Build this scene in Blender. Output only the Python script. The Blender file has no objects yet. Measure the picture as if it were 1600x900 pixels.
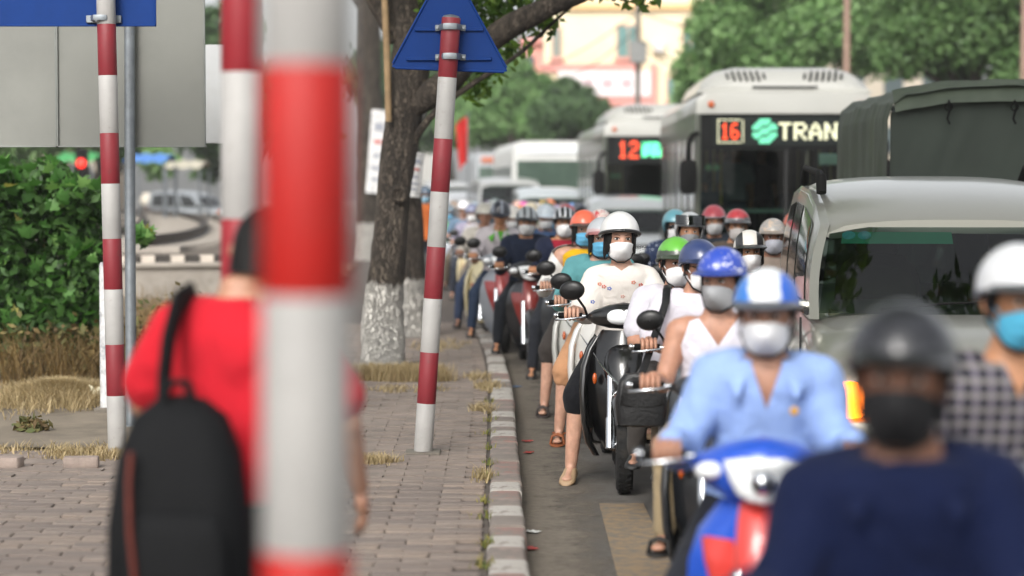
import bpy, math, random
import numpy as np
from mathutils import Vector, Matrix, Euler, noise

random.seed(7)
rng = np.random.default_rng(11)
PI = math.pi
R = math.radians
scene = bpy.context.scene
COL = scene.collection

# ------------------------------------------------------------------ camera
FPX = 3400.0                       # focal length in photo pixels (1600 wide)
CAM_H = 1.6
PITCH = math.atan(145.0 / FPX)
cam_data = bpy.data.cameras.new('camera')
cam_data.sensor_width = 36.0
cam_data.lens = FPX / 1600.0 * 36.0
cam_data.clip_start = 0.05
cam_data.clip_end = 3000.0
cam_data.dof.use_dof = True
cam_data.dof.focus_distance = 12.3
cam_data.dof.aperture_fstop = 1.6
cam_data.dof.aperture_blades = 0
cam = bpy.data.objects.new('camera', cam_data)
cam.location = (0, 0, CAM_H)
cam.rotation_euler = (PI / 2 - PITCH, 0, 0)
COL.objects.link(cam)
scene.camera = cam

# ------------------------------------------------------------------ sky and sun
SUN_EL, SUN_AZ = R(38), R(196)     # azimuth clockwise from +Y
world = bpy.data.worlds.new('World')
scene.world = world
world.use_nodes = True
wn = world.node_tree
wn.nodes.clear()
w_out = wn.nodes.new('ShaderNodeOutputWorld')
w_bg = wn.nodes.new('ShaderNodeBackground')
w_sky = wn.nodes.new('ShaderNodeTexSky')
w_sky.sky_type = 'NISHITA'
w_sky.sun_disc = False
w_sky.sun_elevation = SUN_EL
w_sky.sun_rotation = SUN_AZ
w_sky.air_density = 1.0
w_sky.dust_density = 4.0
w_sky.ozone_density = 1.0
w_hs = wn.nodes.new('ShaderNodeHueSaturation')
w_hs.inputs['Saturation'].default_value = 0.18
w_hs.inputs['Value'].default_value = 1.0
wn.links.new(w_sky.outputs[0], w_hs.inputs['Color'])
wn.links.new(w_hs.outputs[0], w_bg.inputs['Color'])
w_bg.inputs['Strength'].default_value = 0.14
wn.links.new(w_bg.outputs[0], w_out.inputs['Surface'])

sun_data = bpy.data.lights.new('sun', 'SUN')
sun_data.energy = 1.5
sun_data.angle = R(25)
sun_data.color = (1.0, 0.96, 0.9)
sun = bpy.data.objects.new('sun', sun_data)
sd = Vector((math.sin(SUN_AZ) * math.cos(SUN_EL), math.cos(SUN_AZ) * math.cos(SUN_EL), math.sin(SUN_EL)))
sun.rotation_euler = sd.to_track_quat('Z', 'Y').to_euler()
sun.location = (0, 0, 30)
COL.objects.link(sun)

vs = scene.view_settings
scene.display_settings.display_device = 'sRGB'
vs.view_transform = 'Standard'
vs.look = 'None'
vs.exposure = 0.8
vs.gamma = 1.0
vs.use_curve_mapping = False
scene.cycles.max_bounces = 7
scene.cycles.transparent_max_bounces = 12
scene.cycles.caustics_reflective = False
scene.cycles.caustics_refractive = False

# ------------------------------------------------------------------ pixel to place
_fw = Vector((0, math.cos(PITCH), -math.sin(PITCH)))
_up = Vector((0, math.sin(PITCH), math.cos(PITCH)))
def ray(px, py):
    return _fw + Vector((1, 0, 0)) * ((px - 800) / FPX) + _up * ((450 - py) / FPX)
def at(px, py, d):
    r = ray(px, py)
    return Vector((0, 0, CAM_H)) + r * (d / r.y)
def on(px, py, z=0.0):
    r = ray(px, py)
    return Vector((0, 0, CAM_H)) + r * ((z - CAM_H) / r.z)
def wx(px, d):
    return (px - 800) / FPX * d

# ------------------------------------------------------------------ materials
def C(h):
    h = h.lstrip('#')
    v = [int(h[i:i + 2], 16) / 255.0 for i in (0, 2, 4)]
    return tuple(c / 12.92 if c <= 0.04045 else ((c + 0.055) / 1.055) ** 2.4 for c in v) + (1.0,)
MATS = {}
def _new(name):
    m = bpy.data.materials.new(name)
    m.use_nodes = True
    nt = m.node_tree
    b = nt.nodes['Principled BSDF']
    return m, nt, b
def N(nt, t, **kw):
    n = nt.nodes.new(t)
    for k, v in kw.items():
        if k in n.inputs.keys():
            n.inputs[k].default_value = v
        else:
            setattr(n, k, v)
    return n
def mixc(nt, fac, a, b, blend='MIX'):
    n = nt.nodes.new('ShaderNodeMix')
    n.data_type = 'RGBA'
    n.blend_type = blend
    for s, v in ((0, fac), (6, a), (7, b)):
        if hasattr(v, 'is_linked') or isinstance(v, bpy.types.NodeSocket):
            nt.links.new(v, n.inputs[s])
        else:
            n.inputs[s].default_value = v
    return n.outputs[2]
def ramp(nt, src, stops):
    n = nt.nodes.new('ShaderNodeValToRGB')
    el = n.color_ramp.elements
    while len(el) < len(stops):
        el.new(0.5)
    for e, (p, c) in zip(el, stops):
        e.position = p
        e.color = c
    nt.links.new(src, n.inputs[0])
    return n.outputs[0]
W1, K1 = (1, 1, 1, 1), (0, 0, 0, 1)
def coords(nt, kind='Object', scale=(1, 1, 1)):
    t = nt.nodes.new('ShaderNodeTexCoord')
    mp = nt.nodes.new('ShaderNodeMapping')
    mp.inputs['Scale'].default_value = scale
    nt.links.new(t.outputs[kind], mp.inputs['Vector'])
    return mp.outputs[0]
def bump(nt, b, h, strength=0.3, dist=0.01):
    n = nt.nodes.new('ShaderNodeBump')
    n.inputs['Strength'].default_value = strength
    n.inputs['Distance'].default_value = dist
    nt.links.new(h, n.inputs['Height'])
    nt.links.new(n.outputs[0], b.inputs['Normal'])
def mat(name, col, rough=0.5, metal=0.0, var=0.12, scale=6.0, bmp=0.0, bscale=40.0, coat=0.0, dirt=None, dirt_amt=0.5, emit=None, estr=0.0, spec=None, stretch=(1, 1, 1)):
    if name in MATS:
        return MATS[name]
    m, nt, b = _new(name)
    c = C(col) if isinstance(col, str) else col
    v = coords(nt, 'Object', stretch)
    nz = N(nt, 'ShaderNodeTexNoise', Scale=scale, Detail=6.0, Roughness=0.6)
    nt.links.new(v, nz.inputs['Vector'])
    lo = tuple(x * (1 - var) for x in c[:3]) + (1,)
    hi = tuple(min(1, x * (1 + var)) for x in c[:3]) + (1,)
    out = ramp(nt, nz.outputs['Fac'], [(0.3, lo), (0.7, hi)])
    if dirt:
        nd = N(nt, 'ShaderNodeTexNoise', Scale=scale * 0.6, Detail=8.0, Roughness=0.7)
        nt.links.new(v, nd.inputs['Vector'])
        f = ramp(nt, nd.outputs['Fac'], [(0.48, K1), (0.68, (dirt_amt, dirt_amt, dirt_amt, 1))])
        out = mixc(nt, f, out, C(dirt))
    nt.links.new(out, b.inputs['Base Color'])
    b.inputs['Roughness'].default_value = rough
    b.inputs['Metallic'].default_value = metal
    b.inputs['Coat Weight'].default_value = coat
    b.inputs['Coat Roughness'].default_value = 0.08
    if spec is not None:
        b.inputs['Specular IOR Level'].default_value = spec
    if bmp:
        nb = N(nt, 'ShaderNodeTexNoise', Scale=bscale, Detail=5.0, Roughness=0.6)
        nt.links.new(v, nb.inputs['Vector'])
        bump(nt, b, nb.outputs['Fac'], bmp, 0.01)
    if emit:
        b.inputs['Emission Color'].default_value = C(emit)
        b.inputs['Emission Strength'].default_value = estr
    MATS[name] = m
    return m
def cloth(col, rough=0.85):
    key = 'cloth_' + col.strip('#')
    if key in MATS:
        return MATS[key]
    m, nt, b = _new(key)
    c = C(col)
    v = coords(nt)
    nz = N(nt, 'ShaderNodeTexNoise', Scale=9.0, Detail=4.0)
    nt.links.new(v, nz.inputs['Vector'])
    out = ramp(nt, nz.outputs['Fac'], [(0.3, tuple(x * .86 for x in c[:3]) + (1,)), (0.7, tuple(min(1, x * 1.08) for x in c[:3]) + (1,))])
    nt.links.new(out, b.inputs['Base Color'])
    b.inputs['Roughness'].default_value = rough
    b.inputs['Sheen Weight'].default_value = 0.05
    b.inputs['Specular IOR Level'].default_value = 0.2
    nw = N(nt, 'ShaderNodeTexNoise', Scale=14.0, Detail=3.0, Distortion=1.2)
    nt.links.new(v, nw.inputs['Vector'])
    bump(nt, b, nw.outputs['Fac'], 0.28, 0.03)
    MATS[key] = m
    return m
def paint(col, metal=0.25, rough=0.28):
    return mat('paint_' + col.strip('#'), col, rough, metal, 0.05, 3.0, coat=0.7, dirt='#6f675c', dirt_amt=0.16)
def helmet_gloss(col):
    return mat('helmet_' + col.strip('#'), col, 0.3, 0, 0.05, 8.0, coat=0.4, dirt='#77706a', dirt_amt=0.12)
def skin(col):
    key = 'skin_' + col.strip('#')
    if key in MATS:
        return MATS[key]
    m = mat(key, col, 0.5, 0, 0.16, 22.0, bmp=0.1, bscale=160, dirt='#8a4a3a', dirt_amt=0.18)
    b = m.node_tree.nodes['Principled BSDF']
    b.inputs['Subsurface Weight'].default_value = 0.12
    b.inputs['Subsurface Radius'].default_value = (0.6, 0.25, 0.12)
    b.inputs['Subsurface Scale'].default_value = 0.02
    return m
def glass(name, tint='#cfd8d4', refl=1.7, rough=0.02):
    """Thin glazing: tinted see-through film with a Fresnel reflection."""
    if name in MATS:
        return MATS[name]
    m, nt, b = _new(name)
    nt.nodes.remove(b)
    tr = nt.nodes.new('ShaderNodeBsdfTransparent')
    tr.inputs[0].default_value = C(tint)
    gl = nt.nodes.new('ShaderNodeBsdfGlossy')
    gl.inputs['Roughness'].default_value = rough
    fr = nt.nodes.new('ShaderNodeFresnel')
    fr.inputs[0].default_value = 1.45
    mu = N(nt, 'ShaderNodeMath', operation='MULTIPLY', use_clamp=True)
    mu.inputs[1].default_value = refl
    nt.links.new(fr.outputs[0], mu.inputs[0])
    mx = nt.nodes.new('ShaderNodeMixShader')
    nt.links.new(mu.outputs[0], mx.inputs[0])
    nt.links.new(tr.outputs[0], mx.inputs[1])
    nt.links.new(gl.outputs[0], mx.inputs[2])
    nt.links.new(mx.outputs[0], nt.nodes['Material Output'].inputs['Surface'])
    MATS[name] = m
    return m
def emis(name, col, s):
    if name in MATS:
        return MATS[name]
    m, nt, b = _new(name)
    b.inputs['Base Color'].default_value = (0.02, 0.02, 0.02, 1)
    b.inputs['Emission Color'].default_value = C(col)
    b.inputs['Emission Strength'].default_value = s
    MATS[name] = m
    return m
def leaf_mat(name, cols, rough=0.55, trans=0.35):
    if name in MATS:
        return MATS[name]
    m, nt, b = _new(name)
    g = nt.nodes.new('ShaderNodeNewGeometry')
    out = ramp(nt, g.outputs['Random Per Island'], [(i / max(1, len(cols) - 1), C(c)) for i, c in enumerate(cols)])
    nt.links.new(out, b.inputs['Base Color'])
    b.inputs['Roughness'].default_value = rough
    tl = nt.nodes.new('ShaderNodeBsdfTranslucent')
    hs = nt.nodes.new('ShaderNodeHueSaturation')
    hs.inputs['Value'].default_value = 1.5
    hs.inputs['Saturation'].default_value = 1.1
    nt.links.new(out, hs.inputs['Color'])
    nt.links.new(hs.outputs[0], tl.inputs['Color'])
    mx = nt.nodes.new('ShaderNodeMixShader')
    mx.inputs[0].default_value = trans
    nt.links.new(b.outputs[0], mx.inputs[1])
    nt.links.new(tl.outputs[0], mx.inputs[2])
    nt.links.new(mx.outputs[0], nt.nodes['Material Output'].inputs['Surface'])
    MATS[name] = m
    return m

# ------------------------------------------------------------------ mesh building
def se(t, e):
    c, s = math.cos(t), math.sin(t)
    return (math.copysign(abs(c) ** (2 / e), c), math.copysign(abs(s) ** (2 / e), s))
class MB:
    def __init__(self):
        self.v, self.f = [], []
    def add(self, v, f):
        o = len(self.v)
        self.v += [Vector(p) for p in v]
        self.f += [tuple(i + o for i in q) for q in f]
        return self
    def box(self, c, s, rot=None):
        x, y, z = (k / 2 for k in s)
        vs_ = [Vector((a * x, b * y, d * z)) for a in (-1, 1) for b in (-1, 1) for d in (-1, 1)]
        if rot:
            M = Euler(rot).to_matrix()
            vs_ = [M @ p for p in vs_]
        vs_ = [p + Vector(c) for p in vs_]
        return self.add(vs_, [(0, 1, 3, 2), (4, 6, 7, 5), (0, 4, 5, 1), (2, 3, 7, 6), (0, 2, 6, 4), (1, 5, 7, 3)])
    def loft(self, rings, cap=True, closed=True):
        n = len(rings[0])
        v = [p for r in rings for p in r]
        f = []
        for i in range(len(rings) - 1):
            for j in range(n if closed else n - 1):
                k = (j + 1) % n
                f.append((i * n + j, i * n + k, (i + 1) * n + k, (i + 1) * n + j))
        if cap and closed:
            f.append(tuple(range(n - 1, -1, -1)))
            o = (len(rings) - 1) * n
            f.append(tuple(o + i for i in range(n)))
        return self.add(v, f)
    def tube(self, path, rad, n=10, cap=True, flat=1.0):
        path = [Vector(p) for p in path]
        m = len(path)
        if not hasattr(rad, '__len__'):
            rad = [rad] * m
        rings = []
        prev = None
        for i, p in enumerate(path):
            t = (path[min(i + 1, m - 1)] - path[max(i - 1, 0)])
            t.normalize()
            if prev is None:
                ref = Vector((0, 0, 1)) if abs(t.z) < 0.9 else Vector((1, 0, 0))
                a = t.cross(ref).normalized()
            else:
                a = (prev - t * prev.dot(t)).normalized()
            prev = a
            b = t.cross(a)
            rings.append([p + (a * math.cos(2 * PI * k / n) + b * math.sin(2 * PI * k / n) * flat) * rad[i] for k in range(n)])
        return self.loft(rings, cap)
    def capsule(self, a, b, ra, rb, n=14):
        """closed tapered limb with rounded ends"""
        a, b = Vector(a), Vector(b)
        d = (b - a)
        L = d.length
        d.normalize()
        pts, rs = [], []
        for k in (0.05, .4, .75, 1):
            pts.append(a - d * ra * math.cos(k * PI / 2)); rs.append(ra * math.sin(k * PI / 2))
        for k in (.25, .5, .75):
            pts.append(a.lerp(b, k)); rs.append(ra + (rb - ra) * k)
        for k in (1, .75, .4, .05):
            pts.append(b + d * rb * math.cos(k * PI / 2)); rs.append(rb * math.sin(k * PI / 2))
        return self.tube(pts, rs, n)
    def ell(self, c, r, nu=20, nv=12, e=2.0):
        rings = []
        for j in range(nv + 1):
            ph = -PI / 2 + PI * min(max(j / nv, 0.02), 0.98)
            cz, sz = se(ph, e)
            rings.append([(c[0] + r[0] * cz * se(2 * PI * i / nu, e)[0], c[1] + r[1] * cz * se(2 * PI * i / nu, e)[1], c[2] + r[2] * sz) for i in range(nu)])
        return self.loft(rings)
    def lathe(self, prof, c, axis='x', n=28, cap=False):
        """prof: list of (along axis, radius)"""
        rings = []
        for h, r in prof:
            ring = []
            for k in range(n):
                a = 2 * PI * k / n
                u, w = r * math.cos(a), r * math.sin(a)
                p = {'x': (h, u, w), 'y': (u, h, w), 'z': (u, w, h)}[axis]
                ring.append((c[0] + p[0], c[1] + p[1], c[2] + p[2]))
            rings.append(ring)
        return self.loft(rings, cap)
    def torus(self, c, Rr, r, axis='x', n=28, m=10, flat=1.0):
        prof = [(r * math.sin(2 * PI * k / m) * flat, Rr + r * math.cos(2 * PI * k / m)) for k in range(m + 1)]
        return self.lathe(prof, c, axis, n)
    def ring(self, c, r, e, plane='xz', n=24):
        out = []
        for k in range(n):
            a, b = se(2 * PI * k / n, e)
            if plane == 'xz':
                out.append((c[0] + a * r[0], c[1], c[2] + b * r[1]))
            elif plane == 'xy':
                out.append((c[0] + a * r[0], c[1] + b * r[1], c[2]))
            else:
                out.append((c[0], c[1] + a * r[0], c[2] + b * r[1]))
        return out
    def grid(self, fn, nu, nv, thick=None):
        """fn(u,v)->point, u,v in 0..1; optional thickness vector gives a closed slab"""
        P = [[Vector(fn(i / nu, j / nv)) for i in range(nu + 1)] for j in range(nv + 1)]
        v = [p for row in P for p in row]
        f = [(j * (nu + 1) + i, j * (nu + 1) + i + 1, (j + 1) * (nu + 1) + i + 1, (j + 1) * (nu + 1) + i) for j in range(nv) for i in range(nu)]
        if thick is not None:
            t = Vector(thick)
            o = len(v)
            v2 = [p + t for p in v]
            f2 = [tuple(o + i for i in reversed(q)) for q in f]
            side = []
            per = [i for i in range(nu + 1)] + [j * (nu + 1) + nu for j in range(1, nu * 0 + nv + 1)] + [nv * (nu + 1) + i for i in range(nu - 1, -1, -1)] + [j * (nu + 1) for j in range(nv - 1, 0, -1)]
            for a, b in zip(per, per[1:] + per[:1]):
                side.append((b, a, a + o, b + o))
            return self.add(v + v2, f + f2 + side)
        return self.add(v, f)
    def prism(self, poly, axis, a, b):
        """poly: 2D points; axis 'x','y','z' extruded from a to b"""
        def mk(p, h):
            return {'x': (h, p[0], p[1]), 'y': (p[0], h, p[1]), 'z': (p[0], p[1], h)}[axis]
        return self.loft([[mk(p, a) for p in poly], [mk(p, b) for p in poly]])
    def xf(self, M, start=0):
        for i in range(start, len(self.v)):
            self.v[i] = M @ self.v[i]
        return self
    def mesh(self, name, smooth=True):
        me = bpy.data.meshes.new(name)
        me.from_pydata([tuple(p) for p in self.v], [], self.f)
        me.update()
        if smooth:
            me.shade_smooth()
        return me
def link(name, me, m=None, parent=None, loc=None):
    o = bpy.data.objects.new(name, me)
    COL.objects.link(o)
    if m is not None:
        if me.materials and me.users > 1:
            pass
        if not me.materials:
            me.materials.append(None)
        o.material_slots[0].link = 'OBJECT'
        o.material_slots[0].material = m
    if parent is not None:
        o.parent = parent
    if loc is not None:
        o.location = loc
    return o
def build(mb, name, m, parent=None, smooth=True, bevel=0.0, sub=0, auto=True, loc=None, rot=None):
    me = mb.mesh(name, smooth)
    o = link(name, me, m, parent, loc)
    if rot:
        o.rotation_euler = rot
    if bevel:
        b = o.modifiers.new('bevel', 'BEVEL')
        b.width = bevel
        b.segments = 2
        b.limit_method = 'ANGLE'
        b.angle_limit = R(40)
        b.harden_normals = False
    if sub:
        s = o.modifiers.new('sub', 'SUBSURF')
        s.levels = sub
        s.render_levels = sub
    if smooth and auto:
        me.set_sharp_from_angle(angle=R(42))
    return o
def thing(name, label, cat, loc=(0, 0, 0), rz=0.0, group=None, scale=1.0):
    o = bpy.data.objects.new(name, None)
    COL.objects.link(o)
    o.location = loc
    o.rotation_euler = (0, 0, rz)
    o.scale = (scale,) * 3
    o.empty_display_size = 0.1
    return tag(o, label, cat, group)
def tag(o, label, cat=None, group=None, kind=None):
    if label:
        o['label'] = label
    if cat:
        o['category'] = cat
    if group:
        o['group'] = group
    if kind:
        o['kind'] = kind
    return o
def struct(o):
    o['kind'] = 'structure'
    return o
def stuff(o, label=None, cat=None):
    o['kind'] = 'stuff'
    return tag(o, label, cat)
def tree_copy(o, parent=None):
    c = o.copy()
    COL.objects.link(c)
    c.parent = parent
    for ch in o.children:
        tree_copy(ch, c)
    return c
def np_mesh(name, verts, faces_n, loops, smooth=False):
    """verts (n,3) array; loops flat index array; faces_n vertices per face"""
    me = bpy.data.meshes.new(name)
    nv, nl = len(verts), len(loops)
    nf = nl // faces_n
    me.vertices.add(nv)
    me.vertices.foreach_set('co', np.asarray(verts, dtype=np.float32).ravel())
    me.loops.add(nl)
    me.loops.foreach_set('vertex_index', np.asarray(loops, dtype=np.int32))
    me.polygons.add(nf)
    me.polygons.foreach_set('loop_start', np.arange(0, nl, faces_n, dtype=np.int32))
    me.update(calc_edges=True)
    return me
def leaf_cloud(blobs, n, size, seed=0, shell=0.55, squash=1.0, droop=0.0):
    """n rhombic leaves spread through ellipsoid blobs [(centre, radii)]; numpy mesh"""
    g = np.random.default_rng(seed)
    w = np.array([b[1][0] * b[1][1] * b[1][2] for b in blobs]) ** 0.67
    pick = g.choice(len(blobs), n, p=w / w.sum())
    d = g.normal(size=(n, 3))
    d /= np.linalg.norm(d, axis=1)[:, None]
    r = shell + (1 - shell) * g.random(n) ** 0.5
    r *= 1 + 0.12 * g.normal(size=n)
    cen = np.array([b[0] for b in blobs])[pick]
    rad = np.array([b[1] for b in blobs])[pick]
    p = cen + d * rad * r[:, None]
    nrm = d * 0.6 + g.normal(size=(n, 3)) * 0.7
    nrm[:, 2] += 0.5
    nrm /= np.linalg.norm(nrm, axis=1)[:, None]
    a = np.cross(nrm, g.normal(size=(n, 3)))
    a /= np.linalg.norm(a, axis=1)[:, None]
    a[:, 2] -= droop
    b = np.cross(nrm, a)
    s = size * (0.6 + 0.8 * g.random(n))[:, None]
    V = np.stack([p - a * s, p + b * s * 0.5, p + a * s, p - b * s * 0.5], axis=1).reshape(-1, 3)
    return np_mesh('leaves', V, 4, np.arange(4 * n))
def grass_mesh(pts, h, lean=0.35, w=0.004, seed=0, per=6):
    g = np.random.default_rng(seed)
    pts = np.asarray(pts, dtype=float)
    p = np.repeat(pts, per, axis=0)
    n = len(p)
    p[:, :2] += g.normal(size=(n, 2)) * 0.02
    hh = h * (0.4 + 0.8 * g.random(n))
    ang = g.random(n) * 2 * PI
    dirx, diry = np.cos(ang), np.sin(ang)
    ln = lean * hh * (0.3 + g.random(n))
    ww = w * (0.6 + 0.8 * g.random(n))
    base1 = p + np.stack([-diry * ww, dirx * ww, 0 * ww], 1)
    base2 = p + np.stack([diry * ww, -dirx * ww, 0 * ww], 1)
    mid = p + np.stack([dirx * ln * .4, diry * ln * .4, hh * .6], 1)
    m1 = mid + np.stack([-diry * ww, dirx * ww, 0 * ww], 1) * .7
    m2 = mid + np.stack([diry * ww, -dirx * ww, 0 * ww], 1) * .7
    tip = p + np.stack([dirx * ln, diry * ln, hh], 1)
    tip2 = tip + np.stack([diry * ww, -dirx * ww, 0 * ww], 1) * .3
    V = np.stack([base1, base2, m2, m1, tip, tip2], axis=1).reshape(-1, 3)
    idx = np.arange(n)[:, None] * 6
    L = np.concatenate([idx + np.array([[0, 1, 2, 3]]), idx + np.array([[3, 2, 5, 4]])], axis=1).ravel()
    return np_mesh('grass', V, 4, L)
def np_obj(name, me, m, parent=None):
    me.materials.append(m)
    o = bpy.data.objects.new(name, me)
    COL.objects.link(o)
    if parent:
        o.parent = parent
    return o

# common materials
M_TYRE = mat('tyre_rubber', '#131313', 0.85, 0, 0.2, 30, bmp=0.4, bscale=60, dirt='#3d3730', dirt_amt=0.4)
M_BLACK = mat('black_plastic', '#0b0b0c', 0.4, 0, 0.15, 20, dirt='#35312c', dirt_amt=0.2)
M_RUBBER = mat('matt_black', '#090909', 0.8, 0, 0.15, 20, spec=.2)
M_CHROME = mat('chrome', '#c9ccd0', 0.18, 1.0, 0.06, 10)
M_STEEL = mat('brushed_steel', '#8d9296', 0.4, 0.9, 0.1, 10)
M_ALU = mat('alloy', '#9a9da0', 0.35, 0.8, 0.1, 8, dirt='#5a5046', dirt_amt=0.4)
M_LENS = mat('clear_lens', '#e8ebec', 0.12, 0.0, 0.05, 12, coat=1.0)
M_AMBER = mat('amber_lens', '#b5521a', 0.2, 0, 0.08, 12, coat=0.8)
M_REDLENS = mat('red_lens', '#a11712', 0.2, 0, 0.08, 12, coat=0.8)
M_PLATE = mat('number_plate_white', '#dcdcd4', 0.5, 0, 0.04, 10)
# ================================================================== SETTING
KP = [(-30, .1), (0, .1), (9, .067), (14, .035), (18.4, -.01), (22, -.14), (25, -.28), (28.6, -.5), (35, -.85), (45, -1.4), (60, -2.9), (80, -5.6), (110, -11.5), (160, -26)]
_ky = np.linspace(-30, 160, 381)
_kx = np.interp(_ky, [k[0] for k in KP], [k[1] for k in KP])
_kx = np.convolve(np.pad(_kx, 6, mode='edge'), np.ones(13) / 13, mode='valid')
def kerb_x(d):
    return float(np.interp(d, _ky, _kx))
SW = 0.13          # pavement height above the road

def m_asphalt():
    m, nt, b = _new('asphalt')
    v = coords(nt)
    n1 = N(nt, 'ShaderNodeTexNoise', Scale=0.9, Detail=8.0, Roughness=0.65)
    n2 = N(nt, 'ShaderNodeTexNoise', Scale=140.0, Detail=3.0)
    n3 = N(nt, 'ShaderNodeTexNoise', Scale=5.0, Detail=7.0, Roughness=0.7)
    for n in (n1, n2, n3):
        nt.links.new(v, n.inputs['Vector'])
    base = ramp(nt, n1.outputs['Fac'], [(0.3, C('#57544f')), (0.7, C('#6b6762'))])
    base = mixc(nt, ramp(nt, n3.outputs['Fac'], [(0.5, K1), (0.72, (.5, .5, .5, 1))]), base, C('#776f65'))
    base = mixc(nt, ramp(nt, n2.outputs['Fac'], [(0.42, (.5, .5, .5, 1)), (0.6, K1)]), base, C('#454240'))
    nt.links.new(base, b.inputs['Base Color'])
    b.inputs['Roughness'].default_value = 0.85
    bump(nt, b, n2.outputs['Fac'], 0.35, 0.01)
    return m
M_ASPH = m_asphalt()
M_DIRT = mat('dusty_soil', '#756b5d', 0.95, 0, 0.25, 3.0, bmp=0.6, bscale=30, dirt='#4d463b', dirt_amt=0.7)
M_GUTTER = mat('gutter_dust', '#6f6960', 0.95, 0, 0.2, 4.0, bmp=0.4, bscale=60, dirt='#565049', dirt_amt=0.8)
M_FAR = mat('far_ground', '#57534b', 0.95, 0, 0.15, 0.3)

def strip(x0, x1, ys, z, name, m):
    mb = MB()
    mb.add([(x0(y), y, z) for y in ys] + [(x1(y), y, z) for y in ys],
           [(i, len(ys) + i, len(ys) + i + 1, i + 1) for i in range(len(ys) - 1)])
    return struct(build(mb, name, m, smooth=False))
gmb = MB(); gmb.add([(-400, -150, -.03), (400, -150, -.03), (400, 600, -.03), (-400, 600, -.03)], [(0, 1, 2, 3)])
struct(build(gmb, 'ground', M_FAR, smooth=False))
ys_all = [y for y in np.arange(-20, 150.1, 1.0)]
road = strip(lambda y: kerb_x(y) - .02, lambda y: kerb_x(y) + 16, ys_all, 0.0, 'road', M_ASPH)
def m_gutter():
    m, nt, b = _new('gutter_silt')
    v = coords(nt)
    n = N(nt, 'ShaderNodeTexNoise', Scale=3.2, Detail=9.0, Roughness=.75)
    n2 = N(nt, 'ShaderNodeTexNoise', Scale=22.0, Detail=6.0, Roughness=.7)
    for k in (n, n2): nt.links.new(v, k.inputs['Vector'])
    nt.links.new(ramp(nt, n2.outputs['Fac'], [(.3, C('#5d564d')), (.7, C('#7a7165'))]), b.inputs['Base Color'])
    b.inputs['Roughness'].default_value = .95
    bump(nt, b, n2.outputs['Fac'], .5, .01)
    at_ = nt.nodes.new('ShaderNodeAttribute'); at_.attribute_name = 'silt'
    mu = N(nt, 'ShaderNodeMath', operation='MULTIPLY_ADD'); mu.inputs[1].default_value = .55
    nt.links.new(at_.outputs['Fac'], mu.inputs[0]); nt.links.new(n.outputs['Fac'], mu.inputs[2])
    nt.links.new(ramp(nt, mu.outputs[0], [(.55, K1), (.9, W1)]), b.inputs['Alpha'])
    return m
# dusty gutter band and worn yellow marking on the road
gutter = strip(lambda y: kerb_x(y) - .01, lambda y: kerb_x(y) + .55, [y for y in np.arange(5, 40, .25)], 0.004, 'gutter_strip', m_gutter())
_ga = gutter.data.attributes.new('silt', 'FLOAT', 'POINT')
_ng = len(gutter.data.vertices) // 2
_ga.data.foreach_set('value', [1.0] * _ng + [0.0] * _ng)
def m_mark():
    m, nt, b = _new('worn_yellow_marking')
    v = coords(nt)
    n = N(nt, 'ShaderNodeTexNoise', Scale=14.0, Detail=8.0, Roughness=0.75)
    nt.links.new(v, n.inputs['Vector'])
    o = mixc(nt, ramp(nt, n.outputs['Fac'], [(0.40, K1), (0.62, W1)]), C('#8d775a'), C('#67625b'))
    nt.links.new(o, b.inputs['Base Color']); b.inputs['Roughness'].default_value = .85
    return m
mk = MB(); mk.add([(.43, 6.5, .008), (.70, 6.5, .008), (.68, 11.2, .008), (.45, 11.2, .008)], [(0, 1, 2, 3)])
struct(build(mk, 'road_marking', m_mark(), smooth=False))

# ---- pavement slab, kerb stones, pavers
KW = 0.17
pav = MB()
ys_p = [float(y) for y in np.arange(-20, 120.1, .5)]
pav.loft([[(kerb_x(y) - KW + .004, y, SW - .018), (-60, y, SW - .018), (-60, y, -.05), (kerb_x(y) - KW + .004, y, -.05)] for y in ys_p])
M_MORTAR = mat('sandy_joint', '#544c46', 0.95, 0, 0.25, 12, bmp=0.4, bscale=80)
pavement = struct(build(pav, 'pavement', M_MORTAR, smooth=False))

def m_kerb(name, paintcol, amt):
    m, nt, b = _new(name)
    v = coords(nt)
    n = N(nt, 'ShaderNodeTexNoise', Scale=9.0, Detail=8.0, Roughness=0.75)
    n2 = N(nt, 'ShaderNodeTexNoise', Scale=3.0, Detail=5.0)
    for k in (n, n2):
        nt.links.new(v, k.inputs['Vector'])
    conc = ramp(nt, n2.outputs['Fac'], [(0.3, C('#6f6761')), (0.7, C('#877e76'))])
    o = mixc(nt, ramp(nt, n.outputs['Fac'], [(amt, K1), (amt + .08, W1)]), conc, C(paintcol)) if paintcol else conc
    nt.links.new(o, b.inputs['Base Color'])
    b.inputs['Roughness'].default_value = .9
    bump(nt, b, n.outputs['Fac'], .4, .01)
    return m
MK = [m_kerb('kerb_white_paint', '#aaa59e', .40), m_kerb('kerb_bare', '#8d857d', .62), m_kerb('kerb_red_paint', '#8a6f67', .47), m_kerb('kerb_bare_pink', '#8d7d76', .5)]
kerb = bpy.data.objects.new('kerb', None); COL.objects.link(kerb); struct(kerb)
y = 6.0
i = 0
ks = MB(); ks.loft([ks.ring((0, q, 0), (KW / 2 - .003, .078), 7, 'xz', 20) for q in (-.148, -.143, .143, .148)])
kme = ks.mesh('kerb_stone', True); kme.set_sharp_from_angle(angle=R(50))
gr_ = random.Random(3)
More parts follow.
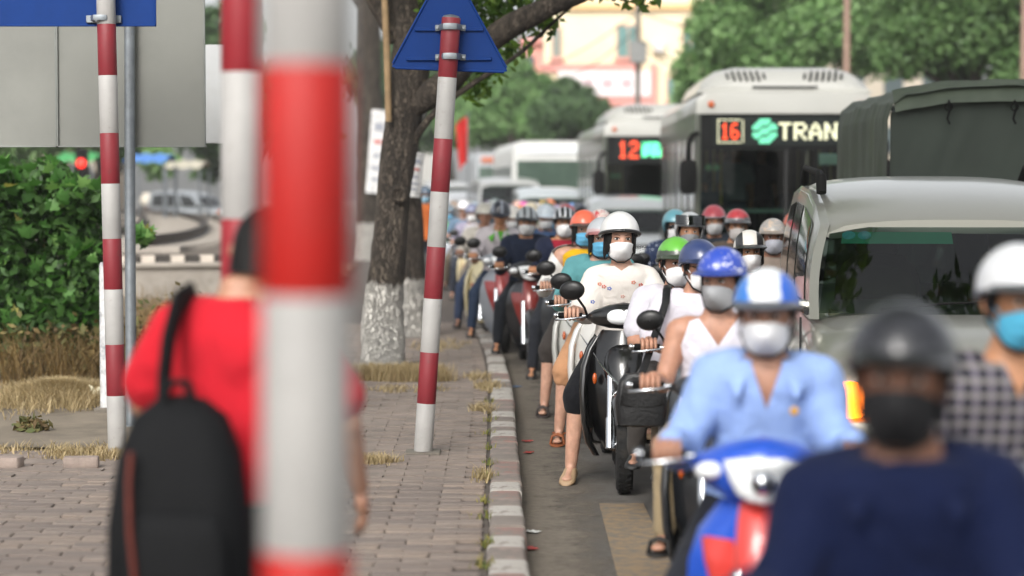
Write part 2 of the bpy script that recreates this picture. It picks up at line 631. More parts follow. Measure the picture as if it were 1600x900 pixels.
while y < 42:
    Lk = 0.3
    a, b_ = kerb_x(y), kerb_x(y + Lk)
    o = link('kerb_stone', kme, MK[[0, 3, 0, 2, 1, 0, 3, 2][(i + (gr_.random() < .25)) % 8]], kerb)
    o.location = ((a + b_) / 2 - KW / 2 + gr_.uniform(-.006, .006), y + Lk / 2, SW - .076 + gr_.uniform(-.006, .008))
    o.rotation_euler = (gr_.uniform(-.01, .01), gr_.uniform(-.02, .02), -math.atan2(b_ - a, Lk) + gr_.uniform(-.01, .01))
    y += Lk; i += 1

M_PAV = [mat('paving_' + str(k), c, .9, 0, .14, 5, bmp=.5, bscale=70, dirt='#5f5954', dirt_amt=.6) for k, c in enumerate(('#83776e', '#7c7068', '#897b70', '#776c65'))]
PW, PD = .215, .108
pm = MB(); pm.loft([pm.ring((0, 0, z), (PW / 2 - .0015 - e, PD / 2 - .003 - e), 9, 'xy', 16) for z, e in ((-.03, 0), (-.004, 0), (0, .004))])
pme = pm.mesh('paving_stone', True); pme.set_sharp_from_angle(angle=R(40))
rest = MB()
count = 0
row = 0
y = 8.0
_lo = MB().box((0, 0, -.015), (PW - .004, PD - .007, .03)); lo_v, lo_f = list(_lo.v), [q for q in _lo.f if min(_lo.v[i].z for i in q) > -.02 or True]
def in_bed(x, y):
    return x < -2.05 + .12 * math.sin(y * 2.1) and y > 12.55 + .1 * math.sin(x * 3)
while y < 25:
    x = kerb_x(y) - KW - .02 - PW / 2 - (PW / 2 if row % 2 else 0)
    xl = wx(-40, y + .2) if y < 13 else -2.15
    while x > xl:
        if not in_bed(x, y) and not (abs(y - 18.3) < .45 and -1.65 < x < -.75):
            dz = gr_.uniform(-.005, .005) + .006 * noise.noise((x * 1.3, y * 1.1, 0))
            tilt = (gr_.uniform(-.035, .035), gr_.uniform(-.015, .015), gr_.uniform(-.012, .012))
            if count < 298 and wx(-30, y) < x:
                o = link('paving_stone', pme, gr_.choice(M_PAV), pavement)
                o.location = (x, y, SW + dz); o.rotation_euler = tilt
                count += 1
            else:
                s0 = len(rest.v)
                rest.add(lo_v, lo_f)
                rest.xf(Matrix.Translation((x, y, SW + dz)) @ Euler(tilt).to_matrix().to_4x4(), s0)
        x -= PW
    y += PD; row += 1
far_p = build(rest, 'paving_field', M_PAV[0], pavement, smooth=False, auto=False)
far_p['kind'] = 'stuff'

# ---- soil bed, dry grass, dead weeds
bed = MB()
def bed_pt(u, v):
    y = 12.6 + (46 - 12.6) * v ** 1.5
    xe = -2.1 + .1 * math.sin(y * 2.1) - max(0, y - 16) * .04
    x = xe - (26) * u
    z = SW + .012 + .05 * noise.noise((x * .8, y * .8, 0)) * min(1, u * 12) + .25 * min(1, max(0, (y - 15)) / 12) * min(1, u * 8)
    return (x, y + .08 * math.sin(x * 3), z)
bed.grid(bed_pt, 60, 60)
struct(build(bed, 'verge_ground', M_DIRT))
def bed_z(x, y):
    u = max(0, (-2.1 - max(0, y - 16) * .04 - x) / 26)
    return SW + .012 + .25 * min(1, max(0, (y - 15)) / 12) * min(1, u * 8)
M_DRY = leaf_mat('dry_grass', ['#a2906a', '#bca985', '#8c7d5a', '#b19e76'], .8, .25)
M_WEED = leaf_mat('dead_weeds', ['#5b4a33', '#7a6440', '#8d7549', '#3f3a26'], .85, .2)
def scatter(fn, n, seed):
    g = np.random.default_rng(seed)
    out = []
    while len(out) < n:
        p = fn(g)
        if p is not None:
            out.append(p)
    return np.array(out)
def patch(cx, cy, rx, ry, z):
    def f(g):
        a = g.random() * 2 * PI
        r = math.sqrt(g.random()) * (1 + .15 * g.normal())
        return (cx + rx * r * math.cos(a), cy + ry * r * math.sin(a), z)
    return f
# mound of dry grass by the bush
p0 = on(40, 640, SW + .02)
def mound(g):
    a = g.random() * 2 * PI; r = abs(g.normal()) * .6
    x, yy = p0.x + .1 + .55 * r * math.cos(a), p0.y + .55 + .6 * r * math.sin(a)
    return (x, yy, bed_z(x, yy) - .01 + .07 * max(0, 1 - r))
stuff(np_obj('dry_grass', grass_mesh(scatter(mound, 1900, 1), .11, 1.2, .003, 1, 7), M_DRY), 'pale dry grass mound below the leafy green bush', 'grass')
pts = [scatter(patch(on(px, py, SW).x, on(px, py, SW).y, rx, ry, SW - .01), n, 5 + k) for k, (px, py, rx, ry, n) in enumerate((
    (230, 705, .35, .35, 230), (140, 712, .3, .2, 150), (60, 705, .3, .18, 60), (585, 722, .14, .13, 150), (755, 640, .07, .25, 60), (640, 610, .35, .22, 70), (760, 605, .1, .4, 70), (752, 745, .04, .15, 25), (745, 590, .1, .3, 50), (690, 540, .3, .8, 90)))]
stuff(np_obj('dry_grass', grass_mesh(np.concatenate(pts), .055, 1.1, .0035, 2, 5), M_DRY), 'sparse flat dry grass growing in the paving joints', 'grass')
gt = scatter(patch(on(610, 600, SW).x + .02, on(610, 592, SW).y - .1, .42, .2, SW - .01), 700, 22)
stuff(np_obj('dry_grass', grass_mesh(gt, .13, .55, .0035, 3, 7), M_DRY), 'tuft of dry yellow grass round the whitewashed tree base', 'grass')
kg = [(kerb_x(yy) - KW - .01 + rng.normal() * .012, yy, SW - .01) for yy in (8.6, 8.62, 9.1, 9.12, 9.9, 10.4, 11.3, 11.9, 12.6, 13.4, 14.2, 15.5) for _ in range(5)]
stuff(np_obj('grass', grass_mesh(np.array(kg), .045, .9, .004, 4, 4), leaf_mat('joint_grass', ['#6d7a3a', '#98894f', '#4f6a2c'], .8, .3)), 'small green weeds sprouting along the inner edge of the kerb', 'grass')
def weeds(g):
    px = g.uniform(0, 330) if g.random() < .8 else g.uniform(215, 330)
    dd = 16.2 + 2.2 * g.random() if px < 200 else 15.5 + 8 * g.random()
    x = wx(px, dd)
    return (x, dd, bed_z(x, dd) - .02)
stuff(np_obj('dry_weeds', grass_mesh(scatter(weeds, 900, 8), .40, 1.1, .004, 6, 5), M_WEED), 'brown dead weeds tangled under and beside the leafy bush', 'weeds')
wl = leaf_cloud([((wx(px, 17), 17.0, h), (.28, .4, .3)) for px, h in ((20, .38), (110, .4), (180, .4), (250, .6), (300, .55), (60, .3), (230, .4))], 1100, .035, 31, .1)
stuff(np_obj('dry_leaves', wl, leaf_mat('dead_leaves', ['#5a4a32', '#75603c', '#46502a', '#87784c', '#3d4a22'], .85, .2)), 'crumpled brown dead leaves hanging in the weeds under the bush', 'leaves')
# clump of dead leaves and bricks on the pavement
cl = leaf_cloud([(tuple(on(52, 676, SW) + Vector((0, 0, .04))), (.12, .1, .06))], 180, .03, 41, .1)
tag(np_obj('dead_plant', cl, leaf_mat('dead_leaves', [], .8)), 'small heap of withered brown leaves on the grey paving', 'plant')
M_BRICK = mat('loose_brick', '#8f8178', .9, 0, .2, 14, bmp=.5, bscale=60)
for (px, py, rz, lab) in ((127, 731, .12, 'loose grey brick lying on the paving beside the striped sign post'), (8, 731, -.2, 'loose grey brick at the picture edge near the dry grass')):
    b_ = MB(); b_.loft([b_.ring((0, 0, z), (.095 - e, .05 - e), 8, 'xy', 20) for z, e in ((0, .002), (.004, 0), (.052, 0), (.058, .004))])
    o = build(b_, 'loose_brick', M_BRICK, loc=on(px, py, SW) + Vector((0, 0, .003)), rot=(0, 0, rz))
    tag(o, lab, 'brick', 'loose bricks on the pavement')
bag = MB(); bag.ell((0, 0, .05), (.055, .05, .06), 18, 12)
for i_, p in enumerate(bag.v):
    bag.v[i_] = p * (1 + .35 * noise.noise(p * 28)) ; bag.v[i_].z = max(0, bag.v[i_].z)
for s_ in (-1, 1):
    bag.tube([(s_ * .02, 0, .09), (s_ * .045, .01, .125), (s_ * .06, .0, .14)], [.014, .012, .003], 8)
tag(build(bag, 'plastic_bag', mat('crumpled_plastic', '#d8d2b8', .4, 0, .15, 30, bmp=.8, bscale=60), loc=on(150, 636, SW) + Vector((0, .05, .01))), 'crumpled cream plastic bag on the ground behind the sign post', 'bag')
# bits of litter in the gutter
for k, (px, py, c, lab) in enumerate(((824, 690, '#b8322c', 'flattened red wrapper lying in the gutter'), (826, 708, '#a8352c', 'torn red packet in the gutter just below the flat wrapper'), (832, 832, '#d8d8d4', 'white paper scrap in the gutter near the kerb'), (808, 605, '#3d6c9c', 'small blue wrapper lying under the black shoe'), (829, 858, '#b4423c', 'red scrap in the gutter below the white paper scrap'))):
    g = MB()
    g.grid(lambda u, v: ((u - .5) * .075, (v - .5) * .05, .006 + .008 * noise.noise((u * 4 + k * 3, v * 4, k))), 6, 4, (0, 0, .0015))
    tag(build(g, 'litter', mat('litter_' + str(k), c, .5, 0, .2, 40), loc=on(px, py, .008), rot=(0, 0, k * 1.3)), lab, 'litter', 'litter in the gutter')

# ---- bark and trunks
def m_bark(name, painted_top=None):
    m, nt, b = _new(name)
    v = coords(nt, 'Object', (1, 1, .32))
    vo = N(nt, 'ShaderNodeTexVoronoi', Scale=26.0, feature='DISTANCE_TO_EDGE')
    no = N(nt, 'ShaderNodeTexNoise', Scale=12.0, Detail=8.0, Roughness=.7)
    nt.links.new(v, no.inputs['Vector'])
    ad = N(nt, 'ShaderNodeVectorMath', operation='ADD')
    sc_ = N(nt, 'ShaderNodeVectorMath', operation='SCALE'); sc_.inputs['Scale'].default_value = .3
    nt.links.new(no.outputs['Color'], sc_.inputs[0])
    nt.links.new(v, ad.inputs[0]); nt.links.new(sc_.outputs[0], ad.inputs[1])
    nt.links.new(ad.outputs[0], vo.inputs['Vector'])
    plate = ramp(nt, no.outputs['Fac'], [(.3, C('#3d352e')), (.5, C('#574d43')), (.72, C('#7a6e60'))])
    o = mixc(nt, ramp(nt, vo.outputs['Distance'], [(.0, W1), (.13, K1)]), plate, C('#1f1a16'))
    if painted_top is not None:
        geo = nt.nodes.new('ShaderNodeNewGeometry')
        sp = nt.nodes.new('ShaderNodeSeparateXYZ')
        nt.links.new(geo.outputs['Position'], sp.inputs[0])
        n2 = N(nt, 'ShaderNodeTexNoise', Scale=7.0, Detail=8.0, Roughness=.8)
        nt.links.new(v, n2.inputs['Vector'])
        zz = N(nt, 'ShaderNodeMath', operation='MULTIPLY_ADD'); zz.inputs[1].default_value = .28
        nt.links.new(n2.outputs['Fac'], zz.inputs[0]); nt.links.new(sp.outputs['Z'], zz.inputs[2])
        below = ramp(nt, zz.outputs[0], [(painted_top / 4, W1), (painted_top / 4 + .006, K1)])
        div = N(nt, 'ShaderNodeMath', operation='MULTIPLY'); div.inputs[1].default_value = .25
        nt.links.new(zz.outputs[0], div.inputs[0])
        nt.links.new(div.outputs[0], below.node.inputs[0])
        keep = ramp(nt, vo.outputs['Distance'], [(.02, K1), (.05, W1)])
        keep2 = ramp(nt, no.outputs['Fac'], [(.28, K1), (.38, W1)])
        fac = mixc(nt, 1.0, mixc(nt, 1.0, below, keep, 'MULTIPLY'), keep2, 'MULTIPLY')
        o = mixc(nt, fac, o, C('#d2cec6'))
    nt.links.new(o, b.inputs['Base Color'])
    b.inputs['Roughness'].default_value = .95
    bump(nt, b, ramp(nt, vo.outputs['Distance'], [(0, K1), (.18, W1)]), .9, .03)
    return m
def wood(path, rad, n=28, amp=.06, seg=8, seed=0, flare=0):
    """smooth, slightly knobbly trunk or limb through the points"""
    path = [Vector(p) for p in path]
    pts, rs = [], []
    m = len(path)
    for i in range(m - 1):
        p0_, p1, p2, p3 = path[max(i - 1, 0)], path[i], path[i + 1], path[min(i + 2, m - 1)]
        for k in range(seg):
            t = k / seg
            pts.append(.5 * ((2 * p1) + (p2 - p0_) * t + (2 * p0_ - 5 * p1 + 4 * p2 - p3) * t * t + (3 * p1 - p0_ - 3 * p2 + p3) * t ** 3))
            rs.append(rad[i] + (rad[i + 1] - rad[i]) * t)
    pts.append(path[-1]); rs.append(rad[-1])
    mb = MB(); mb.tube(pts, rs, n)
    for k in range(len(pts)):
        for j in range(n):
            p = mb.v[k * n + j]
            q = pts[k]
            d = p - q
            f = 1 + amp * 2.2 * noise.noise(Vector((p.x * 4.5, p.y * 4.5, p.z * 1.8 + seed))) + amp * .9 * noise.noise(p * 16)
            if flare and k < flare:
                f += .35 * (1 - k / flare) ** 2 * (1 + .5 * math.sin(j / n * 2 * PI * 4 + seed))
            mb.v[k * n + j] = q + d * f
    return mb
T1 = 18.3
M_BARK_P = m_bark('whitewashed_bark', .98)
M_BARK = m_bark('bark')
b0 = on(598, 582, SW)
street_tree = thing('street_tree', 'gnarled street tree with whitewashed base, behind the triangular sign', 'tree', (0, 0, 0), group='street trees along the pavement')
def A1(px, py, dy=0): return at(px, py, T1 + dy)
trunk = wood([b0 + Vector((0, 0, -.08)), A1(600, 500), A1(606, 410), A1(617, 300), A1(630, 190), A1(640, 110), A1(634, 20), A1(622, -140), A1(600, -420), A1(590, -700)], [.215, .175, .155, .14, .145, .16, .125, .12, .1, .05], 44, .07, 14, 1, 5)
tk = build(trunk, 'trunk', M_BARK_P, street_tree)
for nm, pts_, rs_ in (('limb', [A1(640, 165), A1(690, 135, -.1), A1(745, 80, -.3), A1(800, 40, -.5), A1(880, 0, -.7), A1(1010, -60, -1.0), A1(1150, -200, -1.4)], [.12, .115, .105, .095, .08, .06, .02]),
                      ('limb', [A1(632, 240), A1(680, 175, -.1), A1(740, 130, -.2), A1(810, 85, -.4), A1(870, 30, -.5), A1(930, -20, -.5)], [.035, .03, .024, .018, .012, .006]),
                      ('limb', [A1(625, 60), A1(585, -10), A1(520, -120), A1(400, -260)], [.11, .1, .08, .03])):
    build(wood(pts_, rs_, 20, .06, 8, 3), nm, M_BARK_P, street_tree)
kn = MB()
kc = at(624, 303, T1 - .165)
kn.torus((0, 0, 0), .055, .022, 'y', 24, 10); kn.ell((0, .01, 0), (.045, .02, .045), 16, 8)
kn.xf(Matrix.Translation(kc) @ Euler((.1, .2, .1)).to_matrix().to_4x4())
build(kn, 'knot', M_BARK, street_tree)
stub = wood([A1(607, 190, -.18), A1(605, 100, -.2), A1(602, 20, -.22), A1(598, -60, -.2)], [.03, .03, .028, .02], 12, .05, 6, 9)
build(stub, 'aerial_root', mat('dry_root', '#8a7355', .9, 0, .25, 8, bmp=.5, bscale=40), street_tree)
M_LEAF_NEAR = leaf_mat('street_leaves', ['#3c5a1c', '#57782a', '#6f8f34', '#2d4616', '#86a344'], .5, .4)
blobs = [(tuple(A1(px, py, dy)), (r, r * 1.2, r * .8)) for px, py, dy, r in ((690, 5, 0, .28), (740, 10, .1, .3), (790, -10, .3, .35), (850, -10, 0, .3), (720, 90, .3, .24), (765, 95, .3, .26), (805, 70, .2, .2), (700, 130, .4, .18), (745, 135, .4, .18), (850, 35, .3, .18), (700, 25, .3, .34), (790, 25, .4, .3), (640, -60, .3, .5), (900, -30, .2, .3), (990, -20, -.6, .22), (1010, 0, -.8, .1), (700, -160, 0, .9), (1000, -200, -.4, 1.0), (500, -200, 0, .9), (850, -330, .4, 1.4), (560, -480, .4, 1.6), (1150, -330, -1.0, 1.2))]
np_obj('crown', leaf_cloud(blobs, 17000, .052, 51, .15, droop=.2), M_LEAF_NEAR, street_tree)

# second and third street trees further along
def row_tree(px, py, d, r, lab, top_px, seed, lean=0, paint_to=.9):
    base = on(px, py, SW) if d is None else Vector((wx(px, d), d, SW))
    t = thing('street_tree', lab, 'tree', base, group='street trees along the pavement')
    dd = base.y
    def P(qx, qy): return at(qx, qy, dd) - base
    build(wood([(0, 0, -.1), (0, 0, .5), P(px + lean * .4, 300), P(px + lean, 150), P(top_px, 0), P(top_px + lean, -250)], [r * 1.15, r, r * .95, r * .9, r * .8, r * .4], 30, .06, 9, seed, 4), 'trunk', m_bark('bark_paint_' + str(seed), paint_to), t)
    for s_ in (-1, 1):
        build(wood([P(top_px, 20), P(top_px + s_ * 90, -90), P(top_px + s_ * 200, -170)], [r * .5, r * .35, r * .12], 14, .06, 6, seed + 5), 'limb', M_BARK, t)
    bl = [(tuple(P(top_px + dx, dy)), (rr, rr, rr * .8)) for dx, dy, rr in ((-150, -180, dd * .05), (120, -190, dd * .055), (0, -280, dd * .07), (-60, -90, dd * .02))]
    np_obj('crown', leaf_cloud(bl, 5000, .09, 60 + seed, .2), M_LEAF_NEAR, t)
    return t, base
row_tree(643, 0, 22.6, .15, 'slim tree with a whitewashed foot just behind the gnarled street tree', 640, 4, -12, .85)
row_tree(577, 0, 50, .33, 'distant brown trunk seen beside the blurred striped post, carrying a grey notice', 575, 6, 0, 1.1)
# paper notices tied to the trunks
M_PAPER = mat('weathered_notice', '#c9c8c6', .7, 0, .1, 8, dirt='#7a7b80', dirt_amt=.6)
def notice(px0, px1, py0, py1, d, lab, tilt):
    c = at((px0 + px1) / 2, (py0 + py1) / 2, d)
    w, h = (px1 - px0) / FPX * d, (py1 - py0) / FPX * d
    t = thing('paper_notice', lab, 'notice', c, group='paper notices on tree trunks')
    g = MB(); g.grid(lambda u, v: ((u - .5) * w, -.03 * math.sin(u * PI) + .006 * noise.noise((u * 3, v * 5, px0)), (v - .5) * h), 10, 12, (0, .004, 0))
    o = build(g, 'sheet', M_PAPER, t); o.rotation_euler = (0, tilt, 0)
    for zz in (-.42, .42):
        s_ = MB(); s_.tube([(-w * .7, .05, zz * h), (-w * .4, -.02, zz * h), (0, -.037, zz * h), (w * .4, -.02, zz * h), (w * .7, .05, zz * h)], .004, 6)
        build(s_, 'tie_wire', M_STEEL, t)
    k = 0
    for rr in (.3, .12, -.05, -.2, -.33):
        pr = MB(); pr.box((0, -.036, rr * h), (w * (.55 - .08 * (k % 3)), .004, h * (.05 if k else .1)))
        build(pr, 'printed_line', mat('notice_print_' + ('red' if k == 1 else 'grey'), '#b0605c' if k == 1 else '#8c8f98', .7, 0, .1, 20), t, rot=(0, tilt, 0)); k += 1
notice(576, 602, 172, 302, 49.6, 'grey rolled paper notice wired to the brown trunk beside the near post', .08)
notice(640, 660, 238, 308, 22.35, 'white paper notice wired to the slim tree behind the gnarled trunk', .1)
sc2 = MB(); sc2.grid(lambda u, v: ((u - .5) * .11, .03 * math.sin(v * 5), (v - .5) * .17 + .03 * math.sin(u * 7)), 6, 8, (0, .003, 0))
tag(build(sc2, 'paper_scrap', M_PAPER, loc=at(660, 172, T1 + .1), rot=(0, .5, .3)), 'torn white paper scrap stuck to the tree fork under the triangular sign', 'paper')

# ---- leafy bush
bush = thing('leafy_bush', 'dense green bush with lobed leaves under the grey sign backs', 'bush', (wx(55, 17.3), 17.3, .2))
BD = 17.3
def lobed():
    a = []
    prof = [(0, .0), (.10, .10), (.34, .16), (.46, .34), (.28, .38), (.30, .62), (.12, .60), (.0, 1.0)]
    for x, yy in prof: a.append((x, yy))
    left = [(-x, yy) for x, yy in prof[1:-1]][::-1]
    pts_ = a + left
    v = [(x, yy - .3, -.25 * x * x - .12 * (yy - .3) ** 2) for x, yy in pts_]
    v.append((0, .1, .03))
    n_ = len(pts_)
    f = [(n_, i, (i + 1) % n_) for i in range(n_)]
    return v, f
lv, lf = lobed()
lmb = MB(); lmb.add(lv, lf); lme = lmb.mesh('leaf', True)
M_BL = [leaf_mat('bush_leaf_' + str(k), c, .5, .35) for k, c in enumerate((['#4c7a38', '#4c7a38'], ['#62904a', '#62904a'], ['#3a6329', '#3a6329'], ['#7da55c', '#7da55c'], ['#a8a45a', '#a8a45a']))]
g_ = random.Random(5)
bush_blobs = []
for px, py, r in ((10, 330, 70), (70, 320, 62), (120, 350, 52), (30, 420, 80), (110, 430, 60), (140, 400, 30), (-40, 380, 90), (60, 480, 65), (125, 480, 50), (0, 490, 60), (90, 510, 50), (0, 285, 35), (80, 285, 35), (130, 305, 30), (225, 370, 12)):
    c = at(px, py, BD + g_.uniform(-.15, .25)) - bush.location
    bush_blobs.append((tuple(c), (r / FPX * BD, .3, r / FPX * BD)))
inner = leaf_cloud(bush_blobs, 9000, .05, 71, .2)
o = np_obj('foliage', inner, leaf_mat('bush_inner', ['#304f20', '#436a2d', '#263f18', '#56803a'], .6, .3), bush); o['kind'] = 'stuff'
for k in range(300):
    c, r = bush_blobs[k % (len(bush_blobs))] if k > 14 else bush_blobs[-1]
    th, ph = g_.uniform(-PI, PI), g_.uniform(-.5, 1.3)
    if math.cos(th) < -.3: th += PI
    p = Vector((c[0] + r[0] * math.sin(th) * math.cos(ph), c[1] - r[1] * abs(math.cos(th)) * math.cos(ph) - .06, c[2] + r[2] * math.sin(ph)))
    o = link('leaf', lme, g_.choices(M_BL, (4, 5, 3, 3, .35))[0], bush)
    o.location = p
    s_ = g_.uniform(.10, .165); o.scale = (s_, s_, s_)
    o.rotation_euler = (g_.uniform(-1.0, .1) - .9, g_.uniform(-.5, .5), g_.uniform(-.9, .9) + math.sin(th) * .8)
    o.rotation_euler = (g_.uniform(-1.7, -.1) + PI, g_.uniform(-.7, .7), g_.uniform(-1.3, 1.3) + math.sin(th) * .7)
for k in range(7):
    q = bush_blobs[k][0]
    build(MB().tube([(q[0] * .3, .2, -.1), (q[0] * .7, .15, q[2] * .5), q], [.02, .015, .006], 8), 'stem', mat('green_stem', '#5c5a32', .8, 0, .2, 8), bush)
# ================================================================== SIGN POSTS
def m_postpaint(name, col, chip):
    m, nt, b = _new(name)
    v = coords(nt)
    n = N(nt, 'ShaderNodeTexNoise', Scale=22.0, Detail=8.0, Roughness=.75)
    n2 = N(nt, 'ShaderNodeTexNoise', Scale=5.0, Detail=4.0)
    for k in (n, n2): nt.links.new(v, k.inputs['Vector'])
    c = C(col)
    base = ramp(nt, n2.outputs['Fac'], [(.3, tuple(x * .85 for x in c[:3]) + (1,)), (.7, tuple(min(1, x * 1.08) for x in c[:3]) + (1,))])
    o = mixc(nt, ramp(nt, n.outputs['Fac'], [(.58, K1), (.70, (.75, .75, .75, 1))]), base, C(chip))
    nt.links.new(o, b.inputs['Base Color'])
    b.inputs['Roughness'].default_value = .55
    bump(nt, b, n.outputs['Fac'], .15, .005)
    return m
M_PW = m_postpaint('post_white', '#a8a6a3', '#8d8781')
M_PR = m_postpaint('post_dark_red', '#7d2029', '#5a3a36')
M_PR2 = m_postpaint('post_lit_red', '#b0140b', '#9a3a2c')  # strong light on the near post is put into this brighter red
M_GALV = mat('galvanised', '#8b9196', .45, .7, .15, 12, dirt='#6b6a66', dirt_amt=.4)
M_BLUE = mat('sign_blue', '#083272', .55, 0, .08, 3, dirt='#0a2a5c', dirt_amt=.4, spec=.15)
M_GREYBACK = mat('sign_back_grey', '#80817b', .6, .1, .06, 1.5, dirt='#6f706b', dirt_amt=.5)
def post(lab, base, top, bands, rad=.056, red=None, cap=True, group='striped sign posts'):
    """bands: list of heights (m above base) where the colour switches, starting with first colour flag"""
    base, top = Vector(base), Vector(top)
    ax = (top - base).normalized()
    L = (top - base).length
    t = thing('sign_post', lab, 'post', base, group=group)
    start_red, cuts = bands
    cuts = [0] + [c for c in cuts if c < L] + [L]
    r = start_red
    for a, b in zip(cuts, cuts[1:]):
        mb = MB(); mb.tube([ax * a, ax * (a + .002), ax * (b - .002), ax * b], [rad - .001, rad, rad, rad - .001], 28)
        build(mb, 'red_band' if r else 'white_band', (red or M_PR) if r else M_PW, t)
        r = not r
    if cap:
        build(MB().tube([ax * L, ax * (L + .012), ax * (L + .02)], [rad * .98, rad * .8, rad * .2], 20), 'cap', M_GALV, t)
    return t, ax
# near blurred post
d = 2.68
base = Vector((wx(470, d), d, SW)); tp = at(480, -420, d)
H = (tp - base).length
def hz(py, d, px=478): return at(px, py, d).z - SW
post('fat brightly lit red and white post, blurred, closest to the viewer', base, tp, (False, [hz(1250, d), hz(860, d), hz(462, d), hz(103, d), hz(-260, d)]), .056, M_PR2)
# blurred post behind the pedestrian
d = 6.3
base = Vector((wx(372, d), d, SW)); tp = at(377, -300, d)
c_ = [hz(p, d) for p in (950, 775, 560, 342, 113, -100)]
post('blurred red and white post behind the pedestrian in red', base, tp, (False, [.25] + [c for c in c_ if c > .3]), .058, m_postpaint('post_mid_red', '#8d1c26', '#7d2a2c'))
# post with the blue sign (upper left)
d = 12.35
base = Vector((wx(181, d), d, SW)); tp = at(160, -210, d)
c_ = [hz(p, d) for p in (705, 618, 538, 452, 373, 287, 208, 118, 38, -45, -130)]
post('slim red and white post carrying the blue rectangular sign', base, tp, (True, c_), .053, None)
# white stub post just behind it
d = 14.6
ps = thing('marker_post', 'weathered white stub post half hidden behind the slim striped post', 'post', Vector((wx(164, d), d, SW)))
build(MB().tube([(0, 0, 0), (0, 0, 1.0), (.0, 0, 1.02)], [.04, .04, .03], 16), 'shaft', mat('flaking_white', '#c4c4c4', .7, 0, .15, 20, dirt='#6f747c', dirt_amt=.9), ps)
build(MB().box((0, 0, .02), (.14, .14, .05)), 'footing', M_GUTTER, ps, bevel=.01)
# triangular sign post
d = 12.55
base = on(661, 708, SW); tp = at(705, 28, base.y)
d = base.y
c_ = [hz(p, d, 680) for p in (630, 550, 466, 385, 299, 216, 120)]
tri_post, tax = post('red and white post with the blue triangular sign on its top', base, tp, (False, c_), .0535, None)
build(MB().box((0, 0, .004), (.2, .2, .02)), 'footing', M_GUTTER, tri_post, bevel=.006)
ts = thing('triangular_sign', 'blue backed triangular road sign clamped to the leaning striped post', 'sign', at(703, 60, d - .0) + Vector((0, .085, 0)))
o0 = ts.location
def tri(pts_, y0, y1, rr=.02):
    out = []
    c = sum((Vector(p) for p in pts_), Vector((0, 0))) / 3
    for i in range(3):
        p, a, b = Vector(pts_[i]), Vector(pts_[i - 1]), Vector(pts_[(i + 1) % 3])
        for q in ((a - p).normalized() * rr * 1.6, None, (b - p).normalized() * rr * 1.6):
            out.append(tuple(p + q) if q is not None else tuple(p + (c - p).normalized() * rr * .55))
    return MB().prism(out, 'y', y0, y1)
s_ = (d + .085) / FPX
def lp(px, py): q = at(px, py, o0.y) - o0; return (q.x, q.z)
build(tri([lp(610, 106), lp(700, -62), lp(795, 113)], 0, .004), 'plate', M_BLUE, ts, smooth=False)
edge = [lp(610, 106), lp(700, -62), lp(795, 113)]
eb = MB()
for a, b in zip(edge, edge[1:] + edge[:1]):
    A, B = Vector((a[0], -.002, a[1])), Vector((b[0], -.002, b[1]))
    eb.tube([A.lerp(B, .04), A.lerp(B, .96)], .007, 8)
build(eb, 'rolled_edge', M_BLUE, ts)
for py, w0, w1 in ((46, 648, 755), (92, 635, 768)):
    x0, z0 = lp(w0, py); x1, _ = lp(w1, py)
    build(MB().box(((x0 + x1) / 2, -.009, z0), (x1 - x0, .014, .02)), 'stiffener', M_BLUE, ts, bevel=.003)
    cx, cz = lp(704, py - 2)
    cb = MB()
    cb.tube([(cx - .085, -.012, cz), (cx - .06, -.03, cz), (cx - .056, -.09, cz), (cx - .035, -.14, cz), (cx, -.152, cz), (cx + .035, -.14, cz), (cx + .056, -.09, cz), (cx + .06, -.03, cz), (cx + .085, -.012, cz)], .0055, 6)
    for k in range(len(cb.v)): cb.v[k].z = cz + (cb.v[k].z - cz) * 3.6
    build(cb, 'clamp', M_GALV, ts)
    for s2 in (-1, 1):
        build(MB().tube([(cx + s2 * .075, -.045, cz), (cx + s2 * .075, -.01, cz)], .008, 8), 'bolt', M_STEEL, ts)

# blue rectangular sign (back) at upper left
d = 12.35
bs = thing('rectangular_sign', 'blue backed rectangular road sign clamped to the slim striped post', 'sign', at(150, 10, d) + Vector((0, .08, 0)))
o0 = bs.location
x0, z0 = (at(-60, 40, o0.y) - o0).x, (at(0, 40, o0.y) - o0).z
x1, z1 = (at(243, 40, o0.y) - o0).x, (at(0, -150, o0.y) - o0).z
build(MB().box(((x0 + x1) / 2, 0, (z0 + z1) / 2), (x1 - x0, .004, z1 - z0)), 'plate', M_BLUE, bs, smooth=False)
for a, b, c, e in ((x0, x1, z0, z0), (x0, x1, z1, z1), (x0, x0, z0, z1), (x1, x1, z0, z1)):
    build(MB().box(((a + b) / 2, -.006, (c + e) / 2), (abs(b - a) + .012, .012, abs(e - c) + .012)), 'rolled_edge', M_BLUE, bs, bevel=.003)
for zz in (z0 + .035, z1 - .1):
    cx = (at(163, 30, o0.y) - o0).x
    build(MB().box((cx, -.016, zz), (.2, .018, .042)), 'clamp', M_GALV, bs, bevel=.003)
    cb = MB(); cb.tube([(cx - .06, -.02, zz), (cx - .057, -.09, zz), (cx - .035, -.135, zz), (cx, -.146, zz), (cx + .035, -.135, zz), (cx + .057, -.09, zz), (cx + .06, -.02, zz)], .005, 6)
    for k in range(len(cb.v)): cb.v[k].z = zz + (cb.v[k].z - zz) * 3.5
    build(cb, 'clamp_band', M_GALV, bs)
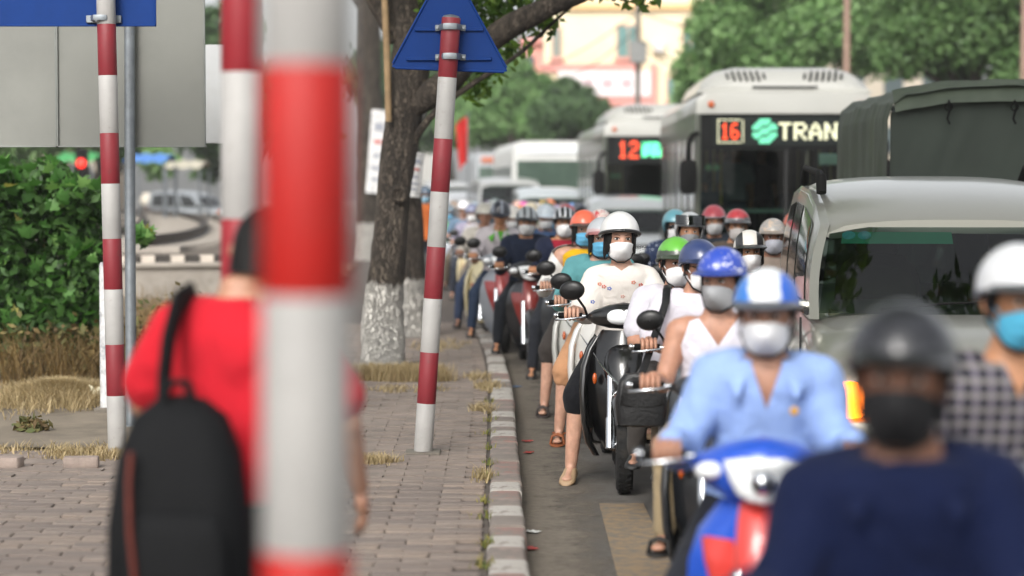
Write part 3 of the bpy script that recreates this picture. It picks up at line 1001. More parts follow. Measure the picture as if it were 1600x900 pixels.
# grey panel sign backs on the galvanised pole
d = 13.75
gp = thing('panel_sign', 'large grey sign panels seen from behind on a galvanised pole', 'sign', Vector((wx(203, d), d, SW)))
o0 = gp.location
def L3(px, py, dy=0): q = at(px, py, d + dy) - o0; return q
build(MB().tube([(0, 0, 0), L3(203, 300), L3(202, -200)], .034, 24), 'pole', M_GALV, gp)
build(MB().box((0, 0, .005), (.16, .16, .02)), 'base_plate', M_GALV, gp, bevel=.004)
for a, b in ((-90, 87), (90, 320)):
    p, q = L3(a, 229, .06), L3(b, -60, .06)
    build(MB().box(((p.x + q.x) / 2, .06, (p.z + q.z) / 2), (q.x - p.x, .004, q.z - p.z)), 'panel', M_GREYBACK, gp, smooth=False)
    for u0, u1, w0, w1 in ((p.x, q.x, p.z, p.z), (p.x, q.x, q.z, q.z), (p.x + .004, p.x + .004, p.z, q.z), (q.x - .004, q.x - .004, p.z, q.z)):
        build(MB().box(((u0 + u1) / 2, .05, (w0 + w1) / 2), (abs(u1 - u0) + .01, .02, abs(w1 - w0) + .01)), 'frame', mat('panel_frame', '#7f827e', .5, .5, .1, 10), gp, bevel=.002)
# white board further back
d = 15.2
wb = thing('white_board_sign', 'white board sign whose edge shows beside the grey panels', 'sign', Vector((wx(352, d), d, SW)))
o0 = wb.location
p, q = at(322, 224, d) - o0, at(392, 70, d) - o0
build(MB().box(((p.x + q.x) / 2, 0, (p.z + q.z) / 2), (q.x - p.x, .03, q.z - p.z)), 'board', mat('white_board', '#b9bbbc', .5, 0, .06, 3, dirt='#a8a8a4', dirt_amt=.4), wb, bevel=.004)
build(MB().tube([(.03, .04, 0), (.03, .04, q.z)], .025, 16), 'pole', M_GALV, wb)

# ================================================================== RAILWAY
M_BALLAST = mat('ballast', '#5f564c', .95, 0, .35, 9, bmp=1.0, bscale=14, dirt='#5a4f45', dirt_amt=.7)
M_RAIL = mat('rusty_rail', '#3a2f28', .55, .5, .2, 6)
M_CONC = mat('old_concrete', '#9a938a', .9, 0, .15, 3, bmp=.4, bscale=20, dirt='#635d55', dirt_amt=.6)
RZ = .85
bl_ = MB()
bl_.grid(lambda u, v: (-30 + 26.5 * u - 10 * v, 28.6 + 110 * v, RZ - .06 + .04 * noise.noise((u * 40, v * 60, 0))), 40, 60)
struct(build(bl_, 'railway_bed', M_BALLAST))
def rail_path(pxs):
    return [on(px, py, RZ + .14) for px, py in pxs]
def spline(pts_, seg=8):
    out = []
    m = len(pts_)
    for i in range(m - 1):
        p0_, p1, p2, p3 = pts_[max(i - 1, 0)], pts_[i], pts_[i + 1], pts_[min(i + 2, m - 1)]
        for k in range(seg):
            t = k / seg
            out.append(.5 * ((2 * p1) + (p2 - p0_) * t + (2 * p0_ - 5 * p1 + 4 * p2 - p3) * t * t + (3 * p1 - p0_ - 3 * p2 + p3) * t ** 3))
    return out + [pts_[-1]]
rail_track = thing('railway_track', 'rusty curved railway track beyond the verge', 'railway track')
# centre line of the bend: swings right, then away to the left
cl_ = spline([on(150, 388, RZ), on(215, 379, RZ), on(258, 366, RZ), on(272, 354, RZ), on(262, 344, RZ), on(238, 337, RZ), on(190, 332, RZ)], 10)
def offs(path, o):
    out = []
    for i, p in enumerate(path):
        t = (path[min(i + 1, len(path) - 1)] - path[max(i - 1, 0)]); t.z = 0; t.normalize()
        out.append(p + Vector((t.y, -t.x, 0)) * o)
    return out
for o in (-.72, .72):
    pth = offs(cl_, o)
    mb = MB()
    rings = []
    for i, p in enumerate(pth):
        t = (pth[min(i + 1, len(pth) - 1)] - pth[max(i - 1, 0)]); t.z = 0; t.normalize()
        s_ = Vector((t.y, -t.x, 0))
        rings.append([p + s_ * a + Vector((0, 0, h)) for a, h in ((-.09, 0), (.09, 0), (.09, .03), (.03, .05), (.03, .13), (.05, .14), (.05, .18), (-.05, .18), (-.05, .14), (-.03, .13), (-.03, .05), (-.09, .03))])
    mb.loft(rings); build(mb, 'rail', M_RAIL, rail_track, smooth=False)
acc = 0
sl = MB().box((0, 0, 0), (.24, 2.4, .16)).mesh('sleeper', False)
for i in range(1, len(cl_)):
    seg_v = cl_[i] - cl_[i - 1]
    n_ = max(1, int(seg_v.length / 1.3))
    for k in range(n_):
        p = cl_[i - 1].lerp(cl_[i], k / n_)
        o = link('sleeper', sl, M_CONC, rail_track); o.location = p + Vector((0, 0, -.05)); o.rotation_euler = (0, 0, math.atan2(seg_v.y, seg_v.x))
# low concrete retaining edge with black and white blocks in front of the track
rw = thing('retaining_wall', 'low concrete retaining wall with black and white coping below the railway', 'wall')
e0, e1 = on(150, 425, .42), on(345, 395, .62)
e0 = Vector((wx(100, 27.5), 27.5, 0)); e1 = Vector((wx(440, 28.4), 28.4, 0))
dirv = (e1 - e0).normalized()
ang = math.atan2(dirv.y, dirv.x)
Lw = (e1 - e0).length
mid = (e0 + e1) / 2
build(MB().box((mid.x, mid.y, .32), (Lw, .3, .72), (0, 0, ang)), 'wall_body', M_CONC, rw, smooth=False)
build(MB().box((mid.x, mid.y, .71), (Lw, .42, .06), (0, 0, ang)), 'ledge', M_CONC, rw, bevel=.01)
blk = MB().box((0, 0, 0), (.17, .14, .09)).mesh('coping_block', False)
for k in range(int(Lw / .19)):
    p = e0 + dirv * (.1 + k * .19)
    o = link('coping_block', blk, mat('coping_white', '#c2b8ac', .8, 0, .15, 9) if k % 2 else mat('coping_black', '#3a3632', .8, 0, .15, 9), rw)
    o.location = (p.x, p.y, .785); o.rotation_euler = (0, 0, ang)

# ================================================================== BACKGROUND BUILDING, TREES, POLES
BDD = 115.0
def BX(px): return wx(px, BDD)
def BZ(py): return at(0, py, BDD).z
bld = thing('yellow_building', 'pale yellow building with shuttered windows behind the buses', 'building', (0, BDD, 0))
M_YEL = mat('yellow_render', '#e6d8b8', .9, 0, .06, .25, dirt='#c9a877', dirt_amt=.4)
M_PINK = mat('pink_trim', '#cf8f86', .8, 0, .08, 1)
def bb(x0, x1, y0, y1, z0, z1, nm, m, parent=bld, bev=0):
    return build(MB().box(((x0 + x1) / 2, (y0 + y1) / 2, (z0 + z1) / 2), (abs(x1 - x0), abs(y1 - y0), abs(z1 - z0))), nm, m, parent, smooth=False, bevel=bev)
bb(BX(850), BX(1190), 0, 14, 0, BZ(-140), 'wall', M_YEL)
bb(BX(848), BX(1192), -.25, -.002, BZ(16), BZ(6), 'cornice', mat('cornice', '#dcb884', .9, 0, .05, 1))
bb(BX(846), BX(1192), -.3, -.002, BZ(-140), BZ(-150), 'cornice', M_PINK)
bb(BX(848), BX(1000), -.22, -.002, BZ(112), BZ(100), 'band', M_PINK)
bb(BX(872), BX(1015), -.35, -.225, BZ(150), BZ(112), 'signboard', mat('white_signboard', '#e8dede', .6, 0, .08, .6))
bb(BX(905), BX(1015), -.30, -.226, BZ(165), BZ(150.2), 'signboard', M_PINK)
bb(BX(1015.5), BX(1024), -.36, -.002, BZ(170), BZ(100), 'pilaster', M_PINK)
for k, px in enumerate((880, 910, 940, 970)):
    bb(BX(px), BX(px + 16), -.37, -.352, BZ(138), BZ(124), 'sign_lettering', mat('sign_letters', '#b9a0a4', .6, 0, .1, 2))
for px0, px1, py0, py1 in ((861, 877, 42, 92), (962, 1000, 38, 92), (1064, 1090, 38, 92), (1140, 1170, 38, 92), (962, 1000, -100, -40), (861, 877, -100, -40), (1064, 1090, -100, -40), (1040, 1066, 120, 160), (1120, 1150, 120, 160)):
    f = bb(BX(px0), BX(px1), -.12, -.003, BZ(py1), BZ(py0), 'window', mat('window_surround', '#c99a86', .8, 0, .06, 1))
    for q in (0, 1):
        xa = BX(px0) + .08 + q * (BX(px1) - BX(px0) - .08) / 2
        xb = xa + (BX(px1) - BX(px0)) / 2 - .12
        bb(xa, xb, -.16, -.122, BZ(py1) + .1, BZ(py0) - .1, 'shutter', mat('green_shutter', '#5d8480', .6, 0, .1, 2), f)
    bb(BX(px0) - .1, BX(px1) + .1, -.28, -.004, BZ(py1) - .14, BZ(py1) - .002, 'sill', M_PINK, f)
ac = bb(BX(1020), BX(1036), -.42, -.003, BZ(82), BZ(66), 'air_conditioner', mat('ac_white', '#ccc8c4', .6, 0, .06, 3), bld, .02)
# pink house beside it
ph_ = thing('pink_house', 'pink rendered house peeking out to one side of the yellow building', 'building', (0, BDD + 4, 0))
bb(BX(815), BX(850), 0, 9, 0, BZ(60), 'wall', mat('pink_render', '#d79a90', .9, 0, .06, .4), ph_)
bb(BX(812), BX(852), -.4, 9.4, BZ(60) + .002, BZ(52), 'roof', M_PINK, ph_)
bb(BX(822), BX(836), -.1, -.002, BZ(110), BZ(80), 'window', mat('dark_glass', '#3c4a4c', .2, 0, .1, 3), ph_)
bb(BX(820), BX(838), -.2, -.002, BZ(112), BZ(110.2), 'sill', M_PINK, ph_)
# far grey buildings closing the street
for k, (px0, px1, top, dd, c, lab) in enumerate(((560, 690, 120, 150, '#a7a6a2', 'pale grey far building half hidden by trees at the street end'), (-40, 150, 120, 120, '#b2a795', 'beige low building behind the bush and grey panels'), (1180, 1500, -60, 135, '#b5ab9b', 'faded far block behind the trees above the canvas truck'))):
    t = thing('far_building', lab, 'building', (0, dd, 0))
    X0, X1, ZT = wx(px0, dd), wx(px1, dd), at(0, top, dd).z
    bb(X0, X1, 0, 10, 0, ZT, 'wall', mat('far_wall_' + str(k), c, .9, 0, .08, .3), t)
    bb(X0 - .3, X1 + .3, -.3, 10.3, ZT + .002, ZT + .4, 'roof', mat('far_roof', '#7f7368', .9, 0, .1, 1), t)
    nn = int((X1 - X0) / 2.4)
    for i in range(nn):
        for j in range(max(1, int(ZT / 3.3))):
            w = bb(X0 + .7 + i * 2.4, X0 + 1.9 + i * 2.4, -.06, -.002, 1.0 + j * 3.2, 2.6 + j * 3.2, 'window', mat('dark_glass', '#3c4a4c', .2, 0, .1, 3), t)

M_FARLEAF = [leaf_mat('far_leaves_' + str(k), c, .6, .3) for k, c in enumerate((['#456434', '#587843', '#6e8c55', '#37512a'], ['#557a44', '#6c9052', '#86a66c', '#466536'], ['#384f30', '#48633d', '#597548', '#2b3e26']))]
def far_tree(lab, px, d, tr, th, blobs_px, n, leaf, mk_, seed):
    base = Vector((wx(px, d), d, 0))
    t = thing('roadside_tree', lab, 'tree', base, group='trees behind the traffic')
    cz = at(px, th, d).z
    build(wood([(0, 0, -.1), (.1, 0, cz * .35), (-.1, .1, cz * .7), (0, 0, cz)], [tr * 1.2, tr, tr * .85, tr * .5], 16, .06, 5, seed, 3), 'trunk', M_BARK, t)
    bl2 = []
    for (bx, by, br) in blobs_px:
        c = at(bx, by, d + random.uniform(-1.5, 1.5)) - base
        r = br / FPX * d
        bl2.append((tuple(c), (r, r, r * .85)))
        k = MB(); k.tube([(0, 0, cz * .7), (c.x * .5, c.y * .5, (cz + c.z) * .45 + .2), c], [tr * .4, tr * .25, tr * .08], 8)
        build(k, 'limb', M_BARK, t)
        for q in range(6):
            a = random.uniform(0, 2 * PI); e = random.uniform(-.5, 1.2); rr = r * random.uniform(.7, 1.05); r2 = r * random.uniform(.25, .45)
            bl2.append(((c.x + rr * math.cos(a) * math.cos(e), c.y + rr * math.sin(a) * math.cos(e), c.z + rr * .8 * math.sin(e)), (r2, r2, r2 * .8)))
    np_obj('crown', leaf_cloud(bl2, n, leaf, seed + 100, .35), mk_, t)
    return t
far_tree('broad bright green tree rising behind the number 16 bus', 1190, 62, .3, 150, ((1100, 110, 50), (1130, 50, 60), (1190, 20, 70), (1240, 70, 70), (1190, 110, 60), (1290, 40, 60), (1080, 150, 30), (1240, -60, 80), (1150, -40, 60), (1340, 0, 70), (1350, 80, 50)), 42000, .11, M_FARLEAF[1], 1)
far_tree('tall dark green tree at the upper corner above the canvas truck', 1520, 52, .3, 130, ((1450, 60, 60), (1520, 40, 70), (1580, 60, 60), (1440, -20, 70), (1540, -50, 80), (1620, 0, 70), (1410, 90, 40), (1500, 100, 50), (1600, 110, 50)), 34000, .10, M_FARLEAF[0], 2)
far_tree('dusky green tree standing in front of the pink house', 800, 96, .3, 200, ((790, 130, 50), (740, 160, 50), (830, 160, 45), (780, 190, 50), (720, 195, 40), (850, 195, 40)), 22000, .17, M_FARLEAF[1], 3)
far_tree('low dark tree between the pink house and the number 12 bus', 890, 88, .25, 210, ((890, 165, 45), (925, 180, 32), (860, 185, 35), (900, 200, 35), (945, 195, 20)), 16000, .15, M_FARLEAF[2], 4)
far_tree('shadowy tree at the end of the pavement beside the triangular sign', 700, 104, .3, 190, ((690, 120, 60), (640, 150, 60), (720, 170, 55), (590, 120, 60), (660, 200, 45)), 16000, .18, M_FARLEAF[2], 5)
far_tree('green tree behind the railway under the grey sign panels', 160, 75, .25, 250, ((130, 190, 60), (60, 200, 60), (210, 215, 50), (0, 215, 60), (290, 170, 60), (250, 255, 30), (20, 255, 30)), 17000, .15, M_FARLEAF[1], 6)
far_tree('dark tree behind the white board sign and blurred post', 390, 82, .3, 240, ((340, 200, 60), (400, 150, 70), (460, 200, 60), (330, 260, 30), (350, 60, 60)), 11000, .22, M_FARLEAF[2], 7)

def pole(lab, px, d, r, top, mt, extra=None):
    t = thing('utility_pole', lab, 'pole', Vector((wx(px, d), d, 0)), group='utility poles along the street')
    h = at(px, top, d).z
    build(MB().tube([(0, 0, -.2), (0, 0, h * .5), (0, 0, h)], [r * 1.2, r, r * .85], 14), 'shaft', mt, t)
    build(MB().box((0, -.05, h - .6), (1.6, .1, .12)), 'crossarm', M_STEEL, t, bevel=.01)
    for s2 in (-.6, -.2, .2, .6):
        build(MB().lathe([(0, .04), (.05, .05), (.08, .03), (.13, .045), (.16, .01)], (s2, -.05, h - .54), 'z', 10), 'insulator', mat('porcelain', '#b9a58e', .3, 0, .05, 8), t)
    if extra:
        build(MB().box((0, -.35, extra), (.7, .4, .9)), 'junction_box', mat('junction_grey', '#7f807e', .6, .2, .1, 4), t, bevel=.03)
    return t
M_CPOLE = mat('concrete_pole', '#6f6a64', .9, 0, .12, 2)
M_WPOLE = mat('brown_pole', '#8a7264', .9, 0, .15, 2)
pole('grey concrete utility pole standing before the yellow building', 996, 92, .13, -60, M_CPOLE, 7.6)
pole('brownish utility pole rising behind the canvas truck cover', 1321, 48, .085, -80, M_WPOLE)
pole('brown utility pole cut by the upper corner of the picture', 1598, 40, .085, -80, M_WPOLE)
for k, (a, b, sag) in enumerate((((996, 20, 92), (700, 130, 80), .8), ((996, 45, 92), (760, 120, 98), 1.2), ((996, 15, 92), (1321, -30, 48), .9), ((996, 60, 92), (1321, 20, 48), 1.2), ((996, 70, 92), (1140, 120, 110), .5))):
    A, B = at(*a), at(*b)
    tag(build(MB().tube([A.lerp(B, t / 14) - Vector((0, 0, sag * math.sin(t / 14 * PI))) for t in range(15)], .022, 5), 'overhead_cable', M_RUBBER),
        ['sagging black cable running from the grey pole towards the pink house', 'lower sagging cable left of the grey pole crossing the yellow wall', 'upper cable strung between the grey pole and the brownish pole', 'lower cable strung between the grey pole and the brownish pole', 'short drooping cable below the air conditioner on the yellow wall'][k], 'cable', 'overhead cables')
# roadside clutter far away: red flag, blue awning, low stalls
fl = thing('red_flag', 'red flag hanging on a thin pole behind the triangular sign post', 'flag', Vector((wx(722, 60), 60, 0)))
build(MB().tube([(0.16, 0, 0), (.16, 0, 3.9)], .02, 8), 'flagpole', M_STEEL, fl)
build(MB().grid(lambda u, v: (.15 - .32 * u * (1 - .3 * v), .06 * math.sin(u * 6 + v * 2), 3.75 - 1.25 * v - .25 * u * u), 12, 12, (0, .006, 0)), 'cloth', mat('flag_red', '#c6211b', .8, 0, .1, 4), fl)
def stall(px0, px1, py, d, col, lab):
    t = thing('street_stall', lab, 'stall', Vector((wx((px0 + px1) / 2, d), d, 0)), group='far stalls beyond the railway')
    w = (px1 - px0) / FPX * d
    h = at(0, py, d).z
    build(MB().grid(lambda u, v: ((u - .5) * w, -1.2 + 2.4 * v, h - .45 * abs(v - .6) - .06 * math.sin(u * 9) ** 2), 16, 8, (0, 0, .03)), 'awning', mat('awning_' + col.strip('#'), col, .7, 0, .1, 1), t)
    for sx in (-1, 1):
        for sy in (-1.1, 1.1):
            build(MB().tube([(sx * w * .46, sy, 0), (sx * w * .46, sy, h - .35)], .04, 8), 'leg', M_STEEL, t)
    build(MB().box((0, 0, .45), (w * .85, 1.2, .9)), 'counter', mat('stall_counter', '#8f8a80', .8, 0, .2, 2), t, bevel=.02)
stall(100, 158, 238, 66, '#3f9a55', 'far stall with a green awning behind the bush')
stall(205, 268, 240, 70, '#4d7fc4', 'far stall with a blue awning right of the galvanised pole')
stall(266, 322, 250, 74, '#b9b3a2', 'far stall with a beige awning behind the railway bend')
sg = thing('stop_lamp', 'round red stop lamp on a thin mast beyond the bush', 'signal', Vector((wx(129, 58), 58, 0)))
build(MB().tube([(0, 0, 0), (0, 0, 2.6)], .05, 10), 'mast', M_RUBBER, sg)
build(MB().box((0, 0, 2.45), (.34, .2, .8)), 'housing', M_RUBBER, sg, bevel=.04)
build(MB().lathe([(-.16, .01), (-.15, .08), (-.12, .11), (-.1, .12)], (0, 0, 2.45), 'y', 18), 'lens', emis('signal_red', '#ff2a1a', 2.2), sg)
rub = thing('rubble_sack', 'pale rubble sack lying beside the railway bend', 'sack', on(235, 322, RZ))
g = MB(); g.ell((0, 0, .4), (.7, .5, .45), 18, 12)
for i_, p in enumerate(g.v): g.v[i_] = p * (1 + .2 * noise.noise(p * 3))
build(g, 'sack_cloth', mat('sack', '#c9c0b0', .9, 0, .15, 3), rub)
build(MB().tube([(.6, 0, .6), (.8, 0, .75), (.95, 0, .7)], [.16, .06, .12], 10), 'tied_neck', mat('sack', '#c9c0b0'), rub)
# ================================================================== PEOPLE
CACHE = {}
def remesh(mb, voxel, smooth=5, amp=0.0, seed=0, fscale=9.0):
    me = mb.mesh('tmp', True)
    o = bpy.data.objects.new('tmp', me)
    COL.objects.link(o)
    r = o.modifiers.new('r', 'REMESH'); r.mode = 'VOXEL'; r.voxel_size = voxel; r.use_smooth_shade = True
    s = o.modifiers.new('s', 'SMOOTH'); s.factor = .5; s.iterations = smooth
    dg = bpy.context.evaluated_depsgraph_get(); dg.update()
    out = bpy.data.meshes.new_from_object(o.evaluated_get(dg))
    bpy.data.objects.remove(o); bpy.data.meshes.remove(me)
    n = len(out.vertices)
    co = np.empty(n * 3, dtype=np.float32); out.vertices.foreach_get('co', co); co = co.reshape(-1, 3)
    if amp:
        no = np.empty(n * 3, dtype=np.float32); out.vertices.foreach_get('normal', no); no = no.reshape(-1, 3)
        h = np.array([noise.noise((c[0] * fscale + 3 * seed, c[1] * fscale, c[2] * fscale * 1.8 + 6 * noise.noise((c[0] * 4, c[1] * 4, seed)))) for c in co], dtype=np.float32)
        h = h + .35 * (1 - 2 * np.abs(h))
        co = co + no * (h * amp)[:, None]
        out.vertices.foreach_set('co', co.ravel())
    out.materials.clear()
    out.update()
    out.shade_smooth()
    return out
def mb_to_data(me):
    n = len(me.vertices)
    co = np.empty(n * 3); me.vertices.foreach_get('co', co)
    return [Vector(p) for p in co.reshape(-1, 3)], [tuple(p.vertices) for p in me.polygons]

def sym(side):    # side: -1 = image left of a rider who faces the camera
    return side
RIDE = dict(hip=(0, 0, .74), neck=(0, -.07, 1.20), head=(0, -.115, 1.345), pitch=.05, yaw=0, roll=0)
def pose(kind, hand='grip', **kw):
    J = dict(RIDE)
    J['hand'] = hand
    for s, k in ((-1, 'a'), (1, 'b')):
        J['sh' + k] = (s * .165, -.045, 1.145); J['el' + k] = (s * .265, -.11, .905); J['wr' + k] = (s * .275, -.31, .965); J['ha' + k] = (s * .285, -.385, .935)
        J['hp' + k] = (s * .085, 0, .74); J['kn' + k] = (s * .125, -.385, .715); J['an' + k] = (s * .125, -.40, .345); J['to' + k] = (s * .135, -.55, .305)
    if kind in ('down', 'both'):
        J['kna'] = (-.255, -.32, .48); J['ana'] = (-.29, -.31, .095); J['toa'] = (-.31, -.46, .035)
    if kind == 'both':
        J['knb'] = (.255, -.32, .48); J['anb'] = (.29, -.31, .095); J['tob'] = (.31, -.46, .035)
    if kind == 'kerb':
        J['kna'] = (-.265, -.33, .57); J['ana'] = (-.30, -.31, .225); J['toa'] = (-.32, -.46, .165)
    if kind == 'splay':
        J['kna'] = (-.21, -.40, .68); J['ana'] = (-.225, -.42, .32); J['toa'] = (-.25, -.56, .285)
    if kind == 'pillion':
        for s, k in ((-1, 'a'), (1, 'b')):
            J['el' + k] = (s * .24, -.14, .92); J['wr' + k] = (s * .15, -.32, .90); J['ha' + k] = (s * .12, -.37, .90)
            J['kn' + k] = (s * .22, -.33, .66); J['an' + k] = (s * .24, -.25, .31); J['to' + k] = (s * .27, -.40, .28)
        J['hand'] = 'relax'
    if kind == 'stand':
        J.update(hip=(0, 0, .84), neck=(0, -.03, 1.36), head=(0, -.05, 1.50), hand='relax')
        for s, k in ((-1, 'a'), (1, 'b')):
            J['sh' + k] = (s * .175, -.01, 1.30); J['el' + k] = (s * .235, .02, 1.04); J['wr' + k] = (s * .235, -.06, .82); J['ha' + k] = (s * .235, -.10, .74)
            J['hp' + k] = (s * .085, 0, .84); J['kn' + k] = (s * .10, -.02, .46); J['an' + k] = (s * .105, .03, .08); J['to' + k] = (s * .125, -.12, .035)
    J.update(kw)
    return J
def head_matrix(J):
    return Matrix.Translation(J['head']) @ Euler((J['pitch'], J['roll'], J['yaw'])).to_matrix().to_4x4()
def head_pts():
    if 'headpts' in CACHE: return CACHE['headpts']
    mb = MB()
    nu, nv = 40, 30
    rings = []
    for j in range(nv + 1):
        ph = -PI / 2 + PI * min(max(j / nv, .012), .988)
        ring = []
        for i in range(nu):
            a = 2 * PI * i / nu
            x, y, z = math.cos(ph) * math.cos(a), math.cos(ph) * math.sin(a), math.sin(ph)
            X, Y, Z = .073 * x, .094 * y, .115 * z
            if z < 0:
                X *= 1 - .30 * (-z) ** 1.7
                if y < 0: Y *= 1 - .04 * (-z)
                else: Y *= 1 - .25 * (-z) ** 1.5
            else:
                X *= 1 + .03 * math.sin(z * PI)
            if y < 0:
                def gs(cx, cz, sx, sz): return math.exp(-((X - cx) / sx) ** 2 - ((Z - cz) / sz) ** 2)
                Y -= .020 * gs(0, -.022, .011, .016) + .010 * gs(0, .0, .009, .02)
                Y += .009 * (gs(-.031, .006, .017, .011) + gs(.031, .006, .017, .011))
                Y -= .004 * (gs(-.03, .026, .022, .008) + gs(.03, .026, .022, .008))
                Y -= .006 * gs(0, -.058, .02, .006) + .005 * gs(0, -.07, .018, .006)
                Y -= .008 * gs(0, -.098, .022, .014)
            ring.append((X, Y, Z))
        rings.append(ring)
    mb.loft(rings)
    for s in (-1, 1):
        st = len(mb.v)
        mb.ell((0, 0, 0), (.008, .018, .032), 14, 10)
        mb.torus((s * .004, 0, .002), .02, .006, 'x', 14, 6)
        mb.xf(Matrix.Translation((s * .076, .012, -.008)) @ Euler((.15, 0, -s * .35)).to_matrix().to_4x4(), st)
    CACHE['headpts'] = mb
    return mb
def hand_mb(s, kind):
    """hand around a grip lying along x at the origin; s=-1 hand at -x"""
    mb = MB()
    if kind == 'grip':
        mb.ell((0, .028, .026), (.043, .036, .017), 14, 8, 2.4)
        mb.capsule((0, .085, .035), (0, .04, .028), .027, .026, 10)
        for k, (x, L) in enumerate(((-.033, .92), (-.011, 1.03), (.011, 1.0), (.033, .82))):
            r = .0098 if k < 3 else .0085
            mb.tube([(x, .015, .031), (x, -.018, .037), (x, -.036 * L, .020), (x, -.037 * L, -.006), (x, -.016, -.026 * L), (x, .0, -.026)], [r * 1.05, r * 1.08, r * 1.02, r, r * .92, r * .5], 9)
        t = -s
        mb.tube([(t * .03, .035, .02), (t * .05, .012, .005), (t * .050, -.012, -.016), (t * .040, -.028, -.026)], [.0125, .0115, .0105, .006], 9)
    else:
        mb.ell((0, 0, -.035), (.018, .040, .046), 12, 10, 2.4)
        for k, (y, L) in enumerate(((-.03, .9), (-.010, 1.03), (.010, 1), (.029, .8))):
            r = .0092
            q = -s * .5
            mb.tube([(0, y, -.065), (q * .012, y, -.098 * L - .004), (q * .035, y * .95, -.122 * L), (q * .062, y * .9, -.135 * L)], [r * 1.05, r, r * .92, r * .6], 9)
        mb.tube([(0, -.028, -.015), (-s * .012, -.05, -.045), (-s * .02, -.055, -.072), (-s * .026, -.053, -.088)], [.012, .0115, .0105, .006], 9)
    return mb
def torso(mb, J, inf, t0, t1, wf=1.0, neck_r=None):
    hip, nk = Vector(J['hip']), Vector(J['neck'])
    prof = [(-.16, .12, .10), (-.10, .155, .125), (0, .165, .13), (.14, .155, .12), (.32, .138, .105), (.5, .138, .104), (.66, .152, .112), (.8, .165, .108), (.90, .165, .090), (.955, .13, .075), (1.0, .075, .064), (1.06, .06, .058), (1.12, .056, .058)]
    rings = []
    def ringat(t, rx, ry):
        c = hip + (nk - hip) * t + Vector((0, .03 * math.sin(max(0, min(1, t)) * PI), 0))
        return mb.ring(c, (rx * wf + inf, ry + inf), 2.35, 'xy', 26)
    for k, (t, rx, ry) in enumerate(prof):
        if t0 <= t <= t1: rings.append(ringat(t, rx, ry))
    mb.loft(rings)
def limb(mb, a, b, c, r0, r1, r2, r3, n=14):
    """two-segment limb a-b-c with radii at root, joint and end"""
    mb.capsule(a, b, r0, r1, n); mb.capsule(b, c, r2, r3, n)
def body_mesh(J, wf, voxel):
    mb = MB()
    torso(mb, J, 0, -.2, 1.2, wf)
    mb.capsule(Vector(J['neck']) + Vector((0, 0, -.02)), Vector(J['head']) + Vector((0, .02, -.03)), .056, .054)
    for k in 'ab':
        s = -1 if k == 'a' else 1
        limb(mb, J['sh' + k], J['el' + k], J['wr' + k], .056, .041, .041, .027)
        mb.capsule(Vector(J['sh' + k]) - Vector((s * .05, 0, -.01)), J['sh' + k], .065, .062)
        limb(mb, J['hp' + k], J['kn' + k], J['an' + k], .088, .056, .058, .036)
        kn, an, to = Vector(J['kn' + k]), Vector(J['an' + k]), Vector(J['to' + k])
        cf = kn.lerp(an, .3) + Vector((0, .018, 0)); mb.capsule(cf, kn.lerp(an, .6), .05, .036)
        mb.capsule(an + (an - to).normalized() * .03 - Vector((0, 0, .03)), to + Vector((0, 0, .0)), .030, .020)
        mb.ell(tuple(to), (.036, .045, .018), 14, 8)
    me = remesh(mb, voxel, 6)
    v, f = mb_to_data(me)
    bpy.data.meshes.remove(me)
    out = MB(); out.add(v, f)
    st = len(out.v); h = head_pts(); out.add(h.v, h.f); out.xf(head_matrix(J), st)
    for k in 'ab':
        s = -1 if k == 'a' else 1
        st = len(out.v); h = hand_mb(s, J['hand'])
        out.add(h.v, h.f)
        if J['hand'] == 'grip':
            out.xf(Matrix.Translation(J['ha' + k]) @ Euler((-.25, 0, 0)).to_matrix().to_4x4(), st)
        else:
            dv = (Vector(J['ha' + k]) - Vector(J['wr' + k])).normalized()
            q = Vector((0, 0, -1)).rotation_difference(dv)
            out.xf(Matrix.Translation(Vector(J['wr' + k]) + dv * .015) @ q.to_matrix().to_4x4(), st)
    return out.mesh('body', True)
def cut_neck(me, J, vneck, arm=None):
    """open the shirt front in a V (depth below the neck, slope); arm = half width where armholes cut"""
    import bmesh
    depth, slope = vneck
    nk = Vector(J['neck'])
    bm = bmesh.new(); bm.from_mesh(me)
    z0 = nk.z - depth
    pl = [((nk.x, 0, z0), (1, 0, -slope)), ((nk.x, 0, z0), (-1, 0, -slope))]
    if arm: pl += [((nk.x + arm, 0, 0), (1, 0, .35)), ((nk.x - arm, 0, 0), (-1, 0, .35)), ((0, 0, nk.z - .20), (0, 0, 1))]
    for co, no in pl:
        if no[2] == .35: co = (co[0], 0, nk.z - .1)
        bmesh.ops.bisect_plane(bm, geom=bm.verts[:] + bm.edges[:] + bm.faces[:], plane_co=co, plane_no=no)
    dead = []
    for f in bm.faces:
        c = f.calc_center_median()
        h = c.z - z0
        if c.y < nk.y + .015 and h > 0 and abs(c.x - nk.x) < h * slope: dead.append(f)
        elif arm and c.z > nk.z - .20 and abs(c.x - nk.x) > arm - .35 * (c.z - nk.z + .1): dead.append(f)
    bmesh.ops.delete(bm, geom=dead, context='FACES')
    bm.to_mesh(me); bm.free()
    me.update(); me.shade_smooth()
    return me
def collar_mb(J, gap=.5):
    nk = Vector(J['neck'])
    mb = MB()
    def fn(u, v):
        a = -PI / 2 + gap + (2 * PI - 2 * gap) * u
        pt = abs(u - .5) * 2
        r = .086 + .034 * v + .045 * v * pt ** 5
        dz = .034 - .046 * v - .07 * v * pt ** 5
        return (nk.x + r * 1.12 * math.cos(a), nk.y + .008 + r * .98 * math.sin(a), nk.z + dz - .03 * (1 - math.sin(a)) * .5 * 1.0)
    mb.grid(fn, 36, 4, (0, 0, -.006))
    return mb
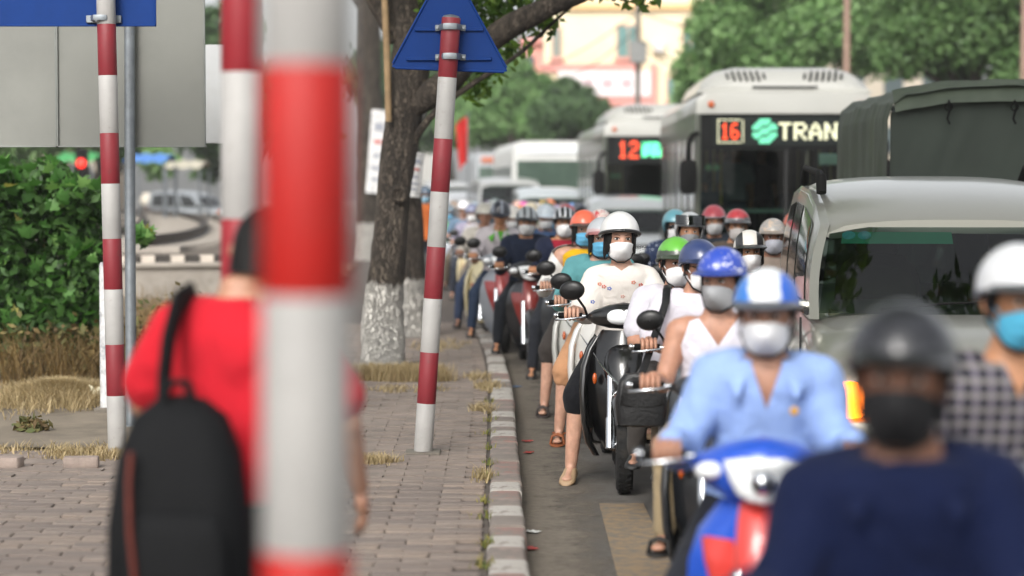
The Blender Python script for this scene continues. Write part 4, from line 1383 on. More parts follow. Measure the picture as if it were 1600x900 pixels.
def shirt_mesh(J, wf, sleeve, voxel, loose, seed, vneck=None, wrk=.0045):
    mb = MB()
    torso(mb, J, .014 + loose, -.12 if sleeve != 'none' else -.05, 1.0, wf)
    for k in 'ab':
        s = -1 if k == 'a' else 1
        sh, el, wr = Vector(J['sh' + k]), Vector(J['el' + k]), Vector(J['wr' + k])
        if sleeve == 'none':
            continue
        mb.capsule(sh - Vector((s * .07, 0, -.012)), sh, .075 + loose, .07 + loose)
        if sleeve == 'long':
            limb(mb, sh, el, wr, .072 + loose, .056 + loose, .056 + loose, .041 + loose * .6)
        elif sleeve == 'puff':
            mb.capsule(sh, sh.lerp(el, .80), .068 + loose, .085 + loose)
        else:
            mb.capsule(sh, sh.lerp(el, .72), .074 + loose, .072 + loose)
    me = remesh(mb, voxel, 6, wrk, seed, 6.0)
    if sleeve == 'none': return cut_neck(me, J, (.115, .72), .15)
    return cut_neck(me, J, vneck) if vneck else me
def pants_mesh(J, wf, leg, voxel, seed):
    mb = MB()
    torso(mb, J, .014, -.2, .2, wf)
    for k in 'ab':
        hp, kn, an = Vector(J['hp' + k]), Vector(J['kn' + k]), Vector(J['an' + k])
        if leg == 'long':
            limb(mb, hp, kn, an.lerp(kn, .06), .1, .07, .068, .05)
        elif leg == 'short':
            mb.capsule(hp, kn, .105, .085)
            mb.capsule(kn, kn.lerp(an, .12), .078, .072)
    return remesh(mb, voxel, 5, .005, seed + 7, 7.0)
def shoe_mb(J, k, kind):
    an, to = Vector(J['an' + k]), Vector(J['to' + k])
    d = to - an; d.z = 0; d.normalize()
    s = Vector((-d.y, d.x, 0))
    mb = MB()
    heel = an - d * .055
    tip = to + d * .055
    gz = min(an.z - .075, to.z - .03)
    pitch_ = (to.z - .032 - (an.z - .08))
    rings = []
    for t, w, h in ((0, .026, .045), (.06, .034, .06), (.22, .038, .085), (.45, .040, .066), (.7, .046, .046), (.88, .043, .034), (.97, .028, .022), (1.0, .01, .01)):
        c = heel.lerp(tip, t); base = (an.z - .082) + pitch_ * t
        if kind == 'sandal': h = .016
        rings.append([c + s * (w * a) + Vector((0, 0, base - c.z + (h * (b + 1) / 2))) for a, b in [se(2 * PI * q / 16, 2.6) for q in range(16)]])
    mb.loft(rings)
    if kind == 'sandal':
        for t in (.62, .74):
            c = heel.lerp(tip, t); base = (an.z - .082) + pitch_ * t
            mb.tube([c + s * .046 + Vector((0, 0, base - c.z + .01)), c + s * .035 + Vector((0, 0, base - c.z + .062)), c + Vector((0, 0, base - c.z + .075)), c - s * .035 + Vector((0, 0, base - c.z + .062)), c - s * .046 + Vector((0, 0, base - c.z + .01))], .008, 8)
        c = an + Vector((0, 0, -.02))
        mb.tube([c + d * .05 - Vector((0, 0, .02)), c + s * .042, c - d * .045, c - s * .042, c + d * .05 - Vector((0, 0, .02))], .006, 8)
    return mb
# ---- headgear, in head space
def helm_rim(a, style):
    """lower edge height at azimuth a (0 = front)"""
    c = math.cos(a)
    if style == 'jet':
        return .048 if c > .55 else (.048 - .135 * min(1, (.55 - c) / .45))
    if style == 'bowl':
        return .056 - .062 * (1 - c) / 2
    if style == 'half':
        return .043 - .036 * (1 - c) / 2 - .02 * max(0, -c)
    return .05
def helmet_mb(style):
    mb = MB()
    rx, ry, rz, cz = (.112, .132, .125, .03) if style in ('jet', 'bowl') else (.106, .128, .118, .03)
    nu, nv = 44, 14
    def P(a, e, k=1.0):
        return Vector((rx * k * math.cos(e) * math.sin(a), -ry * k * math.cos(e) * math.cos(a) * (1 if math.cos(a) > 0 else 1.02) + .008, cz + rz * k * math.sin(e)))
    outer, inner = [], []
    for j in range(nv + 1):
        ro, ri = [], []
        for i in range(nu):
            a = 2 * PI * i / nu
            z0 = helm_rim(a, style)
            e0 = math.asin(max(-.98, min(.98, (z0 - cz) / rz)))
            e = e0 + (PI / 2 * .992 - e0) * j / nv
            ro.append(P(a, e)); ri.append(P(a, e, .91))
        outer.append(ro); inner.append(ri)
    mb.loft(outer, cap=False)
    mb.loft(inner[::-1], cap=False)
    mb.loft([inner[0], outer[0]], cap=False)
    mb.add(outer[-1], [tuple(range(nu))])
    return mb
def brim_mb(style):
    mb = MB()
    rx, ry = (.113, .133) if style in ('jet', 'bowl') else (.107, .129)
    ext = .045 if style != 'jet' else .012
    span = 1.15
    def fn(u, v):
        a = (u - .5) * 2 * span
        k = math.cos(a / span * PI / 2) ** .6
        r = 1 + .0 + v * ext * k / .12
        return (rx * r * math.sin(a) * 1.0, -ry * r * math.cos(a) + .008, helm_rim(a, style) + .014 - .012 * v * k - .006 * v)
    mb.grid(fn, 20, 4, (0, 0, -.005))
    return mb
def rimband_mb(style):
    mb = MB()
    rx, ry, rz, cz = (.1125, .1325, .125, .03) if style in ('jet', 'bowl') else (.1065, .1285, .118, .03)
    pts_ = []
    for i in range(45):
        a = 2 * PI * i / 44
        z0 = helm_rim(a, style)
        e = math.asin(max(-.98, min(.98, (z0 - cz) / rz)))
        pts_.append((rx * math.cos(e) * math.sin(a), -ry * math.cos(e) * math.cos(a) + .008, z0))
    mb.tube(pts_, .010 if style == 'bowl' else .0065, 8, cap=False)
    return mb
def strap_mb():
    return MB().tube([(-.092, .0, .02), (-.088, -.012, -.05), (-.060, -.045, -.105), (-.02, -.062, -.128), (.02, -.062, -.128), (.06, -.045, -.105), (.088, -.012, -.05), (.092, 0, .02)], .0075, 8, flat=.4)
def visor_mb():
    mb = MB()
    def fn(u, v):
        a = (u - .5) * 2.3
        return (.121 * math.sin(a), -.142 * math.cos(a) + .008, .055 + .075 * v)
    mb.grid(fn, 20, 6, (0, .003, 0))
    for i, p in enumerate(mb.v):
        mb.v[i].y += max(0, p.z - .055) * .45
    return mb
def mask_mb(kind):
    mb = MB()
    top, bot, span = (-.010, -.122, 1.18) if kind == 'cup' else (-.014, -.118, 1.25)
    def fn(u, v):
        a = (u - .5) * 2 * span
        z = bot + (top - bot) * v
        edge = 1 - abs(2 * u - 1)
        z = z * (1 - .0) if True else z
        mid = -.055
        z = mid + (z - mid) * (.40 + .60 * min(1, edge * 1.5) ** .6)
        zz = z / .118
        prof = math.sqrt(max(.05, 1 - min(.97, zz * zz * .82)))
        rx = .082 * (1 - .18 * max(0, -zz))
        ry = .100 * prof + .012
        bulge = (.017 if kind == 'cup' else .012) * math.exp(-((u - .5) / .2) ** 2) * math.exp(-((v - .62) / .38) ** 2)
        pl = .0022 * math.sin(v * 20) * min(1, edge * 2) if kind == 'surgical' else .0006 * math.sin(v * 40)
        return (rx * math.sin(a) * 1.0, -(ry + bulge + pl) * math.cos(a) ** .9, z)
    mb.grid(fn, 26, 18, (0, .004, 0))
    return mb
def earloop_mb():
    mb = MB()
    for s in (-1, 1):
        mb.tube([(s * .072, -.045, -.025), (s * .08, -.01, .0), (s * .083, .025, .005), (s * .082, .03, -.02), (s * .076, -.0, -.05), (s * .068, -.04, -.075)], .0022, 6)
    return mb
def hair_mb(kind):
    mb = MB()
    nu, nv = 36, 14
    def fn(u, v):
        a = u * 2 * PI
        c = math.cos(a)
        low = {'short': .045 if c > .45 else (-.02 if c > -.2 else -.055), 'bob': .066 if c > .70 else -.098 - .02 * math.sin(a * 3) + .03 * max(0, c), 'long': .062 if c > .72 else -.17, 'crop': .05 if c > .45 else (-.01 if c > -.1 else -.085)}[kind]
        z = low + (.122 - low) * v
        q = max(-1, min(1, z / .126))
        k = math.sqrt(max(.0, 1 - q * q)) if z > 0 else 1 - .05 * (z / .17) ** 2
        wob = 1 + .03 * noise.noise((a * 2.2, z * 20, 3)) + (.025 * math.sin(a * 23) * (1 - v) if kind == 'bob' else 0) + (.10 * math.sin(PI * min(1, max(0, (.05 - z) / .19))) if kind == 'bob' else 0)
        return (.084 * k * math.sin(a) * wob, -.100 * k * c * wob + .006, z)
    mb.grid(fn, nu, nv)
    return mb
def put(name, key, fn, J, m, parent, hm=True, sharp=True):
    """child mesh in head space, shared between people with the same head pose"""
    kk = (key, tuple(J['head']), J['pitch'], J['yaw'], J['roll'])
    if kk not in CACHE:
        mb = fn()
        mb2 = MB(); mb2.add(mb.v, mb.f)
        mb2.xf(head_matrix(J))
        me = mb2.mesh(name, True)
        if sharp: me.set_sharp_from_angle(angle=R(50))
        CACHE[kk] = me
    return link(name, CACHE[kk], m, parent)
M_EYEW = mat('eye_white', '#d8d4cf', .3, 0, .03, 10)
M_IRIS = mat('eye_iris', '#1c1310', .15, 0, .1, 20)
M_HAIR = mat('dark_hair', '#0b0908', .6, 0, .3, 30, bmp=.5, bscale=120, stretch=(1, 1, .1), spec=.25)
M_LINER = mat('helmet_liner', '#17171a', .9, 0, .1, 20)
M_STRAP = mat('chin_strap', '#16171a', .8, 0, .1, 20)
def person(lab, loc, rz=0, sc=1.0, J=None, wf=1.0, shirt='#888888', sleeve='short', pants='#222233', leg='long', sk='#b98562', shoes=('shoe', '#222222'),
           helm=None, mask=None, hair='short', glasses=False, loose=.004, voxel=.016, seed=1, group=None, eyes=True, smat=None, hmat=None, vneck=None, under=None, collar=None, badge=None, wr=.0045):
    J = J or pose('down')
    t = thing('person', lab, 'person', loc, rz, group, sc)
    key = (repr(sorted(J.items())), wf)
    def cached(k, fn):
        kk = (k, key)
        if kk not in CACHE: CACHE[kk] = fn()
        return CACHE[kk]
    link('body', cached(('body', voxel), lambda: body_mesh(J, wf, voxel)), skin(sk), t)
    link('shirt', cached(('shirt', sleeve, voxel, loose, seed, vneck, wr), lambda: shirt_mesh(J, wf, sleeve, voxel * .9, loose, seed, vneck, wr)), smat or cloth(shirt), t)
    if under:
        def mku():
            mb = MB(); torso(mb, J, .011, -.05, 1.0, wf); return remesh(mb, voxel, 5, .002, 5)
        link('undershirt', cached(('under', voxel), mku), cloth(under), t)
    if collar:
        def mkc():
            me = collar_mb(J).mesh('collar', True); return me
        link('collar', cached(('collar',), mkc), cloth(collar), t)
    if badge:
        nk = Vector(J['neck'])
        build(MB().ell((nk.x + .085, nk.y - .125, nk.z - .15), (.014, .006, .014), 14, 8), 'chest_badge', mat('badge', badge, .5, 0, .1, 20), t)
    link('trousers' if leg == 'long' else 'shorts', cached(('pants', leg, voxel, seed), lambda: pants_mesh(J, wf, leg, voxel, seed)), cloth(pants), t)
    if shoes:
        for k in 'ab':
            def mk(k=k):
                me = shoe_mb(J, k, shoes[0]).mesh('shoe', True); me.set_sharp_from_angle(angle=R(60)); return me
            link('sandal' if shoes[0] == 'sandal' else 'shoe', cached(('shoe', shoes[0], k), mk), mat('footwear_' + shoes[1].strip('#'), shoes[1], .6, 0, .15, 20), t)
    if hair:
        put('hair', ('hair', hair), lambda: hair_mb(hair), J, M_HAIR, t, sharp=False)
    if eyes:
        for s in (-1, 1):
            e = put('eye', ('eye', s), lambda: MB().ell((s * .031, -.0795, .006), (.0145, .0095, .0075), 14, 8), J, M_EYEW, t)
            put('iris', ('iris', s), lambda: MB().ell((s * .031, -.0862, .006), (.0068, .0040, .0068), 12, 8), J, M_IRIS, e)
            put('eyelid', ('lid', s), lambda: MB().tube([(s * .015, -.0868, .007), (s * .024, -.0900, .0125), (s * .033, -.0890, .0135), (s * .042, -.0835, .011), (s * .048, -.076, .006)], [.0015, .0024, .0026, .0022, .0012], 6), J, M_IRIS, t)
            put('eyebrow', ('brow', s), lambda: MB().tube([(s * .014, -.0930, .024), (s * .026, -.0925, .029), (s * .038, -.0865, .0295), (s * .049, -.0765, .025)], [.0014, .0024, .0022, .001], 6, flat=.7), J, M_HAIR, t)
    if glasses:
        g = put('sunglasses', 'glassbridge', lambda: MB().tube([(-.068, -.03, .01), (-.062, -.082, .01), (-.012, -.105, .012), (.012, -.105, .012), (.062, -.082, .01), (.068, -.03, .01)], .0028, 6), J, M_RUBBER, t)
        for s in (-1, 1):
            put('lens', ('lens', s), lambda: MB().ell((s * .034, -.0965, .004), (.028, .006, .021), 18, 8, 2.6), J, mat('dark_lens', '#0b0c10', .08, 0, .1, 5), g)
    if mask:
        kind, mc = mask
        mo = put('mask', ('mask', kind), lambda: mask_mb(kind), J, mat('mask_' + mc.strip('#'), mc, .85, 0, .05, 20, bmp=.25, bscale=45), t, sharp=False)
        put('ear_loop', 'loop', earloop_mb, J, mat('mask_' + mc.strip('#'), mc), mo)
    if helm:
        style, hc, bc = helm[:3]
        hm_ = hmat or (helm[3] if len(helm) > 3 else helmet_gloss(hc))
        ho = put('helmet', ('helm', style), lambda: helmet_mb(style), J, hm_, t, sharp=False)
        put('rim', ('rim', style), lambda: rimband_mb(style), J, helmet_gloss(bc), ho)
        put('strap', 'strap', strap_mb, J, M_STRAP, ho)
        if style == 'half' or 'brim' in helm:
            put('peak', ('brim', style), lambda: brim_mb(style), J, helmet_gloss(bc), ho)
        if 'visor' in helm:
            put('visor', 'visor', visor_mb, J, glass('visor_smoke', '#8f9496', 2.2), ho)
    return t

def patterned(name, kind, c1, c2, c3=None, scale=1.0):
    """printed helmet or cloth decoration"""
    if name in MATS: return MATS[name]
    m, nt, b = _new(name)
    b.inputs['Roughness'].default_value = .35
    A, B = C(c1), C(c2)
    if kind == 'stripe':
        v = coords(nt, 'Generated')
        sp = nt.nodes.new('ShaderNodeSeparateXYZ'); nt.links.new(v, sp.inputs[0])
        wv = N(nt, 'ShaderNodeMath', operation='SINE'); mu = N(nt, 'ShaderNodeMath', operation='MULTIPLY'); mu.inputs[1].default_value = 18 * scale
        nt.links.new(sp.outputs['X'], mu.inputs[0]); nt.links.new(mu.outputs[0], wv.inputs[0])
        o = mixc(nt, ramp(nt, wv.outputs[0], [(.48, K1), (.55, W1)]), A, B)
    elif kind == 'band':
        v = coords(nt, 'Generated')
        sp = nt.nodes.new('ShaderNodeSeparateXYZ'); nt.links.new(v, sp.inputs[0])
        n = N(nt, 'ShaderNodeTexNoise', Scale=5.0, Detail=2.0); nt.links.new(v, n.inputs['Vector'])
        ad = N(nt, 'ShaderNodeMath', operation='MULTIPLY_ADD'); ad.inputs[1].default_value = .18
        nt.links.new(n.outputs['Fac'], ad.inputs[0]); nt.links.new(sp.outputs['X'], ad.inputs[2])
        stops = [(.30, A), (.34, B), (.78, B), (.82, C(c3 or c1))]
        o = ramp(nt, ad.outputs[0], stops)
    elif kind == 'top':
        v = coords(nt, 'Generated')
        sp = nt.nodes.new('ShaderNodeSeparateXYZ'); nt.links.new(v, sp.inputs[0])
        n = N(nt, 'ShaderNodeTexNoise', Scale=7.0, Detail=3.0); nt.links.new(v, n.inputs['Vector'])
        ad = N(nt, 'ShaderNodeMath', operation='MULTIPLY_ADD'); ad.inputs[1].default_value = .3
        nt.links.new(n.outputs['Fac'], ad.inputs[0]); nt.links.new(sp.outputs['Z'], ad.inputs[2])
        o = ramp(nt, ad.outputs[0], [(.64, A), (.7, B)])
    elif kind == 'splash':
        v = coords(nt, 'Generated')
        n = N(nt, 'ShaderNodeTexNoise', Scale=6.0 * scale, Detail=3.0, Distortion=1.5); nt.links.new(v, n.inputs['Vector'])
        st = [(.44, A), (.49, B)] + ([(.60, B), (.64, C(c3))] if c3 else [])
        o = ramp(nt, n.outputs['Fac'], st)
    elif kind == 'dots':
        v = coords(nt)
        vo = N(nt, 'ShaderNodeTexVoronoi', Scale=34.0 * scale, Randomness=.35); nt.links.new(v, vo.inputs['Vector'])
        o = ramp(nt, vo.outputs['Distance'], [(.22, B), (.27, A)])
        b.inputs['Roughness'].default_value = .85
    elif kind == 'plaid':
        v = coords(nt)
        b.inputs['Roughness'].default_value = .85
        o = None
        fs = []
        for ax in ('X', 'Z'):
            sp = nt.nodes.new('ShaderNodeSeparateXYZ'); nt.links.new(v, sp.inputs[0])
            mu = N(nt, 'ShaderNodeMath', operation='MULTIPLY'); mu.inputs[1].default_value = 170
            si = N(nt, 'ShaderNodeMath', operation='SINE')
            nt.links.new(sp.outputs[ax], mu.inputs[0]); nt.links.new(mu.outputs[0], si.inputs[0])
            fs.append(ramp(nt, si.outputs[0], [(.3, K1), (.5, W1)]))
        o = mixc(nt, fs[0], A, C(c3)); o = mixc(nt, mixc(nt, 1.0, fs[1], (.6, .6, .6, 1), 'MULTIPLY'), o, B)
    elif kind == 'floral':
        v = coords(nt)
        b.inputs['Roughness'].default_value = .85
        vo = N(nt, 'ShaderNodeTexVoronoi', Scale=11.0, Randomness=.9); nt.links.new(v, vo.inputs['Vector'])
        n = N(nt, 'ShaderNodeTexNoise', Scale=60.0); nt.links.new(v, n.inputs['Vector'])
        spot = ramp(nt, vo.outputs['Distance'], [(.10, W1), (.16, K1)])
        colr = ramp(nt, vo.outputs['Color'], [(.35, C('#c8664f')), (.5, C('#5571b4')), (.65, C('#d48a78'))])
        keep = ramp(nt, vo.outputs['Color'], [(.42, K1), (.46, W1)])
        brk = ramp(nt, n.outputs['Fac'], [(.45, K1), (.55, W1)])
        o = mixc(nt, mixc(nt, 1.0, mixc(nt, 1.0, spot, brk, 'MULTIPLY'), keep, 'MULTIPLY'), A, colr)
        nw = N(nt, 'ShaderNodeTexNoise', Scale=16.0, Detail=3.0, Distortion=1.2); nt.links.new(v, nw.inputs['Vector'])
        bump(nt, b, nw.outputs['Fac'], .22, .03)
    nt.links.new(o, b.inputs['Base Color'])
    if kind in ('stripe', 'band', 'top', 'splash'):
        b.inputs['Coat Weight'].default_value = .4
    MATS[name] = m
    return m
# ================================================================== MOTORBIKES
def wheel_parts(t, y, r, spoke=6, wide=.052, disc=True, name='front_wheel'):
    mb = MB(); mb.lathe([(-wide * .55, r - .075), (-wide, r - .055), (-wide * .96, r - .025), (-wide * .6, r - .005), (0, r), (wide * .6, r - .005), (wide * .96, r - .025), (wide, r - .055), (wide * .55, r - .075)], (0, y, r), 'x', 40)
    w = build(mb, name, M_TYRE, t)
    tr = MB()
    for k in range(36):
        a = 2 * PI * k / 36
        for s in (-1, 1):
            st = len(tr.v)
            tr.box((s * wide * .42, 0, 0), (wide * .6, .012, .008), (0, 0, s * .5))
            tr.xf(Matrix.Translation((0, y, r)) @ Euler((a, 0, 0)).to_matrix().to_4x4() @ Matrix.Translation((0, 0, r - .004)), st)
    build(tr, 'tread', M_TYRE, w, smooth=False)
    rm = MB(); rm.lathe([(-.028, r - .078), (-.034, r - .064), (-.02, r - .06), (.02, r - .06), (.034, r - .064), (.028, r - .078), (-.028, r - .078)], (0, y, r), 'x', 32)
    rm.lathe([(-.045, .001), (-.045, .045), (.045, .045), (.045, .001)], (0, y, r), 'x', 16)
    for k in range(spoke):
        a = 2 * PI * k / spoke
        rm.tube([(0, y + .04 * math.cos(a), r + .04 * math.sin(a)), (0, y + (r - .07) * math.cos(a + .15), r + (r - .07) * math.sin(a + .15))], [.016, .011], 8)
    build(rm, 'rim', M_ALU, w)
    if disc:
        build(MB().lathe([(.052, .04), (.052, .1), (.056, .1), (.056, .04), (.052, .04)], (0, y, r), 'x', 28), 'brake_disc', M_STEEL, w)
def fender_mb(y, r, a0, a1, w, depth=.05):
    mb = MB()
    rings = []
    n = 18
    for i in range(n + 1):
        a = a0 + (a1 - a0) * i / n
        tp = .55 + .45 * math.sin(PI * min(1, .12 + i / n * .88))
        ring = []
        for k in range(9):
            q = -1 + 2 * k / 8
            rr = r + .012 - depth * abs(q) ** 2.2
            ring.append((q * w * tp, y - rr * math.cos(a), r * 0 + .262 + rr * math.sin(a)))
        rings.append(ring)
    v = []
    mb.loft(rings, cap=False, closed=False)
    return mb
def crescent(zs, mb):
    """zs: list of (z, half width, front y, side sweep back, thickness)"""
    rings = []
    for z, w, y, sw, th in zs:
        o, i = [], []
        for k in range(15):
            q = -1 + k / 7
            yy = y + sw * abs(q) ** 1.8
            o.append((q * w, yy, z)); i.append((q * w * .94, yy + th, z))
        rings.append(o + i[::-1])
    mb.loft(rings)
    return mb
def scooter(lab, loc, rz=0, sc=1.0, col='#1a1a1c', style='auto', accent=None, mirrors=(True, True), seat='#17171a', steer=0.0, group='motorbikes waiting in the traffic', lit=False, plate=False):
    t = thing('scooter', lab, 'scooter', loc, rz, group, sc)
    P_ = paint(col, .1)
    A_ = paint(accent, .1) if accent else P_
    key = ('sc', style)
    def part(name, mk, m, parent=t, sub=0, bev=0, sharp=50):
        kk = (key, name, mk.__name__ if hasattr(mk, '__name__') else '', mk.__code__.co_firstlineno)
        if kk not in CACHE:
            me = mk().mesh(name, True); me.set_sharp_from_angle(angle=R(sharp)); CACHE[kk] = me
        o = link(name, CACHE[kk], m, parent)
        if bev:
            b = o.modifiers.new('b', 'BEVEL'); b.width = bev; b.segments = 2; b.limit_method = 'ANGLE'
        if sub:
            s = o.modifiers.new('s', 'SUBSURF'); s.levels = sub; s.render_levels = sub
        return o
    fr = .262
    FY, RY = -.76, .52
    wk = (key, 'wheels')
    if wk not in CACHE:
        wheel_parts(t, FY, fr, 5, .046, True, 'front_wheel'); wheel_parts(t, RY, fr, 5, .052, False, 'rear_wheel')
        CACHE[wk] = [c for c in t.children]
    else:
        for c in CACHE[wk]: tree_copy(c, t)
    def fork():
        mb = MB()
        for s in (-1, 1):
            mb.tube([(s * .075, FY, fr), (s * .075, FY + .06, .42), (s * .07, FY + .14, .62)], [.02, .02, .024], 12)
            mb.tube([(s * .075, FY - .005, fr - .02), (s * .075, FY + .045, .40)], [.027, .027], 12)
        mb.tube([(-.09, FY, fr), (.09, FY, fr)], .012, 8)
        return mb
    part('fork', fork, M_CHROME)
    def fend():
        mb = fender_mb(FY, fr + .035, R(28), R(150), .068)
        return mb
    part('front_fender', fend, P_ if style != 'auto' else M_BLACK if col == '#141416' else P_, sharp=80)
    def rfend():
        return fender_mb(RY, fr + .04, R(60), R(200), .07)
    part('rear_fender', rfend, M_BLACK, sharp=80)
    if style == 'auto':
        def apron():
            return crescent([(.20, .10, -.60, .16, .03), (.30, .16, -.63, .16, .03), (.42, .185, -.635, .15, .035), (.56, .195, -.62, .14, .04), (.70, .185, -.585, .12, .05), (.80, .16, -.55, .10, .06), (.86, .12, -.52, .08, .06)], MB())
        ap = part('front_apron', apron, P_)
        def legs():
            mb = MB()
            for s in (-1, 1):
                rings = []
                for z, x, y, w in ((.17, .15, -.46, .035), (.24, .19, -.47, .055), (.36, .215, -.475, .06), (.52, .225, -.47, .06), (.66, .215, -.455, .055), (.76, .18, -.44, .045), (.82, .14, -.43, .03)):
                    rings.append([(s * x + .02 * a, y + w * b, z) for a, b in [se(2 * PI * q / 14, 2.4) for q in range(14)]])
                mb.loft(rings)
            mb.loft([[(q * w, y + .03 * q * q, z) for q in (-1, -.6, -.2, .2, .6, 1)] + [(q * w, y + .04 + .03 * q * q, z) for q in (1, .6, .2, -.2, -.6, -1)] for z, w, y in ((.26, .2, -.40), (.5, .21, -.42), (.75, .17, -.42), (.84, .12, -.42))])
            return mb
        part('leg_shield', legs, A_ if accent else P_)
        def nose():
            mb = MB()
            rings = []
            for y, rx, rz_, z in ((-.50, .10, .10, .70), (-.58, .11, .12, .66), (-.63, .085, .12, .60), (-.665, .05, .10, .55), (-.68, .015, .04, .53)):
                rings.append(mb.ring((0, y, z), (rx, rz_), 2.2, 'xz', 20))
            mb.loft(rings); return mb
        part('nose_cowl', nose, P_, ap)
        def vee():
            mb = MB()
            for s in (-1, 1):
                mb.tube([(0, -.672, .55), (s * .06, -.655, .61), (s * .125, -.61, .68), (s * .165, -.55, .74)], [.013, .012, .010, .004], 8, flat=.6)
            return mb
        part('chrome_trim', vee, M_CHROME, ap)
        def sig():
            mb = MB()
            for s in (-1,):
                rings = [[(s * (x + .018 * a), y - .012 * 0 + .02 * b * .3, z + hh * b) for a, b in [se(2 * PI * q / 12, 2) for q in range(12)]] for x, y, z, hh in ((.135, -.565, .55, .004), (.137, -.585, .55, .045), (.145, -.60, .55, .05), (.15, -.605, .55, .03))]
                mb.loft(rings)
            return mb
        for s in (-1, 1):
            def sg_(s=s):
                mb = MB(); mb.ell((s * .158, -.557, .60), (.014, .02, .032), 14, 8); return mb
            kk = (key, 'sig', s)
            if kk not in CACHE: CACHE[kk] = sg_().mesh('turn_signal', True)
            link('turn_signal', CACHE[kk], M_AMBER, ap)
        def cowl():
            mb = MB()
            rings = []
            for x, ry, rz_, y, z in ((-.20, .012, .014, -.42, .93), (-.16, .045, .04, -.43, .93), (-.08, .085, .065, -.45, .935), (0, .10, .075, -.46, .94), (.08, .085, .065, -.45, .935), (.16, .045, .04, -.43, .93), (.20, .012, .014, -.42, .93)):
                rings.append(mb.ring((x, y, z), (ry, rz_), 2.3, 'yz', 18))
            mb.loft(rings); return mb
        hc = part('handlebar_cowl', cowl, P_)
        def lamp():
            mb = MB()
            mb.loft([mb.ring((0, y, .935), (rx, rz_), 2.6, 'xz', 24) for y, rx, rz_ in ((-.50, .10, .048), (-.545, .085, .042), (-.562, .05, .026), (-.566, .01, .006))]); return mb
        hl = part('headlight', lamp, M_LENS, hc)
        def tailb():
            mb = MB()
            mb.loft([mb.ring((0, y, z), (rx, rz_), 2.8, 'xz', 22) for y, rx, rz_, z in ((-.16, .10, .10, .44), (-.10, .13, .16, .50), (.1, .15, .17, .53), (.4, .15, .13, .60), (.65, .11, .08, .66), (.80, .05, .04, .69), (.83, .01, .01, .69))]); return mb
        part('tail_body', tailb, P_)
        def floor_():
            mb = MB(); mb.loft([mb.ring((0, y, z), (w, .045), 6, 'xz', 16) for y, w, z in ((-.46, .17, .29), (-.40, .20, .27), (-.15, .2, .27), (-.08, .16, .28))]); return mb
        part('floorboard', floor_, M_BLACK)
    else:
        def lshield():
            mb = MB()
            crescent([(.16, .10, -.44, .10, .02), (.24, .165, -.50, .15, .022), (.36, .205, -.545, .17, .025), (.50, .225, -.57, .17, .025), (.62, .22, -.575, .16, .028), (.72, .19, -.56, .14, .03), (.80, .13, -.53, .10, .03), (.84, .07, -.50, .05, .03)], mb)
            return mb
        ls = part('leg_shield', lshield, P_)
        def stemc():
            mb = MB(); mb.loft([mb.ring((0, y, z), (rx, ry), 2.5, 'xy', 18) for z, y, rx, ry in ((.34, -.50, .05, .07), (.46, -.57, .075, .085), (.62, -.585, .085, .075), (.76, -.52, .075, .06), (.86, -.45, .06, .05))]); return mb
        fc = part('front_cowl', stemc, A_)
        def sp_():
            mb = MB(); mb.loft([mb.ring((0, y, z), (rx, rz_), 2.6, 'xz', 18) for y, rx, rz_, z in ((-.5, .05, .06, .60), (-.2, .07, .07, .46), (.05, .10, .10, .55), (.3, .125, .10, .62), (.6, .09, .06, .69), (.8, .03, .03, .72))]); return mb
        part('tail_body', sp_, P_)
        def eng():
            mb = MB(); mb.box((0, -.12, .32), (.2, .3, .2)); mb.tube([(0, -.2, .34), (0, -.42, .38)], [.075, .06], 16); return mb
        part('engine', eng, M_ALU, bev=.02)
        def cowl():
            mb = MB()
            rings = []
            for x, ry, rz_, y, z in ((-.21, .015, .018, -.41, .915), (-.17, .05, .05, -.44, .905), (-.10, .10, .085, -.47, .90), (0, .115, .10, -.49, .905), (.10, .10, .085, -.47, .90), (.17, .05, .05, -.44, .905), (.21, .015, .018, -.41, .915)):
                rings.append(mb.ring((x, y, z), (ry, rz_), 2.5, 'yz', 18))
            mb.loft(rings); return mb
        hc = part('handlebar_cowl', cowl, P_)
        def lamp():
            mb = MB()
            poly = [(-.115, .045), (-.06, .055), (0, .058), (.06, .055), (.115, .045), (.10, -.01), (.075, -.055), (.04, -.075), (0, -.08), (-.04, -.075), (-.075, -.055), (-.10, -.01)]
            mb.loft([[(x * k, y + abs(x) * .28, .895 + z * k) for x, z in poly] for y, k in ((-.585, 1.0), (-.612, .97), (-.625, .8), (-.632, .4), (-.634, .05))]); return mb
        hl = part('headlight', lamp, M_LENS, hc)
        def bulb():
            mb = MB(); mb.lathe([(-.01, .005), (0, .03), (.01, .036), (.02, .03)], (0, -.645, .885), 'y', 16); return mb
        part('reflector', bulb, M_CHROME, hl)
        for s in (-1, 1):
            kk = (key, 'sig', s)
            if kk not in CACHE: CACHE[kk] = MB().ell((s * .155, -.525, .905), (.045, .035, .028), 16, 10).mesh('turn_signal', True)
            link('turn_signal', CACHE[kk], M_LENS, hc)
        def chev():
            mb = MB()
            mb.loft([[(x0 + dx, y, z) for dx, y in ((0, -.60), (.0, -.615), (w, -.615 + .02), (w, -.60 + .02))] for z, x0, w in ((.44, -.01, .03), (.55, -.06, .07), (.66, -.10, .06))]); return mb
